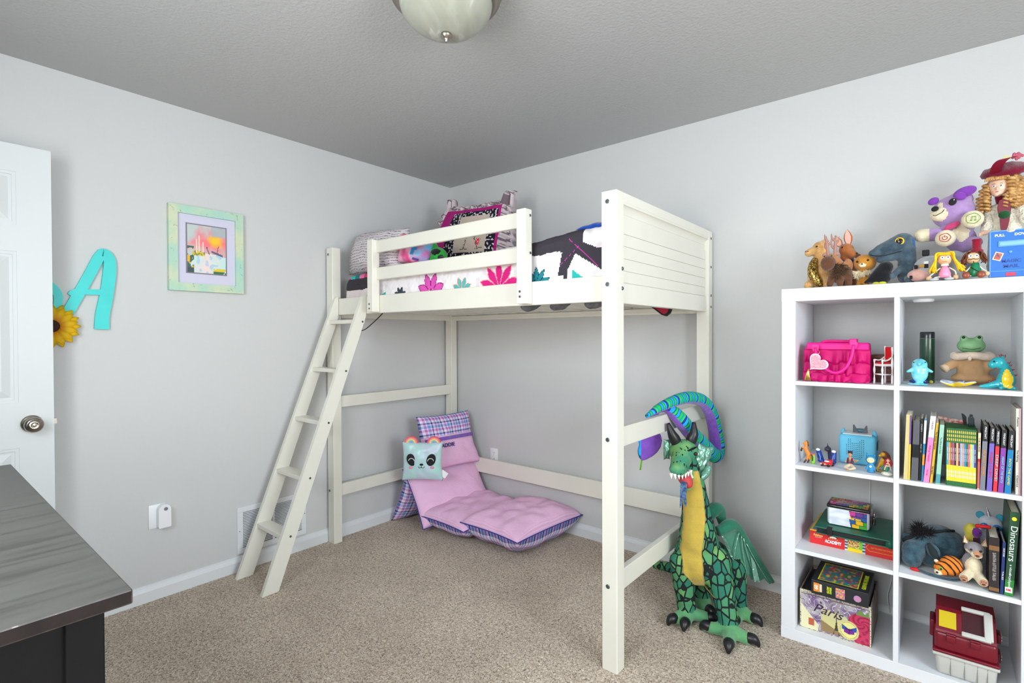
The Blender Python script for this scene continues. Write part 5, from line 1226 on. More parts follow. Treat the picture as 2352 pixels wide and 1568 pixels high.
for k in range(14): tube(bm, [(3.108 + rnd.uniform(-.02, .02), -.235, 1.858, .004), (3.108 + (k - 7) * .0044, -.260, 1.846, .0035), (3.106 + (k - 7) * .0050, -.2620, 1.835, .002)], seg=5, n=2)
obj('hair', bm, P('golden_curls', (214, 166, 100), .35, c2=(160, 112, 60), vscale=70), hd, True)
bm = B(); Mh = Matrix.Translation((3.128, -.20, 1.880)) @ Matrix.Rotation(-.10, 4, 'Y') @ Matrix.Rotation(.42, 4, 'X')
lathe(bm, [(0, -.016), (.052, -.016), (.064, -.010), (.068, 0), (.062, .010), (.045, .016), (.030, .022), (0, .026)], (0, 0, 0), 40, M=Mh)
for v in bm.verts: v.co += Vector((0, 0, .003 * math.sin(v.co.x * 260)))
ht = obj('velvet_hat', bm, M_BURG, t, True)
bm = B(); ribbon(bm, [(3.098, -.262, 1.862), (3.106, -.272, 1.888), (3.124, -.262, 1.908), (3.150, -.235, 1.915)], [.030, .034, .036, .030], side=(1, .1, .1)); bmesh.ops.solidify(bm, geom=bm.faces[:], thickness=.004); obj('hat_ribbon', bm, P('crimson_ribbon', (166, 22, 58), .5), ht, True)
bm = B(); rnd = random.Random(2)
for k in range(16): a = k * 2.4; r = .002 + k * .0009; ell(bm, (3.158 + r * math.cos(a), -.235, 1.918 + r * math.sin(a) * .7), (.006, .003, .005), (0, a, 0), sub=1)
obj('hat_rose', bm, P('dusty_rose_cloth', (190, 90, 110), .7), ht, True)
bm = B(); flat_shape(bm, [(3.118, 1.916), (3.124, 1.926), (3.136, 1.922), (3.142, 1.912), (3.128, 1.910)], -.243, -.240); obj('hat_leaf', bm, P('pale_gold_leaf', (206, 200, 150), .5), ht)
# blue mail box toy
t = thing('toy_mailbox', 'blue tin toy mailbox reading MAGIC MAIL at the right end of the shelf top', 'toy', (3.145, -.355, ZT))
M_BLU = P('blue_painted_tin', (40, 110, 200), .35, var=.04)
bm = B(); pts = [(3.087, 1.4765), (3.206, 1.4765), (3.206, 1.634), (3.152, 1.634), (3.148, 1.629), (3.140, 1.627), (3.132, 1.629), (3.128, 1.634), (3.087, 1.634)]
prism(bm, pts, -.380, -.330, 'y'); obj('body', bm, M_BLU, t)
bm = B(); f_ = .0022
for a, b in (((3.087, 1.632), (3.128, 1.636)), ((3.152, 1.632), (3.206, 1.636)), ((3.086, 1.4765), (3.0895, 1.634)), ((3.0895, 1.4955), (3.206, 1.498))): box(bm, (a[0], -.3825, a[1]), (b[0], -.379, b[1]), .0006)
obj('rim', bm, P('light_blue_edge', (96, 160, 228), .35), t)
bm = B(); box(bm, (3.108, -.3835, 1.579), (3.178, -.379, 1.600), .002); sl = obj('slot_plate', bm, P('light_blue_edge', (96, 160, 228), .35), t); bm = B(); box(bm, (3.112, -.3845, 1.583), (3.174, -.382, 1.596), .001); obj('slot_flap', bm, P('pale_blue_panel', (132, 184, 236), .35), sl)
text('PULL', .0115, XZ((3.112, -.3805, 1.619)), P('white_gloss_paint', (244, 244, 244), .3), t, bold=.0004); text('DOWN', .0115, XZ((3.168, -.3805, 1.619)), P('white_gloss_paint', (244, 244, 244), .3), t, bold=.0004)
text('MAGIC', .0150, XZ((3.141, -.3805, 1.530)), P('deep_blue_paint', (28, 70, 150), .4), t, bold=.0005, width=.048); text('MAIL', .0150, XZ((3.141, -.3805, 1.5125)), P('deep_blue_paint', (28, 70, 150), .4), t, bold=.0005, width=.040)
bm = B(); M = XZ((3.108, -.3808, 1.548)) @ Matrix.Rotation(-.35, 4, 'Z'); box(bm, (-.011, -.014, 0), (.011, .014, .0006), M=M); st = obj('stamp_sticker', bm, P('cream_paper', (232, 214, 180), .7), t)
bm = B(); box(bm, (-.008, -.011, .0004), (.008, .011, .0010), M=M); obj('stamp_print', bm, P('orange_print', (214, 110, 50), .7, c2=(90, 70, 130), vscale=160), st)
bm = B(); box(bm, (3.128, -.3812, 1.479), (3.152, -.3800, 1.491)); obj('red_sticker', bm, P('red_sticker', (206, 60, 84), .6), t)
lathe_b = B(); lathe(lathe_b, [(0, 0), (.005, 0), (.005, -.002), (.002, -.003), (0, -.003)], (3.139, -.380, 1.561), 16, 'y'); obj('lock', lathe_b, P('light_blue_edge', (96, 160, 228), .35), t, True)

# ================================================================== row 1, left cube
t = thing('handbag', 'hot pink ruffled handbag with a pink heart charm in the upper left cube', 'bag', (2.63, -.31, Z1))
M_BAG = P('hot_pink_leather', (238, 10, 140), .5, bump=.15, bscale=90, bdist=.002, var=.05)
bm = B(); box(bm, (2.516, -.365, Z1), (2.744, -.245, 1.248), .008)
for v in bm.verts:
    k = (v.co.z - Z1) / .16; v.co.y = -.305 + (v.co.y + .305) * (1 - .35 * k); v.co.x = 2.63 + (v.co.x - 2.63) * (1 - .04 * k)
obj('body', bm, M_BAG, t, True, angle=50)
for k, (zt, zb) in enumerate(((1.222, 1.166), (1.172, 1.120), (1.126, 1.0905))):
    bm = B(); n_ = 120; g = []
    for i in range(n_ + 1):
        u = i / n_; x = 2.514 + .232 * u; row = []
        for j in range(6):
            f = j / 5; z = zt + (zb - zt) * f + .007 * math.sin(u * 23 + k * 2) * f; wv = math.sin(u * 44 + k * 1.7 + 2.2 * math.sin(u * 9 + k)); y = -.352 - .012 * (1 - (zt - 1.09) / .16) - f * (.005 + .013 * (wv * .5 + .5)) - (k == 2) * .004
            row.append(bm.verts.new((x, max(y, -.388), max(z, Z1 + .0008))))
        g.append(row)
    for i in range(n_):
        for j in range(5): bm.faces.new((g[i][j], g[i][j + 1], g[i + 1][j + 1], g[i + 1][j]))
    bmesh.ops.solidify(bm, geom=bm.faces[:], thickness=-.0015); obj('ruffle', bm, M_BAG, t, True)
bm = B(); tube(bm, [(2.558, -.372, 1.228, .006), (2.570, -.382, 1.185, .006), (2.600, -.390, 1.142, .006), (2.636, -.392, 1.128, .006), (2.668, -.390, 1.150, .006), (2.686, -.382, 1.195, .006), (2.692, -.374, 1.240, .006)], seg=10); obj('handle', bm, M_BAG, t, True)
bm = B(); tube(bm, [(2.560, -.262, 1.235, .006), (2.575, -.268, 1.252, .006), (2.625, -.275, 1.254, .006), (2.672, -.270, 1.252, .006), (2.690, -.262, 1.240, .006)], seg=10); obj('handle', bm, M_BAG, t, True)
bm = B(); box(bm, (2.674, -.350, 1.240), (2.698, -.280, 1.264), .003); obj('closure_tab', bm, M_BAG, t)
for x, z in ((2.559, 1.225), (2.692, 1.238)):
    bm = B(); flat_shape(bm, [(x - .012, z + .014), (x + .012, z + .014), (x + .010, z - .006), (x, z - .016), (x - .010, z - .006)], -.374, -.368); p_ = obj('handle_patch', bm, M_BAG, t)
    bm = B(); lathe(bm, [(.0, 0), (.004, 0), (.004, -.002), (.0, -.003)], (x, -.374, z), 16, 'y'); obj('stud', bm, P('gold_metal', (220, 190, 130), .25, metal=1), p_, True)
t = thing('heart_charm', 'pink glitter heart charm with a gold tassel hanging on the handbag', 'charm', (2.572, -.395, 1.13))
def heart(cx, cz, s, rot):
    pts = []
    for k in range(40):
        a = 2 * PI * k / 40; x = 16 * math.sin(a) ** 3; z = 13 * math.cos(a) - 5 * math.cos(2 * a) - 2 * math.cos(3 * a) - math.cos(4 * a)
        x, z = x / 17 * s, z / 17 * s; pts.append((cx + x * math.cos(rot) - z * math.sin(rot), cz + x * math.sin(rot) + z * math.cos(rot)))
    return pts
bm = B(); prism(bm, heart(2.570, 1.166, .040, -.75), -.396, -.391, 'y'); obj('backing', bm, P('white_felt', (244, 244, 244), .8), t)
bm = B(); prism(bm, heart(2.570, 1.166, .0355, -.75), -.3985, -.396, 'y'); obj('glitter_front', bm, P('pink_glitter', (236, 110, 136), .45, c2=(252, 186, 196), vscale=260, bump=.6, bscale=300), t)
bm = B()
for k in range(11):
    a = -.30 + k * .035; tube(bm, [(2.539, -.394, 1.140, .0018), (2.539 + a * .030, -.395 - .002 * (k % 3), 1.118, .0018), (2.536 + a * .062 + .006, -.393 - .002 * (k % 3), 1.092, .0016)], seg=5, n=2)
obj('tassel', bm, P('gold_foil', (216, 180, 110), .25, metal=.8), t, True)
line_part('ring', [(2.563, -.378, 1.224), (2.575, -.388, 1.215), (2.575, -.393, 1.205), (2.568, -.394, 1.198)], .0012, P('gold_metal', (220, 190, 130), .25, metal=1), t)
t = thing('toy_chair', 'white miniature armchair with red seat and back beside the handbag', 'toy chair', (2.785, -.35, Z1))
M_WPL = P('white_gloss_paint', (244, 244, 244), .3); M_RED = P('red_velvet', (206, 16, 24), .7)
def turned(bm, x, y, z0, z1, r=.0032):
    n_ = 16; prof = []
    for k in range(n_ + 1):
        f = k / n_; prof.append((r * (1 + .35 * math.sin(f * 14)) if .2 < f < .9 else r * 1.15, z0 + (z1 - z0) * f))
    lathe(bm, [(0, z0)] + prof + [(0, z1)], (x, y, 0), 10)
C4 = ((2.757, -.340), (2.785, -.372), (2.814, -.345), (2.790, -.315))
for (x, y), top in zip(C4, (1.184, 1.184, 1.232, 1.236)):
    bm = B(); turned(bm, x, y, Z1, top); obj('leg', bm, M_WPL, t, True)
bm = B(); zz = 1.158; vs = [(x, y) for x, y in C4]; prism(bm, vs, zz, zz + .009, 'z'); obj('seat', bm, M_WPL, t)
bm = B(); prism(bm, [(2.785 + (x - 2.785) * .8, -.345 + (y + .345) * .8) for x, y in vs], zz + .008, zz + .016, 'z'); obj('seat_cushion', bm, M_RED, t)
bm = B(); a = Vector((2.790, -.318, 0)); b = Vector((2.814, -.345, 0)); d = (b - a).normalized(); M = frame_m((a + b) / 2, d, (0, 0, 1)); w2 = (b - a).length / 2 - .002
box(bm, (-w2, 1.176, -.003), (w2, 1.232, .003), .0025, M=M); obj('backrest', bm, M_RED, t)
for (p, q) in ((C4[0], C4[3]), (C4[1], C4[2])): line_part('arm', [(*p, 1.183), ((p[0] + q[0]) / 2, (p[1] + q[1]) / 2, 1.181), (*q, 1.194)], .0030, M_WPL, t)
for (p, q) in ((C4[0], C4[1]), (C4[1], C4[2]), (C4[0], C4[3])): line_part('stretcher', [(*p, 1.126), (*q, 1.126)], .0024, M_WPL, t, n=1)
t = thing('wooden_chest', 'dark brown carved wooden box behind the toy chair', 'box', (2.78, -.19, Z1))
M_CHS = P('carved_brown_wood', (96, 54, 32), .5, bump=.6, bscale=90, bdist=.004, var=.3, vscale=40)
bm = B(); box(bm, (2.735, -.245, Z1), (2.818, -.12, 1.182), .002); obj('body', bm, M_CHS, t); bm = B(); box(bm, (2.732, -.249, 1.182), (2.820, -.117, 1.198), .004); obj('lid', bm, M_CHS, t)
# ================================================================== row 1, right cube
t = thing('water_bottle', 'tall dark green bottle with a black cap in the upper right cube', 'bottle', (2.917, -.19, Z1))
bm = B(); lathe(bm, [(0, Z1), (.0225, Z1), (.0240, Z1 + .003), (.0240, 1.2645), (0, 1.2645)], (2.917, -.19, 0), 40); obj('body', bm, P('green_coated_steel', (0, 50, 28), .28, coat=.4), t, True, angle=40)
bm = B(); lathe(bm, [(0, 1.2655), (.0236, 1.2655), (.0236, 1.288), (.0220, 1.291), (0, 1.291)], (2.917, -.19, 0), 40); obj('cap', bm, P('black_gloss_plastic', (20, 20, 26), .2), t, True, angle=40)
t = thing('dolphin_figurine', 'glossy pale blue ceramic dolphin figurine standing by the green bottle', 'figurine', (2.897, -.33, Z1))
M_DOL = P('sea_blue_glaze', (150, 224, 234), .12, c2=(70, 188, 208), vscale=40, coat=.5)
obj('body', blob([('e', (2.897, -.330, 1.136), (.0260, .0220, .038), None, 0), ('e', (2.897, -.332, 1.166), (.0240, .0210, .024), None, 0), ('c', (2.897, -.348, 1.176), (2.896, -.362, 1.170), .010, .007, 0), ('c', (2.877, -.335, 1.148), (2.861, -.345, 1.140), .008, .005, 0), ('c', (2.917, -.335, 1.150), (2.933, -.345, 1.142), .008, .005, 0),
    ('e', (2.892, -.335, 1.093), (.036, .018, .0035), None, 0)], .0032, 2), [M_DOL], t, True)
bead(t, (2.8795, -.346, 1.176), .0022); bead(t, (2.9145, -.346, 1.177), .0022)
t = thing('glass_trinket', 'small dark blue glass trinket behind the dolphin figurine', 'trinket', (2.905, -.265, Z1))
bm = B(); ell(bm, (2.892, -.262, 1.0985), (.030, .012, .009), sub=3); obj('base', bm, P('cobalt_glass', (10, 60, 150), .08, coat=.5), t, True); bead(t, (2.930, -.250, 1.097), .007, 'yellow_bead', P('amber_bead', (190, 170, 50), .2))
t = thing('robed_frog_doll', 'green doll in a tan robe with a cream collar in the upper right cube', 'doll', (3.05, -.20, Z1))
M_ROBE = P('tan_robe_cloth', (190, 150, 108), .9, bump=.5, bscale=40, bdist=.008, var=.08, vscale=14)
obj('robe', blob([('c', (3.052, -.19, 1.142), (3.050, -.205, 1.175), .050, .038, 0), ('e', (3.052, -.185, 1.114), (.066, .048, .022), None, 0), ('c', (3.016, -.205, 1.180), (2.980, -.225, 1.158), .017, .018, 0), ('c', (3.085, -.205, 1.180), (3.105, -.215, 1.165), .018, .018, 0)], .005, 4), [M_ROBE], t, True)
bm = B(); tube(bm, [(3.050 + .052 * math.cos(a), -.215 + .034 * math.sin(a), 1.199 + .003 * math.sin(3 * a), .0135) for a in [2 * PI * k / 24 for k in range(25)]], seg=12, n=2, cap=False); c_ = obj('collar', bm, plush('cream_wool', (222, 200, 180)), t, True)
bm = B(); ell(bm, (3.041, -.262, 1.192), (.006, .005, .010), sub=2); obj('collar_knot', bm, plush('cream_wool', (222, 200, 180)), c_, True)
bm = B(); tube(bm, [(2.983, -.224, 1.160, .013), (2.972, -.230, 1.152, .0155), (2.966, -.234, 1.148, .016)], seg=12, n=2); obj('cuff', bm, P('robe_lining', (206, 182, 150), .9), t, True)
M_GRN = P('soft_green_vinyl', (122, 168, 118), .5, var=.08, vscale=40)
hd = obj('head', blob([('e', (3.046, -.215, 1.238), (.042, .034, .030), None, 0), ('e', (3.024, -.225, 1.266), .012, None, 0), ('e', (3.068, -.225, 1.266), .012, None, 0)], .004, 3), [M_GRN], t, True)
for x in (3.024, 3.068): bead(hd, (x, -.2345, 1.269), .0052)
line_part('mouth', [(3.020, -.247, 1.230), (3.046, -.2515, 1.225), (3.072, -.247, 1.230)], .0012, P('dark_green_line', (50, 80, 50), .6), hd)
t = thing('ceramic_dish', 'wavy white and yellow starfish-shaped dish on the shelf front', 'dish', (3.002, -.335, Z1))
bm = B(); n_ = 60; rings = []
for r in (0, .25, .5, .75, 1.0):
    ring = []
    for k in range(n_):
        a = 2 * PI * k / n_; R = (.040 + .013 * math.cos(5 * a)) * r; ring.append(bm.verts.new((3.002 + R * math.cos(a) * 1.05, -.335 + R * math.sin(a) * .9, Z1 + .004 + .016 * r ** 2 + .004 * math.cos(5 * a + 1) * r)))
    rings.append(ring)
for i in range(4):
    for k in range(n_): bm.faces.new((rings[i][k], rings[i][(k + 1) % n_], rings[i + 1][(k + 1) % n_], rings[i + 1][k]))
bmesh.ops.remove_doubles(bm, verts=bm.verts, dist=1e-5); fs0 = bm.faces[:]; bmesh.ops.solidify(bm, geom=fs0, thickness=.005); bm.normal_update()
for f in bm.faces: f.material_index = 1 if f.normal.z < -.1 else 0
zmin = min(v.co.z for v in bm.verts); bmesh.ops.translate(bm, verts=bm.verts, vec=(0, 0, Z1 - zmin))
obj('dish_shell', bm, [P('white_blue_glaze', (240, 240, 244), .15, c2=(150, 170, 220), vscale=24, coat=.4), P('yellow_glaze', (238, 200, 20), .15, coat=.4)], t, True)
t = thing('dragon_figurine', 'glossy teal ceramic dragon figurine with a yellow belly at the right of the cube', 'figurine', (3.125, -.35, Z1))
M_TGL = P('teal_glaze', (24, 160, 172), .1, var=.12, vscale=60, coat=.6); M_YGL = P('yellow_belly_glaze', (248, 206, 10), .1, coat=.6); M_RGL = P('red_glaze', (150, 20, 40), .15, coat=.5)
obj('body', blob([('e', (3.134, -.335, 1.122), (.026, .026, .034), None, 0), ('c', (3.134, -.338, 1.145), (3.127, -.345, 1.172), .019, .015, 0), ('e', (3.112, -.350, 1.180), (.022, .020, .021), None, 0), ('e', (3.098, -.356, 1.174), (.014, .015, .014), None, 0), ('c', (3.118, -.34, 1.108), (3.090, -.345, 1.100), .017, .010, 0), ('c', (3.090, -.345, 1.100), (3.066, -.350, 1.096), .010, .005, 0),
    ('c', (3.140, -.35, 1.098), (3.154, -.362, 1.095), .010, .006, 0), ('c', (3.128, -.345, 1.100), (3.118, -.365, 1.095), .010, .006, 0), ('e', (3.124, -.344, 1.200), (.007, .005, .007), None, 0)], .0032, 2, paint=[((3.137, -.362, 1.128), (.018, .012, .036), 1)]), [M_TGL, M_YGL], t, True)
me_ = [o for o in t.children if o.name.startswith('body')][0].data; bt = bmesh.new(); bt.from_mesh(me_); bmesh.ops.translate(bt, verts=bt.verts, vec=SHIFT[t]); tr_ = BVHTree.FromBMesh(bt); bt.free()
for (x, z) in ((3.110, 1.212), (3.118, 1.214), (3.130, 1.206), (3.150, 1.188), (3.152, 1.175), (3.156, 1.160), (3.165, 1.142), (3.098, 1.125), (3.088, 1.118)):
    hp, n_, _, _ = tr_.find_nearest(Vector((x, -.342, z))); d_ = (Vector((x, -.342, z)) - hp).normalized(); bm = B(); cone(bm, hp - d_ * .001, hp + d_ * .008, .0042, 8); obj('back_spike', bm, M_RGL, t, True)
bead(t, (3.101, -.370, 1.186), .0030); bead(t, (3.108, -.371, 1.163), .0030, 'cheek_spot', M_RGL)

# ================================================================== row 2, left cube
t = thing('toy_horse', 'small orange toy horse rearing on its hind legs beside a green cactus post', 'toy horse', (2.525, -.35, Z2))
M_HOR = P('orange_horse_plastic', (226, 130, 40), .45); M_HMB = P('dark_mane_plastic', (80, 46, 30), .5)
obj('body', blob([('c', (2.521, -.35, 0.8), (2.530, -.348, .778), .0085, .0095, 0), ('c', (2.522, -.35, .805), (2.523, -.35, .826), .0065, .005, 0), ('c', (2.522, -.35, .829), (2.514, -.353, .820), .0052, .0035, 0), ('c', (2.519, -.354, .802), (2.508, -.356, .806), .004, .003, 0), ('c', (2.508, -.356, .806), (2.503, -.356, .792), .003, .0026, 1),
    ('c', (2.519, -.345, .800), (2.506, -.345, .800), .004, .003, 0), ('c', (2.506, -.345, .800), (2.504, -.345, .788), .003, .0026, 1), ('c', (2.532, -.352, .776), (2.526, -.354, .758), .006, .004, 0), ('c', (2.526, -.354, .758), (2.516, -.355, .743), .0035, .0035, 1), ('c', (2.533, -.345, .776), (2.534, -.345, .758), .006, .004, 0), ('c', (2.534, -.345, .758), (2.528, -.345, .743), .0035, .0035, 1)], .0013, 2), [M_HOR, M_HMB], t, True)
line_part('mane', [(2.523, -.349, .835), (2.529, -.349, .828), (2.531, -.349, .812)], .0022, M_HMB, t); line_part('tail', [(2.539, -.348, .778), (2.546, -.348, .770), (2.545, -.348, .752)], .0024, M_HMB, t)
t = thing('toy_cactus', 'lime green toy cactus post with an orange top behind the toy horse', 'toy', (2.546, -.337, Z2))
bm = B(); tube(bm, [(2.546, -.335, Z2, .0075), (2.546, -.335, .768, .0070), (2.546, -.335, .775, .005)], seg=14); tube(bm, [(2.546, -.335, .755, .003), (2.537, -.338, .756, .003), (2.536, -.338, .764, .0025)], seg=8); obj('stem', bm, P('lime_plastic', (130, 210, 60), .5), t, True)
bm = B(); ell(bm, (2.546, -.335, .776), (.008, .006, .004), sub=2); obj('flower', bm, P('coral_plastic', (240, 110, 80), .5), t, True)
def heel_shoe(label, x, y, lean):
    t = thing('toy_shoe', label, 'toy shoe', (x, y, Z2)); M_SH = P('glossy_cobalt', (14, 50, 150), .1, coat=.6)
    obj('upper', blob([('c', (x, y, Z2 + .012), (x - lean, y + .010, Z2 + .045), .0125, .0100, 0), ('e', (x + lean * .3, y - .010, Z2 + .009), (.0135, .014, .009), None, 0)], .0022, 3), [M_SH], t, True)
    bm = B(); ell(bm, (x - lean * 1.05, y + .002, Z2 + .050), (.0085, .004, .006), sub=2); obj('insole', bm, P('white_gloss_paint', (244, 244, 244), .3), t, True)
    line_part('stripe', [(x - lean * .8, y - .0020, Z2 + .036), (x, y - .0130, Z2 + .024), (x + lean * .2, y - .0225, Z2 + .012)], .0018, P('pale_blue_gloss', (120, 170, 220), .2), t)
heel_shoe('shiny cobalt blue toy shoe, left one, standing on its toe', 2.565, -.280, .010); heel_shoe('shiny cobalt blue toy shoe, right one, next to the speaker box', 2.612, -.285, -.001)
t = thing('toy_dolphin', 'small dark purple-grey toy dolphin between the blue shoes', 'toy', (2.586, -.245, Z2))
obj('body', blob([('e', (2.586, -.245, .790), (.013, .020, .011), None, 0), ('c', (2.586, -.24, .798), (2.584, -.24, .813), .004, .0018, 0), ('c', (2.590, -.235, .785), (2.590, -.225, .745), .008, .006, 0)], .0022, 3), [P('grey_purple_plastic', (58, 50, 68), .25)], t, True)
t = thing('toy_car', 'red toy race car in front of the blue shoes', 'toy car', (2.600, -.345, Z2))
M_CAR = P('red_car_paint', (214, 24, 26), .2, coat=.6)
obj('body', blob([('e', (2.597, -.352, .7495), (.0230, .019, .0070), (0, 0, -.25), 0), ('e', (2.604, -.345, .757), (.0150, .014, .0085), (0, 0, -.25), 0), ('c', (2.618, -.338, .764), (2.612, -.328, .764), .0028, .0028, 0)], .0020, 3), [M_CAR], t, True)
bm = B(); ell(bm, (2.5985, -.3535, .7590), (.0110, .0060, .0042), (0, 0, -.25), sub=2); obj('windscreen', bm, P('pale_window_plastic', (206, 224, 232), .15), t, True)
for x, y in ((2.583, -.362), (2.606, -.368), (2.591, -.335), (2.617, -.342)):
    bm = B(); lathe(bm, [(0, -.003), (.0058, -.003), (.0058, .003), (0, .003)], (x, y, Z2 + .0062), 16, 'y'); obj('wheel', bm, P('black_rubber', (24, 24, 26), .7), t, True, angle=40)
for x in (2.5800, 2.5935): bead(t, (x, -.3700, .7500), .0028, 'headlight', P('cream_light_lens', (250, 240, 190), .2))
# speaker box
t = thing('speaker_box', 'light blue cube speaker box with small cat ears in the middle left cube', 'speaker', (2.690, -.20, Z2))
M_SPK = P('sky_blue_fabric', (104, 190, 222), .8, bump=.2, bscale=300, bdist=.001)
bm = B(); box(bm, (2.626, -.255, Z2), (2.756, -.135, .863), .016, seg=4); obj('body', bm, M_SPK, t, True)
for s, x in ((-1, 2.636), (1, 2.747)):
    bm = B(); tube(bm, [(x, -.195, .855, .010), (x, -.195, .868, .008), (x - s * .002, -.195, .880, .003)], seg=12); obj('ear', bm, M_SPK, t, True)
bm = B(); box(bm, (2.640, -.245, .8625), (2.742, -.145, .8655), .001); obj('top_plate', bm, P('white_plastic', (238, 238, 240), .35), t)
bm = B(); dx, dz = .00655, .0078
for j in range(12):
    for i in range(10):
        x = 2.656 + i * dx; z = .766 + j * dz
        keep = (j <= 8) or (i in (1, 2) and j <= 10 + (i == 1)) or (i in (7, 8, 9) and j <= 9 + (i - 7)) 
        if j == 0 and not 3 <= i <= 7: keep = False
        if j == 1 and not 3 <= i <= 8: keep = False
        if i == 0 and j > 7: keep = False
        if keep and z < .846: lathe(bm, [(0, 0), (.0017, 0), (.0017, -.0006), (0, -.0006)], (x, -.2552, z), 8, 'y')
o_ = obj('grille_holes', bm, P('dark_grille_dot', (26, 60, 80), .7), t); o_['kind'] = 'stuff'
bm = B(); box(bm, (2.7560, -.215, .800), (2.7580, -.165, .835), .001); obj('side_tab', bm, P('dark_green_tab', (20, 60, 50), .6), t)
t = thing('toy_cat', 'grey-blue cat-eared figure standing on top of the speaker box', 'figurine', (2.697, -.185, .8655))
bm = B(); ell(bm, (2.697, -.185, .874), (.026, .012, .0085), sub=3); obj('head', bm, P('steel_blue_plastic', (70, 118, 136), .5), t, True)
for s in (-1, 1):
    bm = B(); flat_shape(bm, [(2.697 + s * .026, .866), (2.697 + s * .025, .897), (2.697 + s * .021, .898), (2.697 + s * .005, .868)], -.200, -.194, smooth=0); obj('ear', bm, P('slate_plastic', (78, 82, 92), .5), t)
# seated figure
t = thing('toy_figure', 'small cross-legged seated toy figure in a dark vest before the speaker', 'figurine', (2.680, -.36, Z2))
M_SK2 = P('tan_skin_plastic', (214, 140, 92), .5)
obj('body', blob([('c', (2.680, -.356, .763), (2.680, -.357, .783), .0085, .0075, 0), ('e', (2.6795, -.360, .8005), (.0070, .0068, .0080), None, 0), ('c', (2.680, -.357, .783), (2.680, -.358, .796), .003, .003, 0),
    ('c', (2.673, -.358, .785), (2.664, -.362, .768), .0032, .0026, 0), ('c', (2.687, -.358, .785), (2.697, -.365, .773), .0032, .0026, 0), ('c', (2.697, -.365, .773), (2.703, -.372, .779), .0026, .0026, 0),
    ('c', (2.676, -.360, .756), (2.664, -.372, .750), .0078, .0062, 1), ('c', (2.664, -.372, .750), (2.680, -.382, .745), .0060, .0040, 1), ('c', (2.684, -.360, .756), (2.695, -.372, .750), .0078, .0062, 1), ('c', (2.695, -.372, .750), (2.678, -.384, .744), .0060, .0038, 1), ('e', (2.676, -.387, .7430), (.0060, .0035, .0032), None, 0)], .0013, 2), [M_SK2, P('beige_trousers', (206, 188, 162), .6)], t, True)
bm = B(); tube(bm, [(2.6750, -.3615, .765, .0060), (2.6740, -.3600, .778, .0058), (2.6745, -.359, .787, .0035)], seg=8); tube(bm, [(2.6850, -.3615, .765, .0060), (2.6860, -.3600, .778, .0058), (2.6855, -.359, .787, .0035)], seg=8); obj('vest', bm, P('plum_vest', (74, 34, 70), .6), t, True)
bm = B(); ell(bm, (2.680, -.357, .8065), (.0090, .0080, .0060), sub=2); 
for k in range(7): cone(bm, (2.674 + k * .0020, -.357, .8095), (2.672 + k * .0027, -.357, .8165), .0022, 6)
obj('hair', bm, P('black_plum_hair', (44, 22, 48), .5), t, True)
for x in (2.6768, 2.6822): bead(t, (x, -.3664, .8015), .0009)
bm = B(); ell(bm, (2.7045, -.374, .7825), (.0060, .003, .0026), sub=2); obj('held_dish', bm, P('gold_plastic', (190, 150, 70), .3), t, True)
# blue hooded figure
t = thing('toy_figure', 'small blue hooded toy figure with pointed ears in front of the speaker', 'figurine', (2.748, -.36, Z2))
M_BFG = P('blue_figure_plastic', (44, 140, 190), .45)
obj('body', blob([('e', (2.748, -.358, .790), (.0175, .0130, .0170), None, 0), ('c', (2.748, -.357, .772), (2.748, -.357, .750), .0105, .0115, 0), ('c', (2.739, -.36, .768), (2.734, -.363, .752), .0035, .003, 0), ('c', (2.757, -.36, .768), (2.762, -.363, .752), .0035, .003, 0), ('e', (2.748, -.357, .743), (.0135, .0110, .0040), None, 0)], .0016, 2), [M_BFG], t, True)
for s in (-1, 1):
    bm = B(); cone(bm, (2.748 + s * .0105, -.357, .8015), (2.748 + s * .0145, -.357, .8165), .0060, 10); obj('hood_ear', bm, M_BFG, t, True)
bm = B(); ell(bm, (2.748, -.3675, .789), (.0125, .0058, .0112), sub=3); fc = obj('face', bm, P('cream_face_plastic', (248, 226, 170), .5), t, True)
for s in (-1, 1): bead(fc, (2.748 + s * .0065, -.3724, .790), .0011)
bm = B(); lathe(bm, [(0, 0), (.0040, 0), (.0040, -.0010), (0, -.0010)], (2.748, -.3680, .7645), 18, 'y'); b_ = obj('chest_badge', bm, P('white_gloss_paint', (244, 244, 244), .3), t); bead(b_, (2.748, -.3690, .7645), .0013, 'badge_dot', P('blue_dot', (60, 150, 200), .5))
# lion
t = thing('toy_lion', 'small yellow toy lion with a brown mane behind the mermaid figure', 'toy lion', (2.787, -.325, Z2))
M_LIO = P('lion_yellow_plastic', (220, 164, 44), .5); M_MAN = P('brown_mane_plastic', (104, 48, 28), .5, bump=.6, bscale=120, bdist=.003)
obj('body', blob([('c', (2.785, -.320, .785), (2.778, -.318, .768), .011, .010, 0), ('c', (2.776, -.325, .772), (2.768, -.332, .752), .005, .004, 0), ('c', (2.768, -.332, .752), (2.770, -.335, .745), .004, .003, 0), ('e', (2.785, -.330, .810), (.009, .010, .009), None, 0), ('c', (2.780, -.336, .808), (2.776, -.343, .806), .006, .005, 0)], .0018, 2), [M_LIO], t, True)
obj('mane', blob([('e', (2.794, -.322, .803), (.014, .013, .021), (0, -.4, 0), 0), ('e', (2.800, -.320, .787), (.012, .012, .016), None, 0)], .0022, 2), [M_MAN], t, True)
bead(t, (2.780, -.341, .813), .0011); bm = B(); ell(bm, (2.777, -.320, .7435), (.019, .013, .0048), sub=2); obj('rock_base', bm, P('olive_rock', (150, 136, 84), .7), t, True)
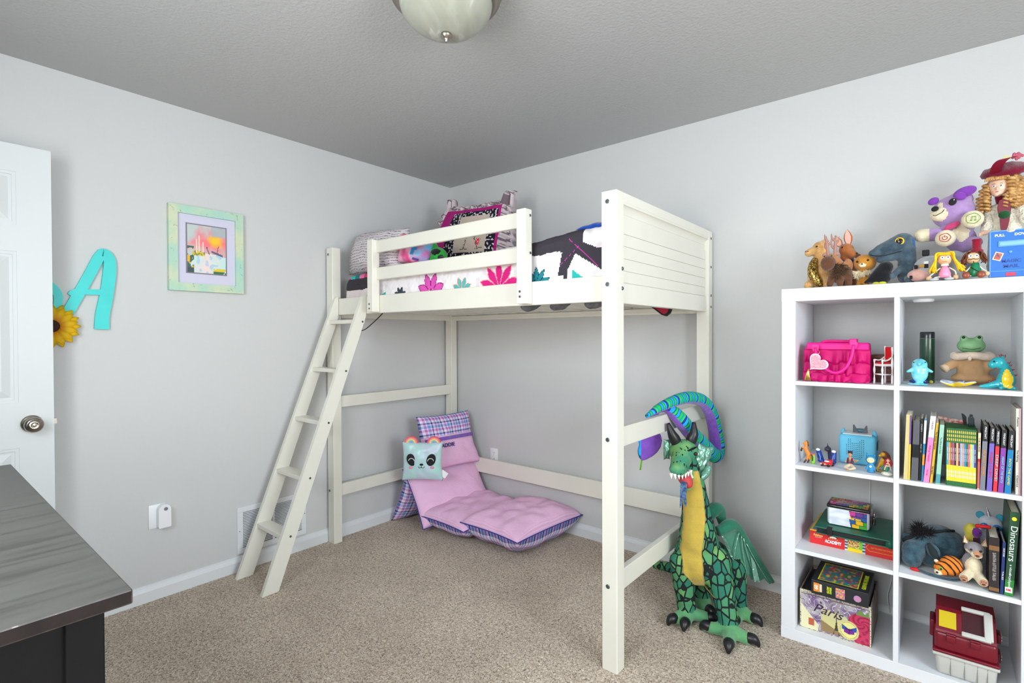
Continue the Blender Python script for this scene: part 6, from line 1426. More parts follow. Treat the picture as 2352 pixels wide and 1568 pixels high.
# mermaid
t = thing('toy_figure', 'small red-haired mermaid toy figure sitting on a white rock', 'figurine', (2.802, -.378, Z2))
M_SK3 = P('pink_skin_plastic', (240, 186, 156), .5)
obj('body', blob([('e', (2.8045, -.376, .7970), (.0058, .0056, .0066), None, 0), ('c', (2.804, -.375, .790), (2.803, -.375, .776), .0028, .0052, 0), ('c', (2.800, -.376, .786), (2.793, -.384, .763), .0022, .0018, 0), ('c', (2.808, -.376, .786), (2.8135, -.384, .763), .0022, .0018, 0), ('c', (2.803, -.375, .770), (2.800, -.380, .760), .0066, .0060, 1), ('c', (2.800, -.380, .760), (2.788, -.372, .764), .0050, .003, 1), ('c', (2.788, -.372, .764), (2.784, -.370, .774), .003, .0018, 1)], .0012, 2), [M_SK3, P('green_tail_plastic', (24, 130, 96), .4)], t, True)
bm = B(); ell(bm, (2.8045, -.371, .800), (.0078, .0062, .0075), sub=2); tube(bm, [(2.7990, -.371, .800, .0048), (2.7955, -.371, .788, .0055), (2.797, -.372, .776, .003)], seg=8); tube(bm, [(2.8100, -.371, .800, .0048), (2.8135, -.371, .788, .0050), (2.812, -.372, .776, .003)], seg=8); obj('hair', bm, P('red_hair_plastic', (178, 30, 44), .45), t, True)
bm = B(); ell(bm, (2.802, -.379, .7820), (.0052, .0024, .0016), sub=2); obj('top', bm, P('plum_vest', (74, 34, 70), .6), t, True)
bm = B(); ell(bm, (2.8010, -.3805, .7475), (.0185, .0130, .0085), sub=3)
for v in bm.verts: v.co.z = max(v.co.z, Z2)
obj('rock_base', bm, P('pale_rock', (214, 210, 196), .6, bump=.5, bscale=80, bdist=.004), t, True)
# ================================================================== row 2, right cube: books
M_PAGE = P('book_pages', (226, 218, 200), .85, bump=.4, bscale=400, bdist=.001)
def book(label, xb0, xb1, xt0, xt1, zt, cover, yf=-.392, depth=.14, soft=False, group=None, zb=Z2, pages=True, texts=(), split=None, bands=()):
    """a book standing spine-out; the four x values let it lean"""
    t = thing('book', label, 'book', ((xb0 + xb1) / 2, yf + depth / 2, zb), group=group)
    M = P(cover[0], cover[1], .45)
    def bx(bm, f0, f1, y0, y1, z0, z1, mi=0):
        def X(f, z): k = (z - zb) / (zt - zb); a = xb0 + (xt0 - xb0) * k; b = xb1 + (xt1 - xb1) * k; return a + (b - a) * f
        v = [bm.verts.new((X(f, z), y, z)) for z in (z0, z1) for y in (y0, y1) for f in (f0, f1)]
        for q in ((0, 2, 3, 1), (4, 5, 7, 6), (0, 1, 5, 4), (2, 6, 7, 3), (0, 4, 6, 2), (1, 3, 7, 5)): bm.faces.new([v[i] for i in q]).material_index = mi
        return X
    w_ = xb1 - xb0; ct = min(.16, .0016 / w_) if not soft else min(.10, .0006 / w_); o = 0 if soft else .003
    bm = B(); bx(bm, 0, 1, yf, yf + .0016, zb, zt); bx(bm, 0, ct, yf + .0016, yf + depth, zb, zt); X = bx(bm, 1 - ct, 1, yf + .0016, yf + depth, zb, zt); mats = [M]
    if split:
        zs, c2 = split; mats.append(P(c2[0], c2[1], .45)); bx(bm, -.004, 1.004, yf - .0004, yf + .004, zb - .0, zs, 1); 
    for k, (z0, z1, c2) in enumerate(bands): mats.append(P(c2[0], c2[1], .45)); bx(bm, .0, 1.0, yf - .0005 - .0001 * k, yf + .002, z0, z1, len(mats) - 1)
    obj('cover', bm, mats, t)
    if pages:
        bm = B(); bx(bm, ct, 1 - ct, yf + .0018, yf + depth - .003, zb + .002, zt - o - .0006); obj('pages', bm, M_PAGE, t)
    for (s, zc, size, mat, wd) in texts:
        k = (zc - zb) / (zt - zb); xc = X(.5, zc); ang = math.atan2((xt0 + xt1 - xb0 - xb1) / 2, zt - zb)
        Mx = XZ((xc, yf - .0012, zc)) @ Matrix.Rotation(-PI / 2 - ang, 4, 'Z'); text(s, size, Mx, P(*mat), t, 'spine_lettering', width=wd)
    return t
BK = ('black_cover', (24, 24, 26)); WH = ('white_ink', (240, 240, 240), .6); BI = ('black_ink', (24, 24, 26), .6)
t = book('pale yellow worn softcover with a purple and yellow spine, leftmost in the book cube', 2.8520, 2.8715, 2.8600, 2.8760, .982, ('aged_yellow_cover', (206, 190, 128)), soft=True)
bm = B(); prism(bm, [(2.8662, .742), (2.8715, .742), (2.8742, .872), (2.8692, .872)], -.3936, -.390, 'y'); prism(bm, [(2.8692, .872), (2.8742, .872), (2.8760, .980), (2.8712, .980)], -.3936, -.390, 'y', mi=1); obj('spine_strip', bm, [P('yellow_spine', (230, 190, 30), .5), P('violet_spine', (100, 60, 150), .5)], t)
t = book('grey pocket organizer with a black elastic band standing beside the yellow softcover', 2.8735, 2.8945, 2.8825, 2.9000, .961, ('charcoal_cover', (84, 86, 92)), depth=.16)
bm = B(); prism(bm, [(2.8770, .825), (2.8960, .825), (2.8980, .873), (2.8790, .873)], -.394, -.385, 'y'); obj('elastic_band', bm, P('black_elastic', (20, 20, 22), .8), t)
book('thin black paperback with small white title next to the grey organizer', 2.8955, 2.9035, 2.9015, 2.9095, .970, BK, soft=True, depth=.15, yf=-.380, texts=(('CREEPY', .935, .006, WH, .03), ('FILE 13', .860, .006, WH, .03)))
book('slim paperback with white, blue and red patched spine behind the pink book', 2.9045, 2.9095, 2.9130, 2.9200, .970, ('teal_blue_cover', (20, 120, 170)), soft=True, depth=.15, bands=((.88, .965, ('white_spine', (236, 232, 232))), (.80, .84, ('orange_spine', (230, 150, 40)))))
book('pink and white hardcover leaning in the book cube', 2.9105, 2.9270, 2.9305, 2.9460, .983, ('white_cover', (240, 236, 240)), depth=.17, split=(.905, ('pink_cover', (236, 130, 190))), texts=(('THIS BOOK', .950, .006, BI, .032), ('Riding Freedom', .845, .008, ('magenta_ink', (210, 40, 120), .6), .060), ('Stories', .775, .006, ('magenta_ink', (210, 40, 120), .6), .022)))
book('mustard yellow paperback leaning on the pink hardcover', 2.9290, 2.9365, 2.9465, 2.9535, .960, ('mustard_cover', (214, 172, 30)), soft=True, depth=.15, texts=(('The Grizzly Gazette', .895, .0055, BI, .065), ('Bob Agner', .785, .0055, BI, .03)))
book('pale green and teal hardcover leaning left of the green slipcase', 2.9450, 2.9575, 2.9570, 2.9690, .955, ('mint_cover', (150, 200, 176)), depth=.17, yf=-.398, bands=((.742, .775, ('teal_band', (70, 150, 160))),), texts=(('The One and Only', .880, .006, ('teal_ink', (30, 100, 110), .6), .06),))
# boxed set
t = thing('slipcase', 'green cardboard slipcase holding a row of fifteen thin paperbacks', 'book box', (3.016, -.30, Z2))
bm = B(); x0, x1, z0, z1 = 2.9735, 3.0570, Z2, .9445
box(bm, (x0, -.388, z0), (x0 + .0018, -.235, z1)); box(bm, (x1 - .0018, -.388, z0), (x1, -.235, z1)); box(bm, (x0, -.388, z0), (x1, -.235, z0 + .0020)); box(bm, (x0, -.388, z1 - .0020), (x1, -.235, z1)); box(bm, (x0, -.2370, z0), (x1, -.235, z1))
obj('case', bm, P('green_case_card', (34, 100, 44), .5, var=.2, vscale=40), t)
SP = [('sky blue', (40, 170, 214)), ('orange', (240, 150, 60)), ('brown', (150, 76, 40)), ('mauve', (160, 80, 110)), ('black', (44, 34, 50)), ('peach', (246, 176, 130)), ('maroon', (120, 40, 50)), ('pale blue', (150, 180, 220)), ('salmon', (244, 140, 90)), ('bright blue', (20, 140, 200)), ('green', (50, 140, 90)), ('rose', (214, 90, 120)), ('yellow', (246, 214, 40)), ('light aqua', (140, 200, 226)), ('purple', (96, 60, 150))]
nB = len(SP); bw = (x1 - x0 - .0044) / nB; src = None
for k, (nm, c) in enumerate(SP):
    a = x0 + .0022 + k * bw; b = a + bw - .0003
    tt = thing('book', 'thin paperback with a %s spine in the green slipcase' % nm, 'book', ((a + b) / 2, -.32, z0 + .002), group='thin paperbacks in the green slipcase')
    bm = B(); yf = -.390; box(bm, (a, yf, z0 + .0022), (b, yf + .13, z1 - .0030))
    for (h0, h1, mi) in ((z0 + .0022, .756, 1), (.756, .8125, 2), (.8125, .8935, 3), (.8935, z1 - .003, 1)): box(bm, (a, yf - .0004, h0), (b, yf + .001, h1), mi=mi)
    for h0 in (.900, .914, .928): box(bm, (a + .0010, yf - .0007, h0), (b - .0010, yf, h0 + .009), mi=4)
    for h0 in (.770, .784): box(bm, (a + .0008, yf - .0007, h0), (b - .0008, yf, h0 + .010), mi=5)
    cv = obj('cover', bm, [P('book_pages', (226, 218, 200), .85), P('series_green', (34, 104, 50), .5), P('series_yellow', (250, 212, 50), .5), P('series_%s' % nm.replace(' ', '_'), c, .5), P('series_gold', (208, 186, 80), .5), P('series_cream', (250, 240, 190), .5)], tt)
    text('MAGIC TREE', .0036, XZ(((a + b) / 2, yf - .0010, .853)) @ Matrix.Rotation(PI / 2, 4, 'Z'), P(*WH), tt, 'spine_lettering', width=.045)
book('slim beige and red paperback between the slipcase and the black-topped books', 3.0580, 3.0635, 3.0600, 3.0670, .936, ('beige_red_cover', (226, 206, 170)), soft=True, depth=.13, bands=((.742, .836, ('red_pattern', (206, 90, 90))), (.836, .846, ('red_spot', (190, 20, 30)))), texts=(('THE ISLAND', .895, .005, BI, .05),))
for (lab, bx0, bx1, tx0, tx1, zt, zs, cn, cc, ti, tn, tc) in (
    ('black-topped hardcover with a grey lower spine and orange title', 3.0645, 3.0780, 3.0735, 3.0860, .967, .909, 'grey_lower', (120, 122, 134), 'LAST BLOCK STANDING!', 'orange_ink', (244, 150, 20)),
    ('black-topped hardcover with a lilac lower spine and red title', 3.0820, 3.0955, 3.0915, 3.1035, .960, .904, 'lilac_lower', (116, 96, 190), 'MOBBED CAVERN!', 'red_ink', (230, 30, 50)),
    ('black-topped hardcover with a bright red lower spine and cyan title', 3.0985, 3.1085, 3.1065, 3.1160, .954, .896, 'scarlet_lower', (238, 44, 60), 'DEEP DIVE!', 'cyan_ink', (120, 220, 236)),
    ('black-topped hardcover with a violet lower spine and pale blue title', 3.1110, 3.1245, 3.1205, 3.1330, .954, .892, 'violet_lower', (134, 60, 160), 'NIGHT OF THE BATS!', 'cyan_ink', (120, 220, 236)),
    ('black-topped hardcover with a blue lower spine and yellow title', 3.1270, 3.1425, 3.1385, 3.1520, .954, .888, 'blue_lower', (0, 120, 176), 'INTO THE GAME!', 'yellow_ink', (250, 220, 40))):
    book(lab, bx0, bx1, tx0, tx1, zt, BK, depth=.15, split=(zs, (cn, cc)), group='black-topped hardcovers on the shelf', texts=(('MINECRAFT', zs + .030, .0075, WH, .042), (ti, zs - .075, .0085, (tn, tc, .6), .090)))
book('tall white hardcover near the right wall of the book cube', 3.1545, 3.1620, 3.1545, 3.1630, 1.030, ('ivory_cover', (236, 232, 220)), depth=.19, texts=(('Poems', .985, .006, BI, .03), ('The Fishing', .870, .006, BI, .04), ('Classics', .785, .006, BI, .04)))
book('slim tall pale pink picture book at the right end of the book cube', 3.1630, 3.1665, 3.1635, 3.1670, 1.031, ('pale_pink_cover', (240, 190, 200)), soft=True, depth=.19)
bm = B(); prism(bm, [(2.950, .930), (3.040, .930), (3.040, .953), (2.985, .960), (2.950, .965)], -.225, -.222, 'y')
single('patterned_card', 'red and white patterned card standing behind the green slipcase', 'card', bm, P('red_floral_card', (190, 24, 50), .6, c2=(236, 214, 200), vscale=90), (2.995, -.224, .93))
t = thing('perfume_bottle', 'small dark glass cube ornament on top of the green slipcase', 'ornament', (3.045, -.29, .9445))
bm = B(); box(bm, (3.036, -.305, .9450), (3.053, -.275, .978), .002); obj('bottle', bm, P('smoked_glass', (30, 44, 48), .08, coat=.6), t); bm = B(); lathe(bm, [(0, .978), (.0045, .978), (.0045, .987), (0, .988)], (3.0445, -.290, 0), 16); obj('cap', bm, P('smoked_glass', (30, 44, 48), .08), t, True, angle=40)
bm = B(); prism(bm, [(3.024, .9452), (3.034, .9452), (3.032, .975), (3.026, .984), (3.018, .988)], -.275, -.271, 'y'); single('clip_stand', 'thin black plastic stand beside the dark glass ornament', 'stand', bm, P('black_gloss_plastic', (20, 20, 26), .2), (3.027, -.273, .9452))

# ================================================================== row 3, left cube
t = thing('board_game_box', 'flat red board game box reading ACADEMY at the bottom of its stack', 'game box', (2.673, -.16, Z3))
gx0, gx1, gy0, gy1, gz1 = 2.5285, 2.8205, -.296, -.030, .447
M_GRED = P('game_box_red', (214, 32, 34), .4); M_GYEL = P('game_box_yellow', (246, 190, 20), .4)
bm = B(); box(bm, (gx0, gy0, Z3), (gx1, gy1, gz1 - .001), .001); obj('lower_box', bm, M_GRED, t)
bm = B(); painted(bm, (gx0, gy0, gz1 - .0008), (gx1 - gx0, 0, 0), (0, gy1 - gy0, 0), 40, 36, lambda u, v: (246, 190, 20) if (u < .015 or v < .02) else mixc((24, 40, 90), (120, 150, 200), .4 + nz(u, v, 7, 3)) if u < .5 else mixc((140, 150, 50), (40, 60, 50), .5 + nz(u, v, 9, 1))); obj('lid_print', bm, vcol_mat('lid_ink', .35), t)
def game_front(u, v):
    if v > .94: return (246, 190, 20)
    if .435 < u < .675:
        if .47 < u < .61 and .25 < v < .85: return (226, 206, 120) if nz(u, v, 60, 2) > 0 else (170, 90, 50)
        if u < .465 or u > .645: return (60, 76, 110) if (int(v * 9) % 2) else (200, 210, 220)
        return (120, 200, 40) if v > .22 else (250, 210, 30)
    return (214, 32, 34)
bm = B(); painted(bm, (gx0, gy0 - .0006, Z3), (gx1 - gx0, 0, 0), (0, 0, gz1 - Z3), 120, 26, game_front); obj('front_print', bm, vcol_mat('lid_ink', .35), t)
text('Pokémon', .013, XZ((gx0 + .030, gy0 - .0012, Z3 + .038)), P('gold_ink', (244, 200, 110), .5), t, bold=.0004, width=.034, italic=.2); text('TRADING CARD GAME', .004, XZ((gx0 + .031, gy0 - .0012, Z3 + .029)), P(*WH), t, width=.024)
text('ACADEMY', .018, XZ((gx0 + .085, gy0 - .0012, Z3 + .020)), P(*WH), t, bold=.0007, width=.060); text('BATTLE', .006, XZ((gx0 + .085, gy0 - .0012, Z3 + .034)), P('gold_ink', (244, 200, 110), .5), t, width=.036)
bm = B(); prism(bm, [(gx0 + .085 + .019 * math.cos(a), Z3 + .037 + .017 * math.sin(a)) for a in [PI * k / 16 for k in range(17)]], gy0 - .0014, gy0 - .0006, 'y'); bl = obj('round_emblem', bm, P('emblem_dark_red', (150, 24, 26), .4), t)
bm = B(); prism(bm, [(gx0 + .085 + .013 * math.cos(a), Z3 + .038 + .007 * math.sin(a)) for a in [PI * k / 12 for k in range(13)]], gy0 - .0018, gy0 - .0012, 'y'); lathe(bm, [(0, 0), (.004, 0), (.004, -.0008), (0, -.0008)], (gx0 + .085, gy0 - .0014, Z3 + .042), 16, 'y'); obj('emblem_centre', bm, P('white_gloss_paint', (244, 244, 244), .3), bl)
line_part('arrow_frame', [(gx1, gy0 - .001, Z3 + .046), (gx1 - .082, gy0 - .001, Z3 + .046), (gx1 - .093, gy0 - .001, Z3 + .032), (gx1 - .082, gy0 - .001, Z3 + .018), (gx1, gy0 - .001, Z3 + .018)], .0010, M_GYEL, t, n=1)
text('EASY TO LEARN! FUN TO PLAY!', .0075, XZ((gx1 - .040, gy0 - .0012, Z3 + .032)), M_GYEL, t, width=.072)
t = thing('card_binder', 'dark green zip card binder lying on the red game box', 'binder', (2.68, -.19, gz1))
M_BND = P('dark_green_leatherette', (6, 92, 70), .45, bump=.15, bscale=200, bdist=.001)
bm = B(); box(bm, (2.552, -.345, .474), (2.812, -.060, .480), .002); box(bm, (2.556, -.335, gz1 + .0005), (2.812, -.062, .452), .001); tube(bm, [(2.8115, -.342, .4635, .0165), (2.8115, -.062, .4635, .0165)], seg=16, n=1); 
for v in bm.verts:
    if v.co.x > 2.8195: v.co.x = 2.8195
obj('cover', bm, M_BND, t)
bm = B(); box(bm, (2.560, -.330, .4525), (2.806, -.066, .4735), .001); obj('page_block', bm, P('black_zip_pages', (26, 28, 32), .7, bump=.5, bscale=200), t)
bm = B(); box(bm, (2.598, -.3475, .452), (2.616, -.320, .4815), .001); obj('closing_strap', bm, P('black_elastic', (20, 20, 22), .8), t)
t = thing('card_tin', 'hinged card tin with a colourful mosaic print and black lid on the green binder', 'tin', (2.665, -.22, .4805))
tx0, tx1, ty0, ty1, tz0, tz1 = 2.590, 2.738, -.284, -.165, .4808, .5540
M_TB = P('black_tin_edge', (14, 14, 16), .2, coat=.4)
bm = B(); box(bm, (tx0, ty0, tz0), (tx1, ty1, tz1), .010, seg=3); obj('base', bm, P('white_tin', (206, 212, 220), .3, coat=.3), t, True, angle=40)
MOS = [(214, 60, 150), (240, 190, 30), (200, 40, 40), (110, 60, 150), (70, 170, 50), (230, 120, 190), (40, 90, 160), (230, 120, 40)]
def mosaic(u, v, sx=5, sy=4):
    yy = v * sy + .25 * u; r = math.floor(yy); xx = u * sx + .5 * (r % 2); c = math.floor(xx)
    if (yy - r) < .10 or (xx - c) < .07: return (16, 14, 18)
    return MOS[(c * 3 + r * 5) % 8]
def tin_front(u, v):
    if u > .58 - .10 * v + (.05 if v > .5 else 0): return mosaic(u, v)
    return mixc((206, 214, 226), (240, 244, 250), .5 + nz(u, v, 4, 7))
bm = B(); painted(bm, (tx0 + .008, ty0 - .0005, tz0 + .003), (tx1 - tx0 - .016, 0, 0), (0, 0, tz1 - tz0 - .006), 90, 46, tin_front); obj('front_print', bm, vcol_mat('tin_ink', .25), t)
bm = B(); painted(bm, (tx1 + .0005, ty0 + .010, tz0 + .003), (0, ty1 - ty0 - .02, 0), (0, 0, tz1 - tz0 - .006), 40, 30, lambda u, v: mosaic(u + .3, v, 4, 4)); obj('side_print', bm, vcol_mat('tin_ink', .25), t)
text('Pokémon', .014, XZ((tx0 + .100, ty0 - .0014, tz0 + .040)), P('yellow_ink', (250, 220, 40), .6), t, bold=.0006, width=.038)
bm = B(); box(bm, (tx0 - .003, ty0 - .003, tz1 - .002), (tx1 + .003, ty1 + .003, tz1 + .012), .006, seg=3); ld = obj('lid', bm, M_TB, t, True, angle=40)
bm = B(); painted(bm, (tx0 + .006, ty0 + .006, tz1 + .0124), (tx1 - tx0 - .012, 0, 0), (0, ty1 - ty0 - .012, 0), 60, 44, lambda u, v: mixc(mosaic(u, v, 6, 5), (196, 176, 150), .6 if .15 < u < .7 and .25 < v < .75 else .1)); obj('lid_print', bm, vcol_mat('tin_ink', .25), ld)
bm = B(); box(bm, (tx1 + .002, -.235, tz1 - .020), (tx1 + .005, -.215, tz1 + .006), .001); obj('hasp', bm, P('chrome', (200, 200, 204), .15, metal=1), t)
t = thing('padlock', 'small black padlock hanging on the hasp of the card tin', 'padlock', (tx1 + .012, -.225, .50))
bm = B(); box(bm, (tx1 + .006, -.245, .497), (tx1 + .018, -.205, .528), .003); obj('case', bm, M_TB, t); line_part('shackle', [(tx1 + .012, -.238, .526), (tx1 + .012, -.236, .543), (tx1 + .012, -.225, .549), (tx1 + .012, -.214, .543), (tx1 + .012, -.212, .526)], .0022, P('chrome', (200, 200, 204), .15, metal=1), t)

# ================================================================== row 4, left cube
t = thing('keepsake_box', 'open Paris-print keepsake box with flowers and butterfly in the bottom left cube', 'box', (2.627, -.22, Z4))
kx0, kx1, ky0, ky1, kz1 = 2.5030, 2.7520, -.362, -.080, .2080
bm = B(); th = .004
box(bm, (kx0, ky0, Z4), (kx1, ky1, Z4 + th)); box(bm, (kx0, ky0, Z4), (kx1, ky0 + th, kz1)); box(bm, (kx0, ky1 - th, Z4), (kx1, ky1, kz1)); box(bm, (kx0, ky0 + th, Z4), (kx0 + th, ky1 - th, kz1)); box(bm, (kx1 - th, ky0 + th, Z4), (kx1, ky1 - th, kz1))
obj('body', bm, P('aged_paper_board', (150, 136, 128), .8, var=.25, vscale=30), t)
def paris(u, v):
    W_, H_ = 1.55, 1.0; x, y = u * W_, v * H_; n_ = nz(x, y, 5, 1)
    if v > .94 or v < .02 or u < .02 or u > .985: return (206, 200, 168) if nz(x, y, 30, 1) > -.2 else (120, 112, 96)
    if .895 < v < .905: return (90, 70, 70)
    c = mixc((176, 168, 176), (122, 98, 138), .5 + 1.6 * n_)
    if abs(nz(x, y, 9, 4)) < .05: c = (212, 206, 212)
    if x < .6 and abs(math.sin((x * 1.5 + y * 2) * 9 + 4 * n_)) < .12: c = (90, 70, 100)
    if .42 < u < .68 and v > .38 and abs(math.hypot(x - .86, y - .68) * 22 % 3 - 1.5) < .45: c = (150, 146, 140)
    # letter with a stamp
    if u < .27 and v < .66 - u * 1.75 and v > .02 + u * .0: 
        c = (228, 222, 180)
        if .13 < u < .21 and .12 < v < .30: c = (186, 96, 60)
    # torn card with a tower
    if .31 < u < .68 and .05 < v < .66 - (u - .31) * .25 + .02 * math.sin(u * 90):
        c = mixc((224, 214, 130), (190, 190, 160), v * 1.2)
        if v < .34 - (u - .31) * .75: c = (150, 124, 84)
        tw = .004 + .055 * max(0, (.56 - v) / .56) ** 2.2
        if abs(u - .53) < tw and v < .56 and not (v < .16 and abs(u - .53) < .028): c = (70, 58, 50)
    # red rose
    d = math.hypot((u - .88) * 1.35, v - .52)
    if d < .25: c = (196, 46, 90) if math.sin(d * 60 + 5 * math.atan2(v - .52, u - .88)) > -.3 else (150, 26, 66)
    if u > .76 and v < .34 and u > .80 - v * .4: c = (200, 50, 92) if nz(x, y, 12, 8) > -.1 else (160, 30, 70)
    if .80 < u < .97 and .72 < v < .82 + .04 * math.sin(u * 60): c = (100, 140, 70)
    # oval label and butterfly
    e = math.hypot((u - .70) / .125, (v - .27) / .215)
    if e < 1.12: c = (206, 196, 140)
    if e < 1.0: c = (232, 224, 140)
    if .9 < e < .94: c = (120, 110, 60)
    bx_, by_ = (u - .705), (v - .27); ax = abs(bx_)
    if ax < .098 and (-.02 + ax * .2 < by_ < .03 + ax * .95 and by_ < .12): c = (40, 80, 170) if ax > .05 else (70, 30, 120)
    if ax < .070 and (-.10 + ax * .5 < by_ <= .0): c = (130, 30, 150)
    if ax < .006 and -.07 < by_ < .05: c = (30, 20, 40)
    return c
bm = B(); painted(bm, (kx0, ky0 - .0006, Z4), (kx1 - kx0, 0, 0), (0, 0, kz1 - Z4), 170, 110, paris); obj('front_print', bm, vcol_mat('paper_ink', .6), t)
text('Paris', .050, XZ((kx0 + .100, ky0 - .0014, Z4 + .094)) @ Matrix.Rotation(-.08, 4, 'Z'), P('plum_ink', (56, 36, 60), .6), t, italic=.35, width=.105)
bm = B(); box(bm, (kx0 + .006, ky0 + .006, Z4 + .006), (kx1 - .006, ky1 - .006, .196), .002); single('dark_folder_stack', 'dark flat items filling the open keepsake box', 'folders', bm, P('dark_folder', (34, 34, 42), .5, var=.4, vscale=30), (2.627, -.22, Z4 + .006))
t = thing('puzzle_box', 'black glow-in-the-dark puzzle box lying on the keepsake box', 'puzzle box', (2.647, -.262, .2085))
qx0, qx1, qy0, qy1, qz0, qz1 = 2.5480, 2.7440, -.380, -.150, .2086, .2660
bm = B(); box(bm, (qx0, qy0, qz0), (qx1, qy1, qz1), .001); obj('carton', bm, P('black_carton', (36, 38, 44), .4), t)
def puz(u, v):
    if (.10 < u < .82 and .08 < v < .93):
        if u < .118 or u > .802 or v < .098 or v > .912: return (240, 226, 20)
        a = nz(u, v, 9, 2); b = nz(u, v, 14, 7); c = mixc((30, 120, 180), (200, 40, 110), .5 + 1.6 * a); c = mixc(c, (220, 190, 40), max(0, b * 2)); return mixc(c, (40, 150, 70), max(0, -b * 2.2))
    return (36, 38, 44)
bm = B(); painted(bm, (qx0, qy0, qz1 + .0004), (qx1 - qx0, 0, 0), (0, qy1 - qy0, 0), 100, 110, puz); obj('top_print', bm, vcol_mat('lid_ink', .35), t)
text('GLOW-IN-THE-DARK', .020, frame_m((qx0 + .178, (qy0 + qy1) / 2 - .01, qz1 + .001), (0, 1, 0), (-1, 0, 0)), P('lime_ink', (200, 216, 40), .5), t, bold=.0005, width=.15)
bm = B(); box(bm, (qx0 + .008, qy0 - .0008, qz0 + .012), (qx0 + .028, qy0, qz1 - .010)); pl = obj('piece_count_label', bm, P('orange_label', (240, 140, 40), .5), t); bm = B(); box(bm, (qx0 + .029, qy0 - .0008, qz0 + .014), (qx0 + .038, qy0, qz1 - .012)); obj('barcode_label', bm, P('cream_paper', (232, 214, 180), .7), t)
text('60', .018, XZ((qx0 + .018, qy0 - .0014, qz0 + .030)) @ Matrix.Rotation(PI / 2, 4, 'Z'), P(*WH), pl, bold=.0006)
text('GLOW', .011, XZ((qx0 + .060, qy0 - .0006, qz0 + .030)) @ Matrix.Rotation(PI / 2, 4, 'Z'), P('lime_ink', (200, 216, 40), .5), t, bold=.0005, width=.028); text('DARK', .009, XZ((qx0 + .069, qy0 - .0006, qz0 + .030)) @ Matrix.Rotation(PI / 2, 4, 'Z'), P('lime_ink', (200, 216, 40), .5), t, bold=.0005, width=.028)
bm = B(); painted(bm, (qx0 + .086, qy0 - .0008, qz0 + .008), (.032, 0, 0), (0, 0, .040), 20, 24, lambda u, v: mixc(mixc((240, 190, 60), (220, 60, 150), .5 + 1.8 * nz(u, v, 6, 3)), (80, 180, 190), max(0, nz(u, v, 8, 9) * 2))); obj('picture_label', bm, vcol_mat('lid_ink', .35), t)
bm = B(); lathe(bm, [(0, 0), (.013, 0), (.013, -.0008), (0, -.0008)], (qx0 + .160, qy0, qz0 + .026), 10, 'y'); obj('round_label', bm, P('pink_blue_label', (226, 130, 150), .5, c2=(120, 150, 210), vscale=30), t)

# ================================================================== row 3, right cube
t = thing('plush_donkey', 'slumped blue-grey plush donkey with a shaggy black mane in the lower right cube', 'plush toy', (2.93, -.24, Z3))
M_DNK = plush('blue_grey_plush', (44, 66, 78), c2=(66, 94, 106), vscale=50, bs=140, bd=.010); M_DIN = P('dark_ear_lining', (34, 42, 44), .95)
obj('body', blob([('e', (2.955, -.20, .470), (.072, .075, .062), None, 0), ('e', (2.995, -.20, .465), (.040, .07, .055), None, 0), ('e', (2.905, -.27, .485), (.036, .040, .036), None, 0), ('e', (2.880, -.305, .450), (.038, .038, .040), (0, .3, 0), 0), ('e', (2.876, -.320, .420), (.032, .034, .030), None, 0), ('e', (2.93, -.26, .420), (.05, .05, .030), None, 0),
    ('c', (2.895, -.26, .400), (2.95, -.28, .398), .010, .010, 1)], .0055, 3), [M_DNK, M_DIN], t, True)
for (a, b, w_, rz) in (((2.880, -.285, .500), (2.846, -.275, .470), .020, 0), ((2.925, -.300, .490), (2.955, -.335, .440), .020, 0)):
    bm = B(); tube(bm, [(*a, .009), (*((Vector(a) + Vector(b)) / 2), w_), (*b, .006)], seg=14, flat=.45, up=(0, 1, 0)); e = obj('ear', bm, M_DNK, t, True)
    bm = B(); A_, B_ = Vector(a) + Vector((0, -.010, 0)), Vector(b) + Vector((0, -.010, 0)); tube(bm, [(*A_, .005), (*((A_ + B_) / 2), w_ * .62), (*B_, .003)], seg=12, flat=.3, up=(0, 1, 0)); obj('ear_lining', bm, M_DIN, e, True)
obj('mane', tufts([(2.888, -.275, .520), (2.900, -.280, .522), (2.910, -.280, .515), (2.900, -.290, .505), (2.888, -.290, .508), (2.925, -.27, .515), (2.895, -.26, .53)], 420, .036, .0020, 1.0, 5, (0, -.2, .5)), P('black_shaggy_fur', (26, 20, 24), .95, var=.3, vscale=60), t)
line_part('back_stripe', [(2.94, -.255, .520), (2.975, -.245, .530), (3.00, -.22, .528)], .005, P('black_felt', (18, 18, 22), .8), t)
bm = B(); tube(bm, [(2.895, -.355, .398, .005), (2.94, -.372, .3945, .006), (2.99, -.374, .3945, .006), (3.02, -.35, .3945, .005)], seg=10, flat=.8); obj('draped_leg', bm, M_DNK, t, True)
bm = B(); ell(bm, (2.888, -.355, .3955), (.018, .008, .006), sub=2); obj('red_tag', bm, P('red_velvet', (206, 16, 24), .7), t, True)
TIG = t = thing('plush_tiger', 'round orange plush tiger with black stripes lying under the donkey ear', 'plush toy', (2.983, -.34, Z3))
def tiger():
    t_ = NT('tiger_plush', .9); w_ = t_.n('TexWave', Vector=t_.coord(), Scale=22.0, Distortion=3.0, _bands_direction='DIAGONAL'); w_.inputs['Detail Scale'].default_value = 1.0
    t_.color(t_.ramp(w_.outputs['Fac'], [(0, (28, 18, 12)), (.16, (28, 18, 12)), (.20, (216, 116, 30)), (1, (228, 130, 40))])); n_ = t_.n('TexNoise', Vector=t_.coord(), Scale=260.0); t_.bump(n_.outputs[0], .4, .004); return t_.m
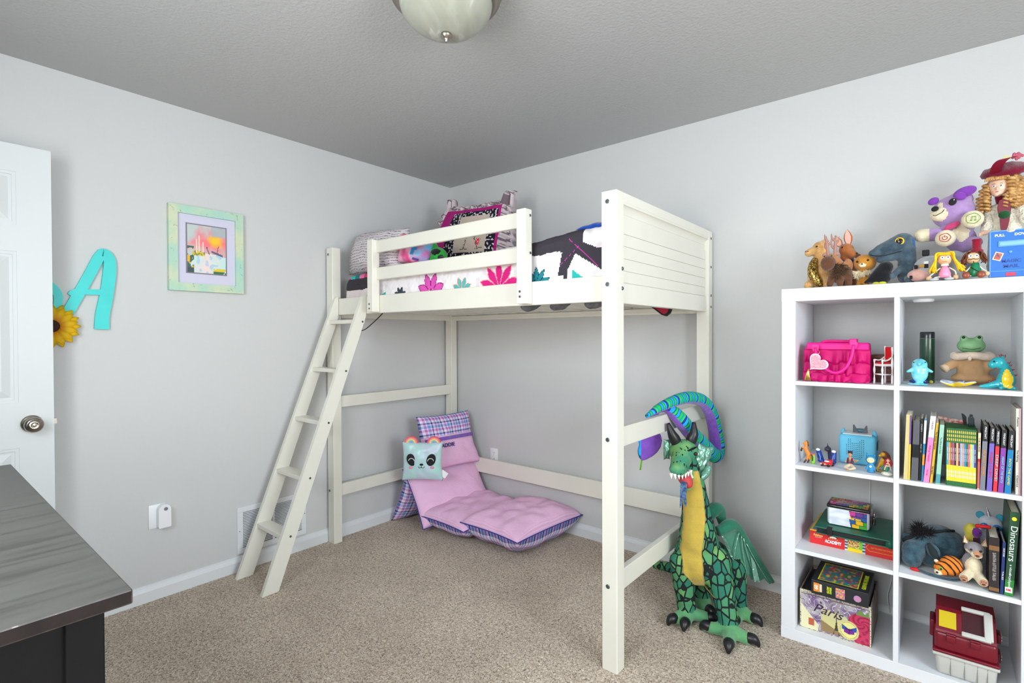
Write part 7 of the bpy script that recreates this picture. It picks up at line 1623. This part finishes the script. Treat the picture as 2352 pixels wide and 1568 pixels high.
obj('body', blob([('e', (2.990, -.335, .436), (.034, .030, .036), None, 0), ('e', (2.966, -.345, .424), (.026, .024, .026), None, 0), ('e', (2.955, -.358, .412), (.014, .012, .012), None, 1)], .0035, 3), [tiger(), plush('cream_plush', (230, 216, 184))], t, True)
bm = B(); ell(bm, (2.962, -.3665, .428), (.0065, .0035, .0065), sub=2); e = obj('eye', bm, P('green_glitter_eye', (130, 180, 40), .2), t, True); bead(e, (2.962, -.3700, .428), .0034, 'pupil')
bead(t, (2.951, -.3705, .413), .0038, 'nose'); bm = B(); ell(bm, (2.948, -.345, .446), (.007, .004, .006), sub=2); obj('ear', bm, plush('cream_plush', (230, 216, 184)), t, True)
t = thing('plush_wolf', 'small grey and cream plush wolf pup sitting on the shelf edge', 'plush toy', (3.053, -.36, Z3))
M_WG = plush('warm_grey_plush', (142, 138, 142)); M_WC = plush('cream_plush', (230, 216, 184)); M_WB = plush('tan_paw_plush', (190, 136, 104))
obj('body', blob([('e', (3.053, -.350, .516), (.028, .024, .023), None, 0), ('e', (3.059, -.368, .500), (.017, .015, .013), None, 1), ('e', (3.052, -.345, .450), (.025, .024, .036), None, 1), ('e', (3.046, -.335, .462), (.026, .022, .032), None, 0), ('c', (3.040, -.355, .425), (3.026, -.380, .416), .016, .016, 1), ('c', (3.062, -.355, .425), (3.075, -.382, .414), .017, .017, 1)], .0032, 3,
    paint=[((3.061, -.380, .508), (.012, .014, .012), 2), ((3.032, -.365, .503), (.010, .018, .010), 1), ((3.078, -.360, .505), (.010, .018, .010), 1)]), [M_WG, M_WC, M_WB], t, True)
for x, s in ((3.030, -1), (3.080, 1)):
    bm = B(); flat_shape(bm, [(x + s * .004, .556), (x + s * .008, .530), (x - s * .012, .528)], -.350, -.342, smooth=0); e = obj('ear', bm, M_WB, t); bm = B(); flat_shape(bm, [(x + s * .003, .550), (x + s * .0055, .533), (x - s * .007, .531)], -.353, -.350, smooth=0); obj('ear_lining', bm, M_WC, e)
bead(t, (3.0440, -.3735, .5170), .0036); bead(t, (3.0690, -.3725, .5160), .0036); bm = B(); ell(bm, (3.0605, -.3840, .5010), (.0056, .0035, .0040), sub=2); obj('nose', bm, P('brown_nose', (90, 56, 44), .5), t, True)
for fx in (3.0245, 3.0765):
    bm = B(); ell(bm, (fx, -.3968, .4160), (.0115, .0030, .0130), sub=2); pd = obj('paw_pad', bm, M_WB, t, True)
    bm = B(); ell(bm, (fx, -.3998, .4120), (.0050, .0012, .0034), sub=2)
    for k in range(3): ell(bm, (fx + (k - 1) * .0055, -.3996, .4195 + (k == 1) * .0018), (.0016, .0010, .0026), sub=1)
    obj('paw_print', bm, P('brown_nose', (90, 56, 44), .5), pd, True)
UNI = t = thing('plush_unicorn', 'pale blue glitter-eyed plush unicorn behind the wolf pup', 'plush toy', (3.104, -.23, Z3))
M_UNI = plush('ice_blue_plush', (176, 190, 200), c2=(208, 204, 214), vscale=40)
obj('body', blob([('e', (3.104, -.230, .566), (.036, .030, .034), None, 0), ('e', (3.105, -.250, .549), (.020, .018, .015), None, 0), ('e', (3.104, -.215, .50), (.036, .034, .05), None, 0), ('c', (3.09, -.225, .44), (3.085, -.24, .402), .018, .012, 0), ('c', (3.115, -.225, .44), (3.118, -.24, .402), .018, .012, 0)], .0042, 3), [M_UNI], t, True)
for x in (3.076, 3.132):
    bm = B(); ell(bm, (x, -.225, .594), (.013, .006, .014), sub=3); obj('ear', bm, plush('turquoise_plush', (60, 150, 176)), t, True)
for x in (3.086, 3.121):
    bm = B(); ell(bm, (x, -.2585, .563), (.0120, .006, .0120), sub=3); e = obj('eye', bm, P('blue_glitter_eye', (30, 120, 190), .1), t, True); bead(e, (x, -.2630, .563), .0070, 'pupil')
bead(t, (3.105, -.2690, .5500), .0042, 'nose'); bm = B(); tube(bm, [(3.101, -.235, .594, .007), (3.097, -.235, .612, .0045), (3.092, -.235, .632, .0012)], seg=10); obj('horn', bm, P('silver_sparkle', (176, 170, 180), .3, metal=.5, bump=.6, bscale=200), t, True)
t = thing('plush_parrot', 'small plush bird with yellow crest, purple face and red beak beside the unicorn', 'plush toy', (3.05, -.28, Z3))
M_PYL = plush('olive_yellow_plush', (178, 166, 60)); M_PPU = plush('purple_face_plush', (96, 36, 120)); M_PDK = plush('dark_plum_plush', (70, 26, 50))
obj('body', blob([('e', (3.047, -.285, .560), (.022, .022, .028), None, 0), ('e', (3.062, -.300, .560), (.015, .015, .018), None, 1), ('c', (3.056, -.285, .53), (3.052, -.275, .44), .018, .024, 2), ('e', (3.042, -.29, .535), (.014, .016, .022), None, 0), ('c', (3.052, -.275, .43), (3.052, -.275, .410), .024, .018, 2)], .0032, 3), [M_PYL, M_PPU, M_PDK], t, True)
bm = B(); tube(bm, [(3.060, -.305, .586, .0085), (3.078, -.312, .590, .0082), (3.098, -.314, .592, .007)], seg=12, flat=.8); obj('beak', bm, P('red_velvet', (206, 16, 24), .7), t, True); bead(t, (3.0690, -.3140, .5640), .0020)
book('thick brown storybook with silver lettering standing at the right of the wolf pup', 3.0895, 3.1155, 3.0895, 3.1155, .5800, ('dark_brown_cover', (40, 30, 30)), depth=.15, zb=Z3, bands=((Z3 + .006, .551, ('bronze_spine', (130, 92, 56))), (Z3 + .018, .535, ('dark_spine_panel', (44, 36, 38)))), texts=(('SANTA LITTLE TALES', .480, .0125, ('silver_ink', (190, 186, 180), .5), .095), ('a collection of stories', .475, .003, ('silver_ink', (190, 186, 180), .5), .09)))
book('thin dark blue hardcover between the brown storybook and the dinosaur encyclopedia', 3.1175, 3.1260, 3.1240, 3.1315, .5690, ('navy_cover', (24, 50, 110)), depth=.15, zb=Z3, texts=(('GHOST STORY', .535, .006, WH, .03), ('TALES', .455, .006, WH, .03)))
t = book('tall green and white dinosaur encyclopedia at the right of the lower cube', 3.1280, 3.1495, 3.1420, 3.1665, .6790, ('green_cover', (26, 74, 44)), depth=.22, zb=Z3, bands=((Z3 + .002, .445, ('leaf_green_spine', (40, 130, 50))),), texts=(('Dinosaurs', .570, .024, WH, .120), ('a visual', .480, .010, WH, .035), ('encyclopedia', .440, .010, WH, .052)))
bm = B(); box(bm, (3.1300, -.3935, Z3 + .012), (3.1480, -.3925, Z3 + .030)); lb = obj('publisher_label', bm, P('white_gloss_paint', (244, 244, 244), .3), t); text('DK', .009, XZ((3.139, -.3942, Z3 + .021)), P('red_ink', (230, 30, 50), .6), lb, bold=.0005)
bm = B(); lathe(bm, [(0, 0), (.0065, 0), (.0065, -.0010), (0, -.0010)], (3.1520, -.3925, .655), 16, 'y'); obj('yellow_emblem', bm, P('yellow_ink', (250, 220, 40), .6), t)

# ================================================================== row 4, right cube: tackle box
t = thing('tackle_box', 'burgundy and grey plastic tackle box with a grey handle in the bottom right cube', 'tackle box', (3.03, -.29, Z4))
M_TG = P('light_grey_plastic', (196, 196, 190), .5, bump=.1, bscale=120); M_TR = P('burgundy_plastic', (116, 14, 34), .34, bump=.1, bscale=160, bdist=.001)
def taper(bm, z0, z1, k0, k1, cx=3.030, cy=-.290):
    for v in bm.verts:
        f = (v.co.z - z0) / (z1 - z0); k = k0 + (k1 - k0) * f; v.co.x = cx + (v.co.x - cx) * k; v.co.y = cy + (v.co.y - cy) * k
bm = B(); box(bm, (2.945, -.395, Z4), (3.115, -.185, .122), .014, seg=3); taper(bm, Z4, .122, .93, 1.0); obj('bin', bm, M_TG, t, True, angle=45)
for x in (2.990, 3.028, 3.062, 3.088):
    bm = B(); box(bm, (x - .0006, -.3935, Z4 + .006), (x + .0006, -.386, .118)); obj('bin_rib', bm, P('grey_plastic_groove', (120, 120, 118), .6), t)
bm = B(); box(bm, (2.938, -.402, .118), (3.120, -.178, .130), .005, seg=2); obj('grey_rim', bm, M_TG, t, True, angle=45)
bm = B(); box(bm, (2.939, -.402, .1305), (3.119, -.178, .140), .003, seg=2); box(bm, (2.944, -.397, .139), (3.114, -.183, .205), .012, seg=3); obj('middle_tray', bm, M_TR, t, True, angle=45)
bm = B(); pts = [(-.396, .205), (-.392, .212), (-.340, .262), (-.325, .270), (-.225, .272), (-.205, .262), (-.188, .215), (-.186, .205)]
prism(bm, pts, 2.948, 3.111, 'x'); lid = obj('lid', bm, M_TR, t)
for x in (2.990, 3.055):
    bm = B(); box(bm, (x - .013, -.4065, .178), (x + .013, -.392, .200), .003); lt = obj('latch', bm, M_TR, t, True, angle=40); bm = B(); box(bm, (x - .014, -.4045, .200), (x + .014, -.393, .207), .002); obj('latch_hinge', bm, M_TR, lt)
sy, sz = (-.340 + .392), (.262 - .212); L_ = math.hypot(sy, sz); LM = frame_m((2.985, -.366, .2378), (1, 0, 0), (0, sy, sz))
bm = B(); box(bm, (-.028, -.026, 0), (.020, .034, .0012), M=LM); obj('yellow_label', bm, P('yellow_sticker', (206, 182, 10), .5), t)
bm = B()
for a, b in (((.034, -.044), (.112, -.028)), ((.034, .048), (.112, .062))): box(bm, (a[0], a[1], .001), (b[0], b[1], .013), .003, M=LM)
box(bm, (.094, -.040, .001), (.118, .058, .015), .004, M=LM); obj('carry_handle', bm, M_TG, t, True, angle=40)
bm = B(); box(bm, (.036, -.026, .0002), (.092, .046, .0012), M=LM); obj('handle_recess', bm, P('dark_burgundy', (60, 8, 20), .5), t)
bm = B(); box(bm, (2.930, -.330, .150), (2.946, -.250, .212), .005); obj('side_latch', bm, M_TR, t, True, angle=40)
for z in (.128, .196):
    bm = B(); box(bm, (3.116, -.300, z - .022), (3.128, -.250, z + .010), .003); ln_ = obj('hinge_arm', bm, M_TR, t, True, angle=40)
    bm = B()
    for k in range(2): box(bm, (3.1275, -.303, z - .008 + k * .010), (3.1305, -.262, z - .003 + k * .010), .001)
    obj('hinge_slots', bm, M_TG, ln_)

UNI.location.y += .052; TIG.location.y -= .014; DOLL.location.x += .008
